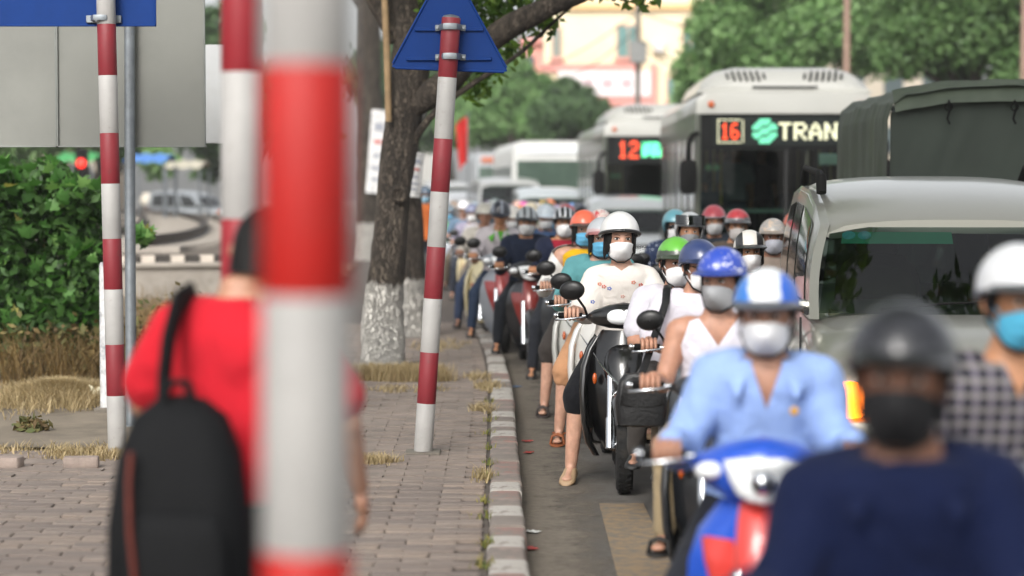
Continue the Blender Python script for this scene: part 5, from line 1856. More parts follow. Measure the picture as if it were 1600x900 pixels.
        if accent:
            def decal():
                mb = MB()
                zs = [(.70, .19, -.562, .14), (.62, .22, -.577, .16), (.50, .225, -.572, .17), (.38, .21, -.55, .17)]
                def fn(u, v):
                    k = v * 3; i = min(int(k), 2); f = k - i
                    z, w, y, sw = (zs[i][n_] * (1 - f) + zs[i + 1][n_] * f for n_ in range(4))
                    q0, q1 = -.95 + .55 * v, -.45 + .50 * v
                    q = q0 + (q1 - q0) * u
                    return (q * w, y + sw * abs(q) ** 1.8 - .004, z)
                mb.grid(fn, 6, 9, (0, .003, 0)); return mb
            part('side_flash', decal, A_, ls)
    def seatf():
        mb = MB()
        mb.loft([mb.ring((0, y, z), (rx, rz_), 3, 'xz', 20) for y, rx, rz_, z in ((-.20, .05, .02, .675), (-.16, .10, .04, .68), (.0, .135, .05, .675), (.2, .14, .05, .68), (.3, .135, .055, .715), (.5, .13, .05, .735), (.66, .09, .04, .75), (.70, .03, .02, .755))]); return mb
    part('seat', seatf, mat('seat_' + seat.strip('#'), seat, .55, 0, .1, 20, bmp=.3, bscale=150))
    def bars():
        mb = MB()
        for s in (-1, 1):
            mb.tube([(0, -.46, .90), (s * .12, -.44, .915), (s * .20, -.40, .932), (s * .37, -.375, .935)], .011, 10)
        return mb
    hb = part('handlebar', bars, M_CHROME)
    for s in (-1, 1):
        for nm, mk, m_ in (('grip', lambda: MB().tube([(s * .225, -.395, .934), (s * .23, -.394, .934), (s * .355, -.377, .935), (s * .36, -.376, .935)], [.012, .017, .017, .012], 12), M_RUBBER),
                           ('brake_lever', lambda: MB().tube([(s * .20, -.43, .93), (s * .26, -.455, .925), (s * .35, -.45, .915), (s * .375, -.43, .912)], [.007, .006, .005, .006], 8), M_CHROME),
                           ('bar_end', lambda: MB().lathe([(-.012, .004), (-.008, .016), (.008, .016), (.012, .004)], (s * .375, -.375, .935), 'x', 12), M_CHROME)):
            kk = (key, nm, s)
            if kk not in CACHE: CACHE[kk] = mk().mesh(nm, True)
            link(nm, CACHE[kk], m_, hb)
        if mirrors[0 if s < 0 else 1]:
            kk = (key, 'mir', s)
            if kk not in CACHE:
                ms = MB().tube([(s * .20, -.41, .935), (s * .215, -.43, .98), (s * .25, -.445, 1.03), (s * .27, -.445, 1.06)], .007, 8).mesh('mirror_stalk', True)
                mh = MB(); mh.lathe([(-.02, .004), (-.017, .03), (-.008, .052), (.006, .058), (.012, .055), (.012, .004)], (0, 0, 0), 'y', 24)
                for i, p in enumerate(mh.v): mh.v[i] = Vector((p.x * 1.25, p.y, p.z * .95))
                mh.xf(Matrix.Translation((s * .285, -.445, 1.075)) @ Euler((.12, s * .15, s * .22)).to_matrix().to_4x4())
                mg = MB(); mg.lathe([(.0125, .05), (.0135, .002)], (0, 0, 0), 'y', 24)
                for i, p in enumerate(mg.v): mg.v[i] = Vector((p.x * 1.25, p.y, p.z * .95))
                mg.xf(Matrix.Translation((s * .285, -.445, 1.075)) @ Euler((.12, s * .15, s * .22)).to_matrix().to_4x4())
                CACHE[kk] = (ms, mh.mesh('mirror', True), mg.mesh('mirror_glass', True))
            mo = link('mirror', CACHE[kk][1], M_BLACK, t)
            link('mirror_stalk', CACHE[kk][0], M_RUBBER, mo)
            link('mirror_glass', CACHE[kk][2], mat('mirror_silver', '#b9bcbe', .04, 1.0, .02, 4), mo)
    def exh():
        return MB().tube([(.16, -.05, .22), (.17, .2, .24), (.175, .3, .27), (.18, .62, .33), (.18, .66, .335)], [.02, .022, .05, .052, .03], 14)
    part('exhaust', exh, M_STEEL)
    def swing():
        mb = MB(); mb.tube([(-.1, .05, .33), (-.1, RY, fr)], [.05, .035], 10); mb.tube([(.1, .05, .33), (.09, RY, fr)], [.03, .025], 10)
        mb.tube([(-.11, RY, fr), (-.12, .45, .6)], [.025, .025], 10); return mb
    part('swingarm', swing, M_BLACK)
    if plate:
        build(MB().box((-.0, -.655, .68), (.15, .006, .09), (-.35, 0, 0)), 'front_plate', M_PLATE, t, bevel=.004)
    return t
# ================================================================== CARS, BUSES, TRUCK
M_GLASS = glass('car_glass', '#94a49c', 1.4)
M_GLASS_D = glass('tinted_glass', '#5d6a66', 2.0)
M_INT = mat('car_interior', '#2c2b29', .9, 0, .15, 4)
M_INTB = mat('beige_interior', '#77705f', .9, 0, .1, 4)
M_SEAL = mat('window_seal', '#0f1011', .6, 0, .1, 8)
def car_wheel(t, x, y, r, w=.2):
    s = 1 if x > 0 else -1
    wo = build(MB().lathe([(-w / 2, r * .62), (-w / 2, r * .93), (-w * .35, r), (w * .35, r), (w / 2, r * .93), (w / 2, r * .62)], (x, y, r), 'x', 32), 'wheel', M_TYRE, t)
    mb = MB(); mb.lathe([(s * w * .30, r * .1), (s * w * .42, r * .2), (s * w * .38, r * .5), (s * w * .46, r * .62)], (x, y, r), 'x', 28)
    for k in range(6):
        a = 2 * PI * k / 6
        mb.tube([(x + s * w * .42, y + r * .15 * math.cos(a), r + r * .15 * math.sin(a)), (x + s * w * .43, y + r * .58 * math.cos(a), r + r * .58 * math.sin(a))], [.04, .03], 8)
    build(mb, 'rim', M_ALU, wo)
def car(lab, loc, rz, W=1.75, L=4.4, col='#8f9290', hood=.98, belt=1.0, yc=-1.15, roof=((-.55, 1.50), (-.2, 1.60), (.4, 1.69), (1.2, 1.72), (1.95, 1.68)), yb=2.08, cat='car', name='parked_car', rails=False, interior=M_INT, wheel_r=.34, stick=False, group=None, signal=False, mirrors=True, glassm=None, sc=1.0, lampdrop=.25):
    t = thing(name, lab, cat, loc, rz, group, sc)
    P_ = mat('carpaint_' + col.strip('#'), col, .3, .55, .05, 1.2, coat=.6, dirt='#7b756a', dirt_amt=.3)
    G = glassm or M_GLASS
    hw = W / 2
    yf, yr_ = -L / 2, L / 2
    mb = MB()
    st = [(yf, hw * .82, .36, .60), (yf + .03, hw * .88, .30, .72), (yf + .12, hw * .94, .26, hood - .16), (yf + .35, hw * .985, .24, hood - .07), (yc - .25, hw, .24, hood - .01), (yc, hw, .24, hood + .005), (yc + .25, hw, .24, belt), (0.2, hw, .24, belt + .01), (yb - .2, hw, .24, belt + .02), (yr_ - .12, hw * .98, .26, belt), (yr_ - .02, hw * .92, .32, belt - .1), (yr_, hw * .85, .4, belt - .2)]
    mb.loft([mb.ring((0, y, (a + b) / 2), (w, (b - a) / 2), 5.5, 'xz', 36) for y, w, a, b in st])
    build(mb, 'body', P_, t)
    # roof
    rh = hw - .17
    mb = MB()
    rf = [(roof[0][0] - .06, roof[0][1] - .035)] + list(roof) + [(roof[-1][0] + .12, roof[-1][1] - .10)]
    rings = []
    for i, (y, z) in enumerate(rf):
        k = rh * (1.0 if 0 < i < len(rf) - 1 else .97)
        ring = []
        for q in range(13):
            u = -1 + q / 6
            ring.append((u * (k + .045), y, z - .055 * abs(u) ** 3.0 - (.03 if abs(u) > .99 else 0)))
        ring += [(u * k, y, z - .075 - .03 * abs(u) ** 3) for u in (1, .5, 0, -.5, -1)]
        rings.append(ring)
    mb.loft(rings)
    rfo = build(mb, 'roof', P_, t, sub=0)
    y0, z0 = roof[0]
    def roofz(y): return float(np.interp(y, [r[0] for r in roof], [r[1] for r in roof]))
    yr2, zr2 = roof[-1]
    bw = hw - .05
    zb = belt - .02
    yB, yC = (y0 + yr2) / 2 - .25, yr2 - .62
    # glazing
    def pane(nm, c, bulge, m_=None):
        c = [Vector(q) for q in c]
        mbp = MB()
        def fn(u, v):
            p = (c[0] * (1 - u) + c[1] * u) * (1 - v) + (c[3] * (1 - u) + c[2] * u) * v
            return p + Vector(bulge) * (4 * u * (1 - u)) * (1 + 0 * v)
        mbp.grid(fn, 10, 4)
        return build(mbp, nm, m_ or G, t)
    ws = pane('windshield', ((-bw + .04, yc - .02, hood + .0), (bw - .04, yc - .02, hood + .0), (rh - .02, y0 - .01, z0 - .075), (-rh + .02, y0 - .01, z0 - .075)), (0, -.10, 0))
    pane('rear_window', ((bw - .06, yb + .04, zb), (-bw + .06, yb + .04, zb), (-rh + .05, yr2 + .09, zr2 - .1), (rh - .05, yr2 + .09, zr2 - .1)), (0, .05, 0), M_GLASS_D)
    M_PRIV = mat('privacy_glass', '#0a0d0d', .06, 0, .1, 3, spec=.6)
    for s in (-1, 1):
        def sp(u, v, off=0.0):
            yb0, yt0 = yc - .06 + (yb + .03 - yc + .06) * u, y0 - .03 + (yr2 + .07 - y0 + .03) * u
            y_ = yb0 * (1 - v) + yt0 * v
            zt = roofz(yt0) - .06
            z_ = (zb - .03) * (1 - v) + zt * v
            x_ = (bw + .012) * (1 - v) + (rh + .035) * v + .025 * math.sin(PI * v) + off
            return (s * x_, y_, z_)
        build(MB().grid(lambda u, v: sp(u, v), 30, 10, (-s * .05, 0, 0)), 'side_frame', P_, t)
        for ua, ub in ((.115, .385), (.425, .655), (.70, .93)):
            build(MB().grid(lambda u, v: sp(ua + (ub - ua) * u + (.03 * (1 - v) * (1 - u) * 0), .10 + .76 * v, .004), 12, 8, (s * .002, 0, 0)), 'side_window', M_PRIV, t)
        mbp = MB(); mbp.tube([(s * (bw + .02), yc + .05, zb + .0), (s * (bw + .035), 0, zb + .015), (s * (bw + .02), yb - .05, zb + .01)], .016, 8)
        build(mbp, 'window_trim', M_SEAL, t)
        # door seams and handles
        for yy in (yc + .12, yB, yC):
            build(MB().box((s * (hw - .002), yy, .64), (.012, .012, .62)), 'door_seam', M_SEAL, t, smooth=False)
        for yy in (yB - .16, yC - .14):
            build(MB().tube([(s * (hw + .0), yy - .09, .88), (s * (hw + .03), yy - .06, .885), (s * (hw + .03), yy + .06, .885), (s * (hw + .0), yy + .09, .88)], .013, 8), 'door_handle', P_, t)
        build(MB().box((s * (hw + .002), .2, .5), (.02, L * .52, .09)), 'side_moulding', M_BLACK, t, bevel=.01)
        if mirrors:
            mo = MB(); mo.loft([mo.ring((s * (hw + .13), yc + .22 + dy, belt + .06), (rx, rz_), 3, 'xz', 20) for dy, rx, rz_ in ((-.05, .05, .045), (-.03, .10, .085), (.03, .115, .10), (.06, .11, .095))])
            mo.tube([(s * (hw - .06), yc + .22, belt + .0), (s * (hw + .05), yc + .22, belt + .02)], [.035, .03], 8)
            mo_ = build(mo, 'mirror', P_, t)
            build(MB().box((s * (hw + .13), yc + .285, belt + .06), (.19, .006, .15)), 'mirror_glass', mat('mirror_silver', '#b9bcbe'), mo_, bevel=.01)
            build(MB().box((s * (hw + .12), yc + .21, belt - .05), (.16, .08, .04)), 'mirror_foot', M_BLACK, mo_, bevel=.012)
    # front: grille, lamps, bumper, plate
    gz = hood - lampdrop
    build(MB().box((0, yf + .045, gz), (W * .46, .06, .15)), 'grille', M_BLACK, t, bevel=.012)
    for k in range(3):
        build(MB().box((0, yf + .012, gz - .05 + k * .05), (W * .45, .02, .012)), 'grille_bar', M_CHROME, t, bevel=.003)
    for s in (-1, 1):
        hl = MB(); hl.loft([hl.ring((s * hw * (.44 if signal else .72), yf + y, gz + .005), (rx, rz_), 3.5, 'xz', 20) for y, rx, rz_ in ((.12, .19, .10), (.05, .185, .095), (.015, .16, .08), (.0, .10, .05))])
        h_ = build(hl, 'headlight', M_LENS, t)
        ts_ = MB(); ts_.loft([ts_.ring((s * hw * (.80 if signal else .955), yf + y - (.09 if signal else 0), gz + .005), (rx * (1.5 if signal else 1), rz_), 3, 'xz', 16) for y, rx, rz_ in ((.24, .03, .09), (.10, .055, .09), (.05, .05, .08), (.03, .025, .05))])
        build(ts_, 'turn_signal', emis('lit_turn_signal', '#ff7a14', 6.0) if (signal and s < 0) else M_AMBER, h_)
        build(MB().lathe([(-.02, .02), (-.01, .055), (.03, .06)], (s * hw * .72, yf + .03, .45), 'y', 16), 'fog_lamp', M_LENS, t)
        for yy in (yf + .82, yr_ - .85):
            car_wheel(t, s * (hw - .105), yy, wheel_r)
            build(MB().torus((s * (hw - .012), yy, wheel_r), wheel_r + .035, .028, 'x', 32, 8), 'wheel_arch', M_BLACK, t)
        build(MB().box((s * hw * .80, yr_ - .01, .85), (.16, .06, .34)), 'tail_lamp', M_REDLENS, t, bevel=.02)
    bm = MB(); bm.loft([bm.ring((x, y, .44), (.07, .10), 3.5, 'yz', 16) for x, y in ((-hw * .97, yf + .25), (-hw * .85, yf + .06), (-hw * .4, yf - .01), (0, yf - .025), (hw * .4, yf - .01), (hw * .85, yf + .06), (hw * .97, yf + .25))])
    build(bm, 'bumper', P_, t)
    build(MB().box((0, yf - .10, .46), (.47, .012, .11)), 'number_plate', M_PLATE, t, bevel=.004)
    for s in (-.25, .3):
        build(MB().tube([(s - .22, yc - .05, hood + .02), (s + .1, yc - .085, hood + .055), (s + .32, yc - .03, hood + .06)], [.01, .008, .006], 6), 'wiper', M_RUBBER, t)
    # interior
    build(MB().box((0, yc + .28, belt - .1), (W - .28, .42, .16)), 'dashboard', interior, t, bevel=.04)
    for s in (-1, 1):
        se_ = MB()
        se_.loft([se_.ring((s * .38, y, z), (rx, rz_), 3, 'xz', 16) for y, rx, rz_, z in ((yc + 1.05, .22, .25, .95), (yc + 1.12, .25, .30, .97), (yc + 1.22, .24, .28, .97))])
        se_.ell((s * .38, yc + 1.18, 1.33), (.13, .06, .10), 16, 10, 2.6)
        se_.box((s * .38, yc + .85, .72), (.5, .5, .14))
        build(se_, 'seat', interior, t)
    build(MB().torus((.38, yc + .55, belt + .02), .18, .016, 'y', 24, 8), 'steering_wheel', M_RUBBER, t, rot=None)
    if rails:
        for s in (-1, 1):
            build(MB().tube([(s * (rh - .01), .02, roofz(.02) - .02), (s * (rh - .01), .05, roofz(.1) + .05), (s * (rh - .01), .2, roofz(.2) + .07), (s * (rh - .01), 1.5, roofz(1.5) + .07), (s * (rh - .01), 1.65, roofz(1.65) - .01)], [.03, .032, .022, .022, .03], 10), 'roof_rail', M_RUBBER, rfo)
    if stick:
        # green sun strip and two round stickers inside the windshield
        c = [Vector((-bw + .04, yc - .02, hood)), Vector((bw - .04, yc - .02, hood)), Vector((rh - .02, y0 - .01, z0 - .075)), Vector((-rh + .02, y0 - .01, z0 - .075))]
        def wpt(u, v, dy=.012):
            p = (c[0] * (1 - u) + c[1] * u) * (1 - v) + (c[3] * (1 - u) + c[2] * u) * v
            return p + Vector((0, -.10 + dy, 0)) * (4 * u * (1 - u)) + Vector((0, dy, 0))
        build(MB().grid(lambda u, v: wpt(.05 + .42 * u, .80 + .14 * v), 12, 2), 'sun_strip', mat('green_film', '#3f9a7f', .4, 0, .05, 3), ws)
        for u0 in (.075, .135):
            disc = MB()
            ctr = wpt(u0, .9, .006)
            disc.add([ctr] + [wpt(u0 + .026 * math.cos(2 * PI * k / 18), .9 + .05 * math.sin(2 * PI * k / 18), .006) for k in range(18)], [(0, 1 + k, 1 + (k + 1) % 18) for k in range(18)])
            build(disc, 'sticker', mat('sticker_blue', '#5fb3c4', .4, 0, .2, 12), ws)
    return t

# ---------------- bitmap lettering for the LED boards
FONT = {'1': ('00100', '01100', '00100', '00100', '00100', '00100', '01110'), '6': ('01110', '10000', '10000', '11110', '10001', '10001', '01110'), '2': ('01110', '10001', '00001', '00110', '01000', '10000', '11111'),
        'T': ('11111', '00100', '00100', '00100', '00100', '00100', '00100'), 'R': ('11110', '10001', '10001', '11110', '10100', '10010', '10001'), 'A': ('00100', '01010', '01010', '10001', '11111', '10001', '10001'), 'N': ('10001', '11001', '11001', '10101', '10011', '10011', '10001'), 'S': ('01111', '10000', '10000', '01110', '00001', '00001', '11110')}
def led_letters(word, cell, name, m, parent, loc, sx=1.0):
    for i, ch in enumerate(word):
        mb, _ = led_word(ch, cell, 2)
        mb.xf(Matrix.Diagonal((sx, 1, 1, 1)))
        build(mb, name, m, parent, smooth=False, loc=(loc[0] + i * 6.2 * cell * sx, loc[1], loc[2]))
    return 6.2 * cell * sx * len(word)
def led_word(word, cell, bold=1):
    mb = MB()
    x = 0
    for ch in word:
        for j, row in enumerate(FONT[ch]):
            for i, b in enumerate(row):
                if b == '1':
                    mb.box((x + i * cell * 1.0, 0, -j * cell), (cell * (.86 if bold == 1 else 1.25), .004, cell * .86))
        x += 6.2 * cell
    return mb, x
def bus(lab, loc, rz, number, L=7.0, H=3.02, W=2.5, word='TRAN', passengers=True):
    t = thing('city_bus', lab, 'bus', loc, rz, 'city buses')
    hw = W / 2
    M_WH = mat('bus_white', '#a3a39d', .35, .0, .05, .8, coat=.4, dirt='#a39d90', dirt_amt=.35)
    M_SIDE = mat('bus_side', '#454940', .35, .1, .08, .7, coat=.3, dirt='#3f3c35', dirt_amt=.5)
    M_DK = mat('bus_black', '#090b0b', .5, 0, .1, 3, spec=.2)
    def bx(x0, x1, y0, y1, z0, z1, nm, m_, p=t, bev=0.0, sm=False):
        return build(MB().box(((x0 + x1) / 2, (y0 + y1) / 2, (z0 + z1) / 2), (abs(x1 - x0), abs(y1 - y0), abs(z1 - z0))), nm, m_, p, smooth=bool(bev), bevel=bev)
    # roof shell
    mb = MB()
    def rr(y, w, zt, dz):
        return [(-w, y, H - .30 * dz), (-w, y, H - .13 * dz), (-w + .05, y, H - .05), (-w + .16, y, zt - .005), (-w * .4, y, zt + .02), (w * .4, y, zt + .02), (w - .16, y, zt - .005), (w - .05, y, H - .05), (w, y, H - .13 * dz), (w, y, H - .30 * dz)]
    mb.loft([rr(y, w, z, 1) for y, w, z in ((0.02, hw - .09, H - .05), (.06, hw - .03, H - .02), (.2, hw, H), (L - .15, hw, H), (L, hw - .05, H - .04))])
    build(mb, 'roof', M_WH, t)
    # roof pod (air conditioner) with vent slats
    mb = MB()
    prof = lambda w, z0, z1: [(-w, z0), (-w * .93, z0 + (z1 - z0) * .45), (-w * .78, z0 + (z1 - z0) * .85), (-w * .55, z1), (w * .55, z1), (w * .78, z0 + (z1 - z0) * .85), (w * .93, z0 + (z1 - z0) * .45), (w, z0)]
    mb.loft([[(x, y, z) for x, z in prof(w, H - .01, zt)] for y, w, zt in ((.12, hw - .02, H + .10), (.30, hw - .04, H + .30), (.6, hw - .06, H + .36), (3.2, hw - .06, H + .36), (3.5, hw - .1, H + .2))])
    pod = build(mb, 'roof_unit', M_WH, t)
    pz = H + .215
    for s in (-1, 1):
        for k in range(7):
            x = s * (.28 + .085 * k)
            build(MB().box((x, .205 + .0, pz + .01), (.028, .05, .17 if 0 < k < 6 else .08), (-.72, s * .25, 0)), 'vent_slat', M_DK, pod, smooth=False)
    build(MB().box((0, .11, H + .07), (.9, .03, .025)), 'pod_seam', M_DK, pod, smooth=False)
    # front: white cap, destination board, windshield, lower panel
    cap = MB(); cap.loft([[(x * k, y, z) for x, z in ((-hw, H - .30), (-hw, H - .12), (-hw + .12, H - .02), (hw - .12, H - .02), (hw, H - .12), (hw, H - .30))] for y, k in ((-.02, .95), (.0, .985), (.10, .998))])
    build(cap, 'front_cap', M_WH, t)
    for s in (-1, 1):
        build(MB().lathe([(-.05, .01), (-.045, .04), (-.02, .05), (.01, .05)], (s * (hw - .22), -.01, H - .17), 'y', 16), 'marker_lamp', M_AMBER, t)
    bx(-hw + .03, hw - .03, .02, .06, 2.22, H - .302, 'header_panel', M_DK)
    bd = bx(-hw + .26, hw - .26, -.004, .018, 2.28, H - .34, 'destination_board', mat('led_board', '#141a19', .5, 0, .1, 6, spec=.2))
    zc = (2.28 + H - .34) / 2
    hh = (H - .34 - 2.28)
    if number == '16':
        c = hh * .80 / 8.2
        wN = led_letters('16', c * .82, 'led_digit', emis('led_orange', '#ff4a16', 1.7), bd, (-hw + .37, -.012, zc + c * .82 * 3), .68)
        fr_ = MB()
        fw = wN + .05
        for k in range(int(fw / .03) + 1):
            for z in (-.155, .155): fr_.box((k * .03 - .05, 0, z), (.02, .004, .016))
        for k in range(10):
            for x in (-.05, fw - .03): fr_.box((x, 0, -.14 + k * .031), (.018, .004, .02))
        build(fr_, 'led_frame', emis('led_cream', '#f4f2c8', 1.1), bd, smooth=False, loc=(-hw + .37, -.012, zc))
        lg = MB()
        for j in range(11):
            for i in range(11):
                x, z = i - 5, j - 5
                if x * x + z * z < 31 and not (abs(z - round(.5 * x) - 2) < .5 or abs(z - round(.5 * x) + 2) < .5 and x > -4):
                    lg.box((x * .031, 0, z * .031), (.03, .004, .027))
        build(lg, 'led_logo', emis('led_green', '#6fe8b4', 1.0), bd, smooth=False, loc=(-hw + .96, -.012, zc))
        led_letters(word, .034, 'led_letter', emis('led_cream', '#f4f2c8', 1.1), bd, (-hw + 1.17, -.012, zc + .034 * 3))
    else:
        c = hh * .75 / 7
        wN = led_letters('12', c, 'led_digit', emis('led_orange', '#ff4a16', 1.7), bd, (-hw + .32, -.012, zc + c * 3), .72)
        g = MB(); rg = random.Random(4)
        for i in range(34):
            for j in range(8):
                if rg.random() < .86: g.box((i * .036, 0, (j - 3.5) * .036), (.033, .004, .033))
        build(g, 'led_text', emis('led_mint', '#5dffb0', 1.8), bd, smooth=False, loc=(-hw + .32 + wN + .03, -.012, zc))
    ws = MB(); ws.grid(lambda u, v: ((u - .5) * 2 * (hw - .06), .02 - .06 * 4 * u * (1 - u), .98 + (2.22 - .98) * v), 12, 4)
    wso = build(ws, 'windshield', glass('bus_glass', '#8c9a95', .6), t)
    bx(-.02, .02, -.05, -.02, .98, 2.22, 'windshield_bar', M_SEAL)
    for s in (-1, 1):
        bx(s * (hw - .08), s * hw, -.01, .12, .35, H - .302, 'corner_post', M_DK if s > 0 else M_SIDE, bev=.02)
        build(MB().tube([(s * .1, -.06, 1.0), (s * .5, -.075, 1.08), (s * .95, -.05, 1.5)], [.016, .014, .012], 8), 'wiper', M_RUBBER, t)
    lp_ = MB(); lp_.loft([[(x * k, y, z) for x, z in ((-hw, .34), (-hw, .9), (-hw + .05, .976), (hw - .05, .976), (hw, .9), (hw, .34))] for y, k in ((-.06, .93), (-.02, .985), (.12, 1.0))])
    build(lp_, 'front_panel', M_WH, t)
    for s in (-1, 1):
        build(MB().lathe([(-.03, .01), (-.025, .08), (.0, .10), (.03, .10)], (s * .9, -.05, .62), 'y', 18), 'headlight', M_LENS, t)
    bx(-.25, .25, -.085, -.07, .42, .54, 'number_plate', M_PLATE)
    # sides
    for s in (-1, 1):
        x0, x1 = s * (hw - .05), s * hw
        bx(x0, x1, .12, L, .34, 1.05, 'side_panel', M_SIDE)
        bx(x0, x1, .12, L, 2.42, H - .29, 'cant_rail', M_SIDE)
        yy = .12
        k = 0
        while yy < L - .1:
            bx(x0, x1, yy, yy + .09, 1.05, 2.42, 'window_post', M_SEAL if k % 2 else M_SIDE)
            y2 = min(yy + 1.15, L - .1)
            build(MB().grid(lambda u, v: (s * (hw - .012), yy + .09 + (y2 - yy - .09) * u, 1.05 + 1.37 * v), 2, 2), 'side_window', glass('bus_side_glass', '#7c8985', 1.0, .12), t)
            yy += 1.15; k += 1
        for wy in (1.6, L - 1.7):
            car_wheel(t, s * (hw - .16), wy, .46, .28)
            build(MB().torus((s * (hw + .002), wy, .46), .53, .03, 'x', 32, 8), 'wheel_arch', M_DK, t)
        # mirrors on arms
        mo = build(MB().loft([MB().ring((s * (hw + .10), -.14 + dy, 1.85), (rx, rz_), 4, 'xz', 18) for dy, rx, rz_ in ((-.05, .08, .18), (-.02, .12, .24), (.06, .12, .24), (.08, .10, .22))]), 'mirror', M_RUBBER, t)
        build(MB().tube([(s * (hw - .03), .0, 2.45), (s * (hw + .05), -.2, 2.42), (s * (hw + .10), -.2, 2.3), (s * (hw + .1), -.12, 2.05)], [.035, .035, .04, .045], 10), 'mirror_arm', M_RUBBER, mo)
    bx(-hw + .03, hw - .03, L - .06, L, .34, H - .1, 'rear_panel', M_SIDE)
    bx(-hw + .06, hw - .06, .1, L - .07, .55, .75, 'floor', M_INT)
    # interior
    for yy in (.9, 2.0, 3.2, 4.4):
        for s in (-.8, .75):
            build(MB().tube([(s, yy, .75), (s, yy, H - .2)], .018, 8), 'grab_pole', mat('grab_yellow', '#b3a257', .4, .2, .1, 6), t)
    for yy in (1.5, 2.5, 3.5, 4.5):
        for s in (-.78, .78):
            sb = MB(); sb.loft([sb.ring((s, y, z), (.4, rz_), 3.5, 'xz', 16) for y, rz_, z in ((yy, .30, 1.3), (yy + .05, .34, 1.32), (yy + .1, .3, 1.32))]); sb.box((s, yy - .2, 1.02), (.8, .4, .1))
            build(sb, 'passenger_seat', mat('bus_seat', '#2c4f63', .8, 0, .1, 5), t)
    build(MB().box((0, .32, 1.02), (W - .2, .4, .2)), 'dashboard', M_INT, t, bevel=.04)
    build(MB().torus((.62, .55, 1.22), .24, .02, 'y', 24, 8), 'steering_wheel', M_RUBBER, t)
    # stickers and papers behind the glass
    bx(.46, .82, .03, .034, 2.02, 2.17, 'paper_card', mat('card_mint', '#b9d3c6', .6, 0, .05, 6), wso)
    for k, x in enumerate((-1.06, -.95)):
        build(MB().lathe([(.03, .001), (.03, .045)], (x, 0, 1.98 + .0 * k), 'y', 16), 'sticker', mat('sticker_green' + str(k), '#7cae7f', .5, 0, .1, 8), wso)
    bx(-hw + .1, hw - .1, .035, .04, 1.36, 1.41, 'glass_band', mat('band_mint', '#7f9f92', .5, 0, .1, 4), wso)
    return t

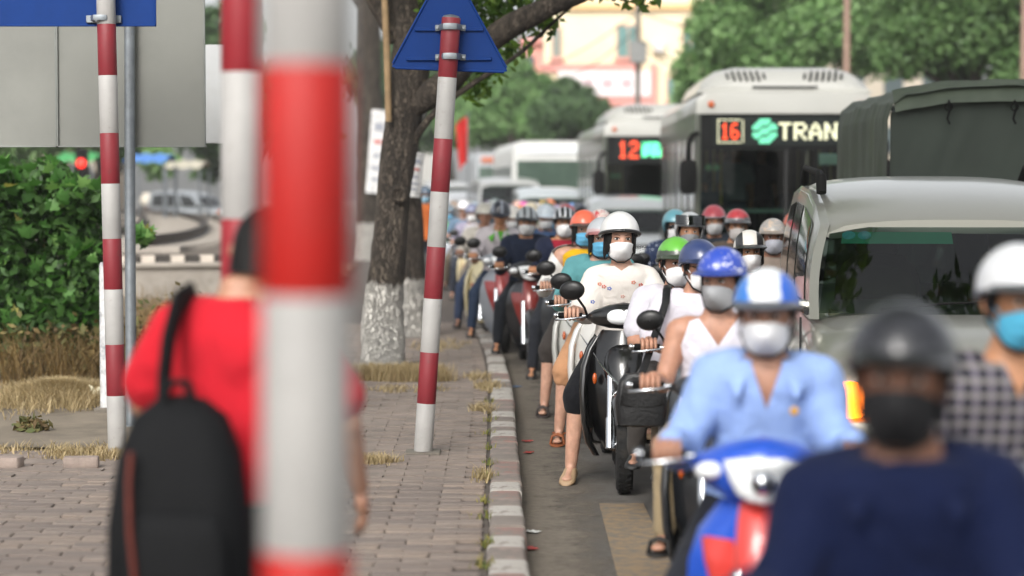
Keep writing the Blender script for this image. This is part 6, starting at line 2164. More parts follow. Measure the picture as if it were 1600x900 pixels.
def canvas_truck(lab, loc, rz=0):
    """light covered truck, origin on the ground below the front of the cover"""
    t = thing('canvas_truck', lab, 'truck', loc, rz)
    M_CV = None
    m, nt, b = _new('green_canvas')
    v = coords(nt)
    n = N(nt, 'ShaderNodeTexNoise', Scale=2.2, Detail=6.0, Roughness=.6); nt.links.new(v, n.inputs['Vector'])
    wv = N(nt, 'ShaderNodeTexNoise', Scale=300.0, Detail=1.0); nt.links.new(v, wv.inputs['Vector'])
    nt.links.new(ramp(nt, n.outputs['Fac'], [(.3, C('#3c4539')), (.6, C('#4b5446')), (.8, C('#5b6353'))]), b.inputs['Base Color'])
    b.inputs['Roughness'].default_value = .62
    bump(nt, b, wv.outputs['Fac'], .25, .004)
    W, L, Z0, H = 1.95, 2.6, 1.02, 2.42
    hw = W / 2
    def sect(u):
        """arched cross section, u 0..1 from lower left over the top to lower right"""
        pts_ = [(-hw, Z0), (-hw, Z0 + .5), (-hw * .995, H - .22), (-hw * .96, H - .08), (-hw * .86, H + .0), (-hw * .5, H + .055), (0, H + .075), (hw * .5, H + .055), (hw * .86, H), (hw * .96, H - .08), (hw * .995, H - .22), (hw, Z0 + .5), (hw, Z0)]
        k = u * (len(pts_) - 1); i = min(int(k), len(pts_) - 2); f = k - i
        return Vector((pts_[i][0] * (1 - f) + pts_[i + 1][0] * f, 0, pts_[i][1] * (1 - f) + pts_[i + 1][1] * f))
    def cover(u, vv):
        p = sect(u)
        y = L * vv
        # sag between the hoops, hanging folds on the sides
        bows = abs(math.sin(vv * PI * 3))
        side = max(0, (H - .05 - p.z)) / (H - Z0)
        fold = .06 * noise.noise((y * 7 + p.z * 1.2, p.z * .7, 4)) * (side ** .5) + .012 * noise.noise((y * 17, p.z * 2, 9))
        s = -1 if p.x < 0 else 1
        top = .035 * bows * (1 - min(1, side * 6))
        lip = .10 * max(0, 1 - vv * 6) ** 2 * (1 - min(1, side * 4))
        return (p.x + s * fold * (1 if side > 0.02 else 0) + s * .015 * side, y - .02, p.z - top + .012 * noise.noise((p.x * 5, y * 5, 2)) - lip * .6)
    build(MB().grid(cover, 72, 60), 'canvas_cover', m, t)
    # front curtain, recessed and taut, with hanging folds
    m2, nt2, b2 = _new('dark_canvas')
    v2 = coords(nt2)
    n2 = N(nt2, 'ShaderNodeTexNoise', Scale=1.5, Detail=5.0); nt2.links.new(v2, n2.inputs['Vector'])
    nt2.links.new(ramp(nt2, n2.outputs['Fac'], [(.35, C('#2b332c')), (.7, C('#374038'))]), b2.inputs['Base Color'])
    b2.inputs['Roughness'].default_value = .75
    def curt(u, vv):
        x = (u - .5) * 2 * (hw - .03)
        zt = H + .04 - .09 * abs(u - .5) ** 3 * 8
        z = Z0 + (zt - .14 - Z0) * vv
        return (x, .03 + .02 * noise.noise((x * 4 + z * 1.6, z * .9, 1)) + .010 * noise.noise((x * 11 - z * 4, z * 2, 7)), z)
    build(MB().grid(curt, 60, 30, (0, .01, 0)), 'front_curtain', m2, t)
    # sloping weather flap over the front edge
    def flap(u, vv):
        x = (u - .5) * 2 * (hw - .05)
        zt = H + .06 - .085 * abs(u - .5) ** 3 * 8
        return (x, .10 - .16 * vv, zt - .17 * vv ** 1.3 + .012 * noise.noise((x * 5, vv * 2, 5)))
    build(MB().grid(flap, 40, 6, (0, .004, .006)), 'weather_flap', m, t)
    for x in (-.52, -.02, .5):
        hk = MB(); hk.tube([(x, -.055, H - .10), (x + .012, -.07, H - .15), (x, -.06, H - .20), (x - .012, -.07, H - .24), (x + .008, -.065, H - .28)], .009, 6)
        hk.torus((x, -.062, H - .15), .028, .006, 'y', 14, 6)
        build(hk, 'tie_rope', M_RUBBER, t)
    for y in (0.05, 1.3, 2.55):
        for s in (-1, 1):
            build(MB().tube([(s * (hw - .06), y + .03, .9), (s * (hw - .06), y + .03, H - .15), (s * (hw - .2), y + .03, H - .06), (0, y + .03, H - .02)], .018, 8), 'hoop', M_STEEL, t)
    # tray
    build(MB().box((0, L / 2, .84), (W, L, .1)), 'tray', mat('truck_green', '#3e4a3c', .6, .1, .1, 3), t, bevel=.01)
    for s in (-1, 1):
        build(MB().box((s * (hw - .02), L / 2, 1.0), (.04, L - .02, .22)), 'tray_side', mat('truck_green', '#3e4a3c'), t, bevel=.008)
    # cab in front (low, cab over engine)
    cb = MB(); cb.loft([cb.ring((0, y, z), (w, hz_), 6, 'xz', 28) for y, w, z, hz_ in ((-1.62, .74, .66, .26), (-1.56, .80, .70, .34), (-1.2, .82, .72, .38), (-.1, .82, .74, .40))])
    build(cb, 'cab', mat('truck_green', '#3e4a3c'), t)
    cr = MB(); cr.loft([[(x * k, y, z) for x, z in ((-.74, 1.56), (-.70, 1.62), (0, 1.645), (.70, 1.62), (.74, 1.56))] + [(.7 * k, y, 1.54), (-.7 * k, y, 1.54)] for y, k in ((-1.25, .95), (-1.15, 1), (-.12, 1))])
    build(cr, 'cab_roof', mat('truck_green', '#3e4a3c'), t)
    build(MB().grid(lambda u, vv: ((u - .5) * 1.42, -1.5 + .28 * vv - .05 * 4 * u * (1 - u), 1.06 + .5 * vv), 10, 3), 'windshield', M_GLASS_D, t)
    for s in (-1, 1):
        build(MB().grid(lambda u, vv: (s * (.80 - .06 * vv), -1.4 + 1.15 * u + .12 * vv * (1 - u), 1.08 + .47 * vv), 4, 3), 'side_window', M_GLASS_D, t)
        build(MB().tube([(s * .79, -1.48, 1.06), (s * .71, -1.22, 1.57)], .03, 8), 'pillar', mat('truck_green', '#3e4a3c'), t)
        build(MB().tube([(s * .79, -.14, 1.06), (s * .72, -.14, 1.57)], .035, 8), 'pillar', mat('truck_green', '#3e4a3c'), t)
        build(MB().lathe([(-.03, .01), (-.025, .07), (.02, .085)], (s * .58, -1.62, .72), 'y', 16), 'headlight', M_LENS, t)
        for y in (-1.0, 1.7):
            car_wheel(t, s * .68, y, .33, .19)
    build(MB().box((0, -1.66, .48), (1.6, .1, .14)), 'bumper', M_BLACK, t, bevel=.02)
    return t
# ================================================================== TRAFFIC
G_BUS = 'city buses'
bus('white city bus showing number 16 on its LED board', (wx(1224, 30.2), 30.0, 0), 0.0, '16', L=7.0)
bus('white city bus showing number 12 on its LED board, further back', (wx(1040, 43.5), 43.5, 0), R(2), '12', L=8.0, H=3.08, word='')
canvas_truck('light truck with a dark green canvas cover behind the grey off-roader', (wx(1385, 16.6) + .975, 16.6, 0), 0)
SUVR = R(-4.2)
suv = car('silver grey off-roader with green windshield strip and lit turn signal', (2.49, 12.55, 0), SUVR, 1.76, 4.4, '#98988f', rails=True, interior=M_INTB, stick=True, signal=True, lampdrop=.37, name='off_roader', cat='car', yb=2.08)
car('silver car half hidden behind the number 16 bus', (wx(915, 38) + .86, 40.0, 0), R(1), 1.72, 4.3, '#b4b8b8', hood=.92, belt=.96, yc=-1.1, roof=((-.5, 1.42), (-.2, 1.52), (.4, 1.6), (1.2, 1.6), (1.9, 1.52)), name='silver_car', interior=M_INT, group='far cars in the road')
FARC = dict(group='far cars in the road', mirrors=True)
car('white pickup-nosed car in front of the far white minibus', (wx(862, 50), 52.0, 0), R(4), 1.8, 4.5, '#d3dadb', hood=1.12, belt=1.14, yc=-1.0, roof=((-.4, 1.62), (0, 1.74), (.6, 1.8), (1.3, 1.8), (2, 1.7)), name='white_car', **FARC)
car('white van among the far traffic beside the far minibus', (wx(790, 58), 60.0, 0), R(6), 1.85, 4.6, '#dcdcd8', hood=1.2, belt=1.25, yc=-1.6, roof=((-1.1, 1.95), (-.7, 2.05), (0, 2.1), (1.2, 2.1), (2.1, 2.05)), yb=2.2, name='white_van', **FARC)
car('white car at the far kerb behind the triangular sign post', (wx(728, 60), 62.0, 0), R(10), 1.75, 4.3, '#dedfdf', name='white_car', **FARC)
car('white van furthest along the kerb side of the road', (wx(690, 75), 77.0, 0), R(14), 1.85, 4.6, '#d8d8d6', hood=1.2, belt=1.25, yc=-1.6, roof=((-1.1, 1.95), (-.7, 2.05), (0, 2.1), (1.2, 2.1), (2.1, 2.05)), yb=2.2, name='white_van', **FARC)
car('pale grey car glimpsed beyond the railway bend', (wx(296, 96), 98.0, .1), R(60), 1.75, 4.3, '#9a9fa2', name='grey_car', **FARC)
# far white minibus and a box truck
def box_vehicle(name, lab, cat, loc, rz, W, L, H, wall, face, box=False, cabc=None):
    t = thing(name, lab, cat, loc, rz)
    hw = W / 2
    mb = MB(); mb.loft([mb.ring((0, y, (.35 + H) / 2), (hw * k, (H - .35) / 2 * q), 9, 'xz', 28) for y, k, q in ((.0, .95, .97), (.06, .99, .995), (.2, 1, 1), (L, 1, 1))])
    build(mb, 'body', wall, t)
    build(MB().grid(lambda u, v: ((u - .5) * 2 * (hw - .14), -.012 - .02 * 4 * u * (1 - u), 1.15 + (H - .55 - 1.15) * v), 8, 3, (0, .01, 0)), 'windshield', mat('far_glass', '#4a5a50', .12, 0, .25, 1.5), t)
    build(MB().box((0, -.02, H - .28), (W * .8, .05, .22)), 'sign_board', M_LENS if not box else face, t, bevel=.02)
    for s in (-1, 1):
        build(MB().lathe([(-.03, .01), (-.02, .09), (.02, .1)], (s * hw * .75, -.0, .75), 'y', 14), 'headlight', M_LENS, t)
        for y in (1.2, L - 1.4): car_wheel(t, s * (hw - .12), y, .42, .24)
        build(MB().box((s * (hw + .12), -.1, 1.7), (.16, .1, .36)), 'mirror', M_RUBBER, t, bevel=.03)
        for k in range(int(L / 1.3)):
            if not box: build(MB().box((s * (hw + .002), .7 + k * 1.25, H - 1.1), (.01, 1.05, .8)), 'side_window', mat('far_glass', '#4a5a50'), t, bevel=.003)
    build(MB().box((0, -.04, .5), (W * .94, .1, .24)), 'bumper', M_BLACK, t, bevel=.03)
    return t
M_FW = mat('minibus_white', '#dcdcd8', .4, 0, .05, .8, coat=.3)
box_vehicle('minibus', 'far white minibus left of the number 12 bus', 'bus', (wx(864, 62), 60.0, 0), R(5), 2.35, 6.5, 3.1, M_FW, M_FW)
box_vehicle('box_truck', 'grey box truck far down the road beside the red flag', 'truck', (wx(790, 84), 82.0, 0), R(8), 2.3, 6, 3.2, mat('box_grey', '#a7abae', .5, .1, .06, 1), mat('box_orange', '#b3674a', .5, 0, .1, 2), True)

# ================================================================== RIDERS
GR = 'motorbike riders waiting in the traffic'
SK1, SK2, SK3 = '#ad8069', '#96684f', '#bd937d'
def rider(px, d, lab, blab, bike, sc=1.0, rz=0.0, bike_sc=None, **kw):
    X = wx(px, d)
    y = d + .1 * sc
    J = dict(kw['J'])
    if kw.get('eyes', True):
        jr = random.Random(int(px * 7 + d * 13))
        u = jr.uniform
        dx, dy = u(-.02, .02), u(-.025, .02)
        for q in ('neck', 'sha', 'shb', 'head'):
            J[q] = (J[q][0] + dx, J[q][1] + dy, J[q][2] + u(-.012, .012))
        J['head'] = (J['head'][0] + u(-.015, .015), J['head'][1] + u(-.02, .01), J['head'][2])
        J['yaw'] += u(-.12, .12); J['roll'] += u(-.05, .05); J['pitch'] += u(-.09, .04)
        for q in ('ela', 'elb'):
            J[q] = (J[q][0] * u(.88, 1.1), J[q][1] + u(-.02, .03), J[q][2] + u(-.02, .02))
    kw['J'] = J
    if J['ana'][2] < .2 and X - .31 * sc < kerb_x(y - .3) + .03:
        K = pose('kerb'); kw['J'] = dict(J, kna=K['kna'], ana=K['ana'], toa=K['toa'])
    p = person(lab, (X, y, 0), rz, sc, group=GR, **kw)
    if bike is not None:
        scooter(blab, (X, y, 0), rz, bike_sc or sc, **bike)
    return p
HI = dict(voxel=.014)
HERO = dict(voxel=.011)
# 1 woman in white blouse (in focus)
Jw = pose('down', pitch=.02, yaw=.06, roll=0.02, sha=(-.145, -.045, 1.122), shb=(.145, -.045, 1.122), ela=(-.245, -.11, .905), elb=(.245, -.11, .905))
woman = rider(974, 12.3, 'woman in a white floral blouse and white helmet on the black scooter', 'black scooter with chrome trim under the woman in the white blouse', dict(col='#0a0a0b', style='auto'), 1.0, R(-2),
      J=Jw, wf=.88, vneck=(.028, 1.5), sleeve='puff', smat=patterned('white_floral_blouse', 'floral', '#d8d2cb', '#ffffff'), loose=.008, pants='#0e0f14', leg='short', sk=SK3, shoes=('shoe', '#a58a6c'), helm=('bowl', '#d9d9d7', '#0c0c0d'), mask=('cup', '#f0f0f0'), hair='bob', seed=1, wr=.0022, **HERO)
# embroidered motifs on her blouse
from mathutils.bvhtree import BVHTree
for ch in list(woman.children):
    if ch.name.startswith('shirt'):
        bv = BVHTree.FromPolygons([v.co for v in ch.data.vertices], [tuple(p.vertices) for p in ch.data.polygons])
        for cx, cz, c1 in ((-.105, 1.085, '#b8584a'), (.10, 1.095, '#b8584a'), (-.075, 1.075, '#4a63a8'), (.135, 1.08, '#4a63a8'), (-.17, 1.0, '#4a63a8'), (.06, 1.11, '#c8806a'), (-.13, 1.10, '#c8806a'), (.0, 1.03, '#b9958a')):
            mo_ = MB()
            for q in range(5):
                a = q * 1.256
                h = bv.ray_cast(Vector((cx + .009 * math.cos(a), -1, cz + .007 * math.sin(a))), Vector((0, 1, 0)))
                if h[0] is not None: mo_.ell(tuple(h[0]), (.0055, .003, .0045), 8, 6)
            if mo_.v: build(mo_, 'embroidery', mat('thread_' + c1.strip('#'), c1, .7, 0, .1, 30), ch)
# 2 teal shirt rider behind her on the white scooter
rider(940, 14.15, 'rider in a teal shirt with silver helmet and blue mask behind the woman in white', 'white scooter with tall leg shield behind the black scooter', dict(col='#c9c7c2', style='auto', accent='#d8d6d2'), .98, R(1),
      J=pose('down', yaw=.0), shirt='#5f9a9e', sleeve='long', pants='#b98a66', leg='short', sk=SK3, shoes=('sandal', '#8d4f2a'), helm=('half', '#b9b4b6', '#a86a6a', patterned('helm_silver_pink', 'top', '#c3a8a8', '#b8bcc0')), mask=('surgical', '#6ab8de'), hair='bob', seed=2, **HI)
# 3 coral helmet
rider(911, 15.95, 'rider with a coral helmet, blue mask and yellow top under a white jacket', 'pale silver scooter under the rider with the coral helmet', dict(col='#bdbdb8', style='auto', plate=True), 1.0, R(1),
      J=pose('down', yaw=.12), shirt='#d8d6d2', sleeve='long', vneck=(.34, .75), under='#d8a818', pants='#3a3532', leg='short', sk=SK3, shoes=('sandal', '#3a3230'), helm=('half', '#e8694a', '#4a4644'), mask=('surgical', '#6ab8e2'), hair='bob', seed=3, **HI)
# yellow panel of the open jacket
# 4 dark haired rider and red helmet between
rider(936, 17.9, 'rider with a red checked helmet glimpsed above the coral helmet rider', 'dark red scooter under the rider with the red checked helmet', dict(col='#6d1f22', style='auto'), 1.0, 0, J=pose('down'), shirt='#7a5a52', sleeve='long', helm=('half', '#c23a3a', '#d9d2cc', patterned('helm_red_check', 'splash', '#c0303a', '#dcd4cc')), mask=('surgical', '#cfcfcf'), seed=4)
rider(881, 19.2, 'rider in a navy jacket over a red shirt with a black and white helmet', 'dark grey motorbike under the rider in the navy jacket', dict(col='#2c2f33', style='wave'), 1.0, R(2), J=pose('down'), shirt='#1d2338', sleeve='long', vneck=(.3, .35), under='#8f1f30', pants='#24262c', helm=('half', '#1d1f26', '#222222', patterned('helm_black_white', 'stripe', '#15181f', '#c9cdd2', scale=1.6)), mask=('cup', '#eeeeee'), seed=5)
rider(824, 20.5, 'rider in a dark jacket with a silver striped helmet hugging the kerb', 'black motorbike at the kerb under the silver striped helmet rider', dict(col='#1b1c20', style='wave', accent='#7d2a26'), 1.0, R(3), J=pose('down', pitch=.15), shirt='#222a3d', sleeve='long', pants='#1d2026', helm=('half', '#b9bec2', '#2a2c30', patterned('helm_silver_stripe', 'stripe', '#b4babd', '#2b2f36', scale=1.2)), mask=('cup', '#eeeeee'), seed=6, shoes=('shoe', '#1a1a1a'))
# grey shirt with green collar
rider(780, 22.7, 'rider in a pale grey shirt with bright green collar looking down', 'grey motorbike under the rider in the pale grey shirt', dict(col='#80858c', style='wave', accent='#8c2a2a'), 1.03, R(4), J=pose('down', pitch=.42), shirt='#b6b0b4', sleeve='short', collar='#4f9a2f', vneck=(.12, .3), under='#4f9a2f', pants='#283448', helm=('half', '#23262f', '#23262f', patterned('helm_navy_line', 'stripe', '#20242e', '#7d828c', scale=.8)), mask=None, seed=7)
# right-hand file
rider(1051, 18.6, 'woman in a polka dot hooded jacket, teal helmet and sunglasses', 'navy scooter under the woman in the polka dot jacket', dict(col='#28344f', style='auto'), .99, 0, J=pose('down'), smat=patterned('polka_navy', 'dots', '#22304f', '#c9ced8'), shirt='#22304f', sleeve='long', helm=('jet', '#6aa6b4', '#3f6a76'), mask=('cup', '#eeeeee'), glasses=True, hair='bob', seed=8)
rider(1083, 15.9, 'rider with a glossy silver helmet and raised smoke visor', 'grey scooter under the rider with the silver visor helmet', dict(col='#6f7276', style='auto'), .98, 0, J=pose('down'), shirt='#4a4d54', sleeve='long', helm=('jet', '#c3c6c8', '#5a5c5e', helmet_gloss('#c3c6c8'), 'visor'), mask=('cup', '#8d8f92'), seed=9)
rider(1118, 20.4, 'rider with a pink and silver helmet behind the silver visor helmet', 'maroon scooter under the rider with the pink and silver helmet', dict(col='#5a2a30', style='auto'), 1.0, 0, J=pose('down'), shirt='#39404a', sleeve='long', helm=('jet', '#c9788a', '#8f9296', patterned('helm_pink_silver', 'top', '#a9adb2', '#c8505c')), mask=('cup', '#eeeeee'), seed=10)
rider(1153, 18.2, 'rider with a grey helmet topped with red, in front of the bus door', 'black scooter under the rider with the red topped helmet', dict(col='#1c1d20', style='auto'), 1.0, 0, J=pose('down'), shirt='#5a5048', sleeve='long', helm=('half', '#6f7174', '#4a4c4e', patterned('helm_grey_red', 'top', '#7b7d80', '#c4444c')), mask=('cup', '#d0cac6'), seed=11)
rider(1172, 13.35, 'rider in a pink hood with a white helmet banded in black', 'white scooter beside the off-roader under the white banded helmet', dict(col='#c4c3c0', style='auto'), .93, R(-2), J=pose('down'), shirt='#c9a6a8', sleeve='long', helm=('half', '#d8d4cc', '#26282a', patterned('helm_white_band', 'stripe', '#d8d4cc', '#2a2a2c', scale=.55)), mask=('cup', '#eeeeee'), hair='bob', seed=12, **HI)
rider(1209, 15.9, 'rider with a beige helmet and pale patterned mask beside the off-roader', 'brown scooter behind the off-roader under the beige helmet rider', dict(col='#5d4636', style='auto'), .96, 0, J=pose('down', yaw=-.1), shirt='#8d7f74', sleeve='long', helm=('half', '#c9b49c', '#8d8278', patterned('helm_beige', 'splash', '#cbb8a4', '#a8a5a2')), mask=('cup', '#c4c6d0'), sk=SK2, seed=13)
rider(1240, 18.8, 'rider with an orange helmet barely showing beside the off-roader roof', 'red scooter under the barely visible orange helmet rider', dict(col='#8a2a22', style='auto'), .98, 0, J=pose('down'), shirt='#6f6a66', sleeve='long', helm=('half', '#d8623a', '#b24a2a'), mask=('cup', '#eeeeee'), seed=14)
# pair: driver in navy helmet with green helmet pillion
Jn = pose('splay', yaw=.25, pitch=.05)
rider(1086, 10.75, 'driver with a navy helmet, sunglasses and white tee shirt', 'grey scooter under the driver with the navy helmet', dict(col='#55585c', style='auto', mirrors=(True, True)), .93, R(3), J=Jn, shirt='#cfcbd4', sleeve='short', pants='#6f6455', leg='long', sk=SK1, helm=('half', '#2a3a66', '#1f2a4a'), mask=('cup', '#eeeeee'), glasses=True, seed=15, **HI)
person('pillion rider with a green helmet behind the driver in the navy helmet', (wx(1054, 11.2), 11.25, 0), R(3), .93, J=pose('pillion', yaw=.15), shirt='#c6c4cc', sleeve='short', pants='#3f3b38', leg='long', sk=SK1, helm=('half', '#5aa03a', '#2f3a2a', patterned('helm_green', 'top', '#3a4238', '#5fa83c')), mask=('cup', '#eeeeee'), seed=16, group=GR)
# tank top rider
rider(1125, 8.6, 'rider in a white tank top with a blue and white helmet and grey mask', 'black scooter under the rider in the white tank top', dict(col='#1d1f22', style='auto', mirrors=(False, False)), .93, R(-4), J=pose('splay', yaw=-.30, pitch=.02, roll=.0), shirt='#d6d4de', sleeve='none', pants='#948468', leg='long', sk=SK1, shoes=('sandal', '#1a1816'), helm=('half', '#2f49a8', '#2a3f8a', patterned('helm_blue_white', 'splash', '#2c47a6', '#2f49a8', '#c6c8d6')), mask=('cup', '#a3a5a8'), seed=17, **HI)
# blue shirt man
rider(1196, 6.35, 'man in a light blue shirt with a blue and white helmet on the blue motorbike', 'bright blue motorbike with a large clear headlight and red flash', dict(col='#1f52c0', style='wave', accent='#d8433c', mirrors=(False, False)), .93, R(-6), J=pose('down', pitch=.05, yaw=-.05, elb=(.225, -.09, .905)), wf=.99, shirt='#8fa9dc', sleeve='long', vneck=(.15, .34), collar='#8fa9dc', badge='#c9952c', pants='#23252c', leg='long', sk=SK1, helm=('half', '#3a78c4', '#4a4c52', patterned('helm_blue_flash', 'band', '#2f74c4', '#d8dce0', '#2a5fc0')), mask=('cup', '#eeeeee'), hair='crop', loose=.008, wr=.008, seed=18, **HI)
# near dark helmet man
rider(1412, 3.9, 'blurred man in a navy jacket with dark helmet and black mask, closest rider', 'dark motorbike under the closest rider in the navy jacket', dict(col='#20242c', style='wave', mirrors=(False, False)), .945, R(-7), J=pose('both', pitch=.0, sha=(-.165, -.045, 1.115), shb=(.165, -.045, 1.115), ela=(-.235, -.1, .88), elb=(.235, -.1, .88)), wf=1.1, shirt='#0c1738', sleeve='long', collar='#0c1738', pants='#1c1e24', leg='long', sk='#8d624c', helm=('half', '#232428', '#141416', patterned('helm_dark_shine', 'splash', '#1c1d21', '#24252a', '#3a3b40')), mask=('cup', '#17171a'), hair='crop', loose=.015, wr=.009, seed=19, **HI)
# plaid rider
rider(1578, 5.45, 'rider in a plaid shirt with a white helmet and bright blue mask at the edge', 'silver motorbike under the rider in the plaid shirt', dict(col='#8d9094', style='wave', mirrors=(False, False)), .985, R(3), J=pose('both', yaw=.2), wf=1.02, smat=patterned('plaid', 'plaid', '#1c1c28', '#8d8884', '#6a6470'), shirt='#444444', sleeve='long', vneck=(.09, .4), pants='#22242a', helm=('half', '#d6d8da', '#3a3c3e'), mask=('surgical', '#55b4d8'), hair='short', seed=20, **HI)

# coral rider's yellow top: open jacket front
jk = bpy.data.objects
# far crowd
CROWD = [
    (702, 36, '#4f9a3a', 'short', '#5a6a74', 'a bright green shirt nearest the striped post', '#8a8d94', True),
    (716, 44, '#6a5f9a', 'long', '#6f7aa8', 'a purple jacket and bluish helmet far along the kerb', '#3a3c44', True),
    (737, 31, '#8f8a9c', 'long', '#6a6f88', 'a lilac grey jacket behind the cream scooter', '#d8cba4', True),
    (753, 28.3, '#c9c4c8', 'short', '#5f3a44', 'a white shirt and dark red helmet near the kerb', '#3a4a66', True),
    (768, 33.5, '#b3b0b0', 'short', '#8f9490', 'a pale shirt and pale grey helmet behind the green collar rider', '#70757c', True),
    (786, 39, '#9a9aa0', 'long', '#c9c5bc', 'a grey jacket and off white helmet far back', '#555a60', True),
    (799, 29.5, '#d8a6b4', 'long', '#e0a8b8', 'a pink jacket and pale pink helmet', '#8a4a56', True),
    (808, 45, '#7a5a4a', 'short', '#c89a8a', 'a brown shirt and skin pink helmet very far back', '#444444', True),
    (818, 34.5, '#a84a80', 'long', '#d85aa8', 'a magenta helmet and purple jacket', '#3a3a40', True),
    (829, 27.5, '#c8beb0', 'long', '#d8ccb0', 'a cream helmet and cream jacket behind the silver striped helmet', '#96908a', True),
    (829, 41, '#c84a4a', 'long', '#c0363c', 'a red helmet and red jacket far back', '#444444', True),
    (843, 37, '#8a4a78', 'long', '#8f3a6a', 'a plum helmet in the far middle of the crowd', '#3a3a40', True),
    (845, 31, '#b9b090', 'short', '#c9c4a0', 'a pale olive helmet in the middle of the crowd', '#6a665c', True),
    (851, 23.8, '#41587c', 'long', '#c6d0d8', 'a white and blue helmet just behind the navy jacket rider', '#4a5666', True),
    (858, 42, '#c86a3a', 'short', '#e07838', 'a vivid orange helmet far back', '#5a5a5a', True),
    (872, 28.8, '#9fb9c4', 'long', '#c9dbe2', 'a pale sky blue helmet and pale jacket', '#b9c0c4', True),
    (880, 38.5, '#5a5a64', 'long', '#74585c', 'a dull mauve helmet beside the number 12 bus', '#3a3a3e', True),
    (893, 33, '#3a5a8a', 'long', '#5a86c0', 'a mid blue helmet in front of the silver car', '#2f3a4a', True),
    (907, 22.3, '#2a2624', 'long', None, 'no helmet and thick dark hair above the coral helmet', '#2a2c30', True),
    (772, 47, '#6a7a6a', 'long', '#7a8a8a', 'a grey green jacket and helmet at the far end of the crowd', '#3a3c40', True),
    (748, 40, '#7d6f86', 'short', '#4a4f66', 'a dusty violet shirt and slate helmet far along the kerb', '#50545c', True),
    (866, 25.6, '#c4bfb8', 'short', '#9a9da2', 'a bone white tee and steel grey helmet behind the navy jacket', '#4a4c50', True),
    (800, 25.0, '#7f93a6', 'long', '#d4d0c8', 'a dusty blue jacket and ivory helmet behind the silver striped helmet', '#8a8d90', True),
    (884, 24.2, '#b08a8a', 'long', '#a8343c', 'a faded rose jacket and cherry helmet behind the black white helmet', '#55504e', True),
    (757, 24.3, '#c8c2b8', 'short', '#b8b4a8', 'an oatmeal shirt and oatmeal helmet hugging the kerb', '#d0c49c', True),
    (838, 33.8, '#d0ccc8', 'short', '#e6e2dc', 'a plain white helmet in the thick of the crowd', '#6f7278', True),
    (860, 35.4, '#6a8a6a', 'long', '#486a4c', 'a moss green helmet in the thick of the crowd', '#55585c', True),
    (695, 47, '#8a94a8', 'long', '#b4bcc8', 'a pewter helmet and steel blue jacket at the queue tail', '#5a5e66', True),
    (709, 39.5, '#b8a890', 'short', '#7d6a58', 'a tan shirt and brown helmet beside the striped post', '#8a8478', True),
    (724, 34.5, '#5f7488', 'long', '#dcdcdc', 'a chalk white helmet and denim jacket along the kerb', '#555a62', True),
    (727, 50, '#a0686a', 'short', '#c05a50', 'a brick red helmet at the queue tail', '#4a4a4c', True),
    (742, 45.5, '#d2cec6', 'short', '#8fa0a8', 'a slate blue helmet and white shirt at the queue tail', '#5c6066', True),
    (762, 43, '#7a6a88', 'long', '#6a4f80', 'a deep violet helmet far along the queue', '#3c3c42', True),
    (764, 29.4, '#9aa896', 'short', '#4a4e48', 'a sage shirt and charcoal helmet near the kerb', '#74787a', True),
    (779, 30.6, '#d6cfc4', 'long', '#e2d6c0', 'an eggshell helmet and eggshell jacket in the kerb file', '#a89c88', True),
    (794, 35.5, '#4a5a78', 'long', '#2c3c60', 'a midnight blue helmet in the kerb file', '#30343c', True),
    (812, 31.8, '#c8b4a0', 'short', '#b87848', 'a copper helmet and sand shirt in the crowd', '#6a5a4c', True),
    (822, 38.2, '#8c9a9c', 'long', '#a0c0b8', 'a pale mint helmet in the crowd', '#70787a', True),
    (834, 29.9, '#b86a70', 'long', '#d8d4d4', 'a white helmet and salmon jacket in the crowd', '#7a4448', True),
    (853, 29.4, '#6c7a58', 'short', '#58604a', 'an army green helmet and shirt in the crowd', '#4a4e44', True),
    (868, 32.6, '#d0c8d0', 'long', '#b08ab8', 'a lavender helmet and pale jacket in the crowd', '#8a8490', True),
    (886, 28.4, '#48505c', 'long', '#c8ccd0', 'a silver white helmet and graphite jacket near the silver car', '#44484e', True),
    (848, 46.5, '#9c8c7c', 'long', '#d8b84a', 'a mustard yellow helmet far back', '#55524c', True),
    (903, 29, '#8a3a3a', 'long', '#3a3f4a', 'a maroon jacket and charcoal helmet before the silver car', '#303236', True),
]
Jc = [pose('down'), pose('down', pitch=.2, yaw=.15), pose('down', yaw=-.2)]
for k, (px, d, sh, sl, hc, what, bc, b_) in enumerate(CROWD):
    kw = dict(J=Jc[k % 3], shirt=sh, sleeve=sl, pants=['#3a4660', '#6a6054', '#2a2e38', '#7d7468'][k % 4], sk=[SK1, SK2, SK3][k % 3], seed=21 + k % 2, voxel=.02, eyes=False,
              helm=('half', hc, hc) if hc else None, mask=None if k % 5 == 4 else (('cup', '#eeeeee') if k % 3 else ('surgical', '#6aa6c8')))
    rider(px, d, 'distant rider with ' + what, ['scooter', 'motorbike'][k % 2] + ' under distant rider with ' + ' '.join(what.split()[:10]), dict(col=bc, style=('auto', 'wave')[k % 2], mirrors=(k % 2 == 0, True)), .97 + .012 * (k % 5), R(3 + k % 4), **kw)
person('distant person in a rust orange shirt standing beyond the tree trunks', (wx(664, 33), 33, SW), R(10), .98, J=pose('stand'), shirt='#a85a2c', sleeve='long', pants='#33363e', voxel=.02, eyes=False, helm=('half', '#3a4a5a', '#3a4a5a'), mask=('surgical', '#8ab0c4'), seed=21, group='people on the pavement')
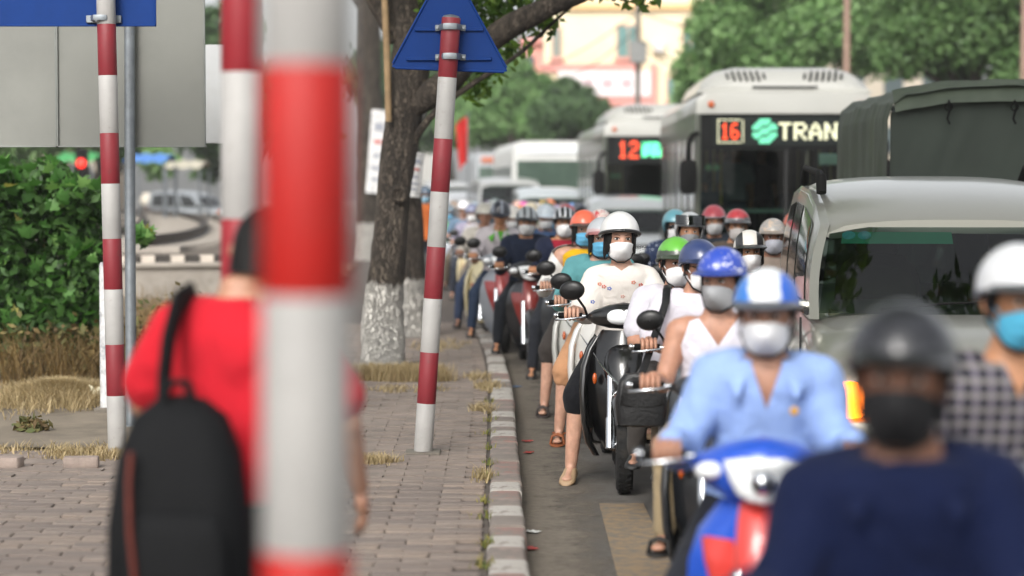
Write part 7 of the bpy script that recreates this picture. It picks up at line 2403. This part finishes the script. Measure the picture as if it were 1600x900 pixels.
# bus passengers
for k, (x, y, c) in enumerate(((wx(1150, 31.5), 31.6, '#9aa3a6'), (wx(1125, 33), 33.0, '#54707c'), (wx(1190, 32.4), 32.6, '#3a4048'))):
    person(['passenger in a pale shirt standing behind the number 16 bus windshield', 'passenger in a blue grey top further inside the number 16 bus', 'passenger in a dark jacket in the middle of the number 16 bus'][k], (x, y, .752), R(8 * k), .97, J=pose('stand'), shirt=c, sleeve='short', pants='#2a2c34', voxel=.02, eyes=False, seed=21, group='passengers in the bus')

# ---- pedestrian in red seen from behind
DP = 5.45
Jp = pose('stand', pitch=.25, roll=-.05, yaw=-.3)
Jp['head'] = (-.055, -.085, 1.475); Jp['sha'] = (-.17, -.01, 1.255); Jp['shb'] = (.17, -.01, 1.255); Jp['neck'] = (0, -.03, 1.345)
Jp['ela'] = (-.30, .0, 1.0); Jp['wra'] = (-.325, -.10, .80); Jp['haa'] = (-.335, -.14, .72)
Jp['elb'] = (.28, -.03, 1.05); Jp['wrb'] = (.25, -.22, .95); Jp['hab'] = (.24, -.3, .93)
person('blurred pedestrian in a red tee shirt seen from behind, near the post', (wx(375, DP), DP, SW), PI, .90, J=Jp, wf=1.0, shirt='#b81a28', sleeve='short', pants='#23252c', leg='long', sk='#a87c63', hair='crop', loose=.012, wr=.011, seed=31, group='people on the pavement', **HI)
bp = thing('backpack', 'black backpack with a brown stripe slung on the pedestrian in red', 'backpack', (wx(281, DP - .25), DP - .29, .60))
M_BP = mat('backpack_black', '#0d0e10', .8, 0, .15, 10, bmp=.5, bscale=30, spec=.2)
mb = MB(); mb.loft([mb.ring((0, y0, z), (rx, ry), 3.2, 'xy', 28) for z, rx, ry, y0 in ((-.02, .10, .07, .03), (.0, .15, .10, .01), (.06, .168, .115, .0), (.22, .165, .115, .0), (.38, .145, .10, .02), (.47, .11, .08, .035), (.51, .06, .05, .045), (.52, .02, .02, .05))])
for i, p in enumerate(mb.v): mb.v[i] = p + Vector((.0, .008 * noise.noise(p * 14), 0))
build(mb, 'bag_body', M_BP, bp)
mb = MB(); mb.loft([mb.ring((.01, -.105 + y0, z), (rx, ry), 3.2, 'xy', 24) for z, rx, ry, y0 in ((.02, .09, .02, .01), (.04, .12, .04, 0), (.2, .118, .04, 0), (.25, .10, .03, .01), (.27, .04, .01, .02))])
build(mb, 'front_pocket', M_BP, bp)
build(MB().tube([(-.095, -.105, .40), (-.098, -.12, .33), (-.092, -.145, .22), (-.08, -.148, .1), (-.07, -.14, .03)], .013, 10, flat=.5), 'brown_stripe', mat('stripe_brown', '#6b2f24', .7, 0, .15, 20), bp)
build(MB().tube([(-.04, .0, .50), (-.02, -.0, .555), (.02, .0, .555), (.04, 0, .50)], .011, 8), 'carry_loop', M_BP, bp)
build(MB().tube([(-.045, .05, .46), (-.045, .075, .56), (-.04, .115, .65), (-.03, .19, .73), (-.02, .29, .745), (-.01, .39, .67), (.0, .42, .5), (-.02, .38, .30), (-.05, .28, .18), (-.08, .14, .08)], [.036, .04, .042, .042, .042, .04, .034, .026, .018, .014], 12, flat=.4), 'shoulder_strap', M_BP, bp)
build(MB().tube([(.1, -.02, .45), (.13, -.03, .2), (.14, -.03, .05)], .006, 6), 'zip', M_RUBBER, bp)
# ---- shoulder bag of the driver in the navy helmet
sb_ = thing('shoulder_bag', 'black shoulder bag hanging in front of the driver in the navy helmet', 'bag', (wx(1002, 10.35), 10.33, .62))
mb = MB(); mb.loft([mb.ring((0, 0, z), (rx, ry), 3, 'xy', 24) for z, rx, ry in ((-.12, .08, .04), (-.11, .115, .055), (0, .125, .06), (.10, .105, .05), (.13, .08, .035), (.135, .02, .01))])
build(mb, 'bag_body', mat('bag_leather', '#0c0c0d', .45, 0, .15, 10, bmp=.3, bscale=60), sb_)
build(MB().loft([MB().ring((0, -.058, z), (w, .006), 4, 'xy', 20) for z, w in ((-.02, .06), (-.01, .11), (.1, .10), (.12, .05))]), 'flap', mat('bag_leather', '#0c0c0d'), sb_)
build(MB().tube([(.0, .03, .11), (.06, .19, .25), (.105, .285, .36), (.14, .355, .45), (.15, .42, .515), (.16, .50, .53), (.18, .60, .47), (.19, .66, .35)], .020, 8, flat=.3), 'strap', mat('bag_leather', '#0c0c0d'), sb_)
# ================================================================== SHADE TREES OVER THE ROAD (behind the viewer, mirrored in the glass)
for k, (x, y, lab) in enumerate(((-3.6, 5.2, 'shade tree beside the viewer reaching over the road'), (-2.6, -5.0, 'shade tree behind the viewer reaching over the pavement'))):
    t = thing('street_tree', lab, 'tree', (x, y, SW), group='street trees along the pavement')
    build(wood([(0, 0, -.1), (.05, .1, 2), (.3, .4, 4), (.8, .8, 6)], [.3, .24, .2, .1], 20, .06, 6, 20 + k, 4), 'trunk', M_BARK, t)
    bl3 = []
    rg = random.Random(k)
    for i in range((26, 14)[k]):
        a = rg.uniform(0, 2 * PI); r = rg.uniform(0, 4.0)
        c = ((5.2, 3.6)[k] + r * math.cos(a), (5.8, 1.8)[k] + r * math.sin(a) * 1.1, rg.uniform(5.8, 9))
        bl3.append((c, (rg.uniform(.7, 1.2),) * 3))
        if i < 6: build(wood([(.4, .5, 4.2), (c[0] * .5, c[1] * .5, 5.2), c], [.1, .06, .02], 10, .05, 4, i), 'limb', M_BARK, t)
    np_obj('crown', leaf_cloud(bl3, (20000, 9000)[k], .10, 200 + k, .2), M_LEAF_NEAR, t)

# ---- warm city haze
hz_b = MB().box((0, 225, 9.2), (812, 762, 21.6))
m, nt, b = _new('haze_air')
nt.nodes.remove(b)
pv = nt.nodes.new('ShaderNodeVolumePrincipled')
pv.inputs['Color'].default_value = (.95, .95, .93, 1)
pv.inputs['Density'].default_value = .0008
pv.inputs['Anisotropy'].default_value = .2
nt.links.new(pv.outputs[0], nt.nodes['Material Output'].inputs['Volume'])
hz_o = build(hz_b, 'haze', m, smooth=False)
stuff(hz_o, 'pale warm haze hanging over the far end of the street', 'haze')
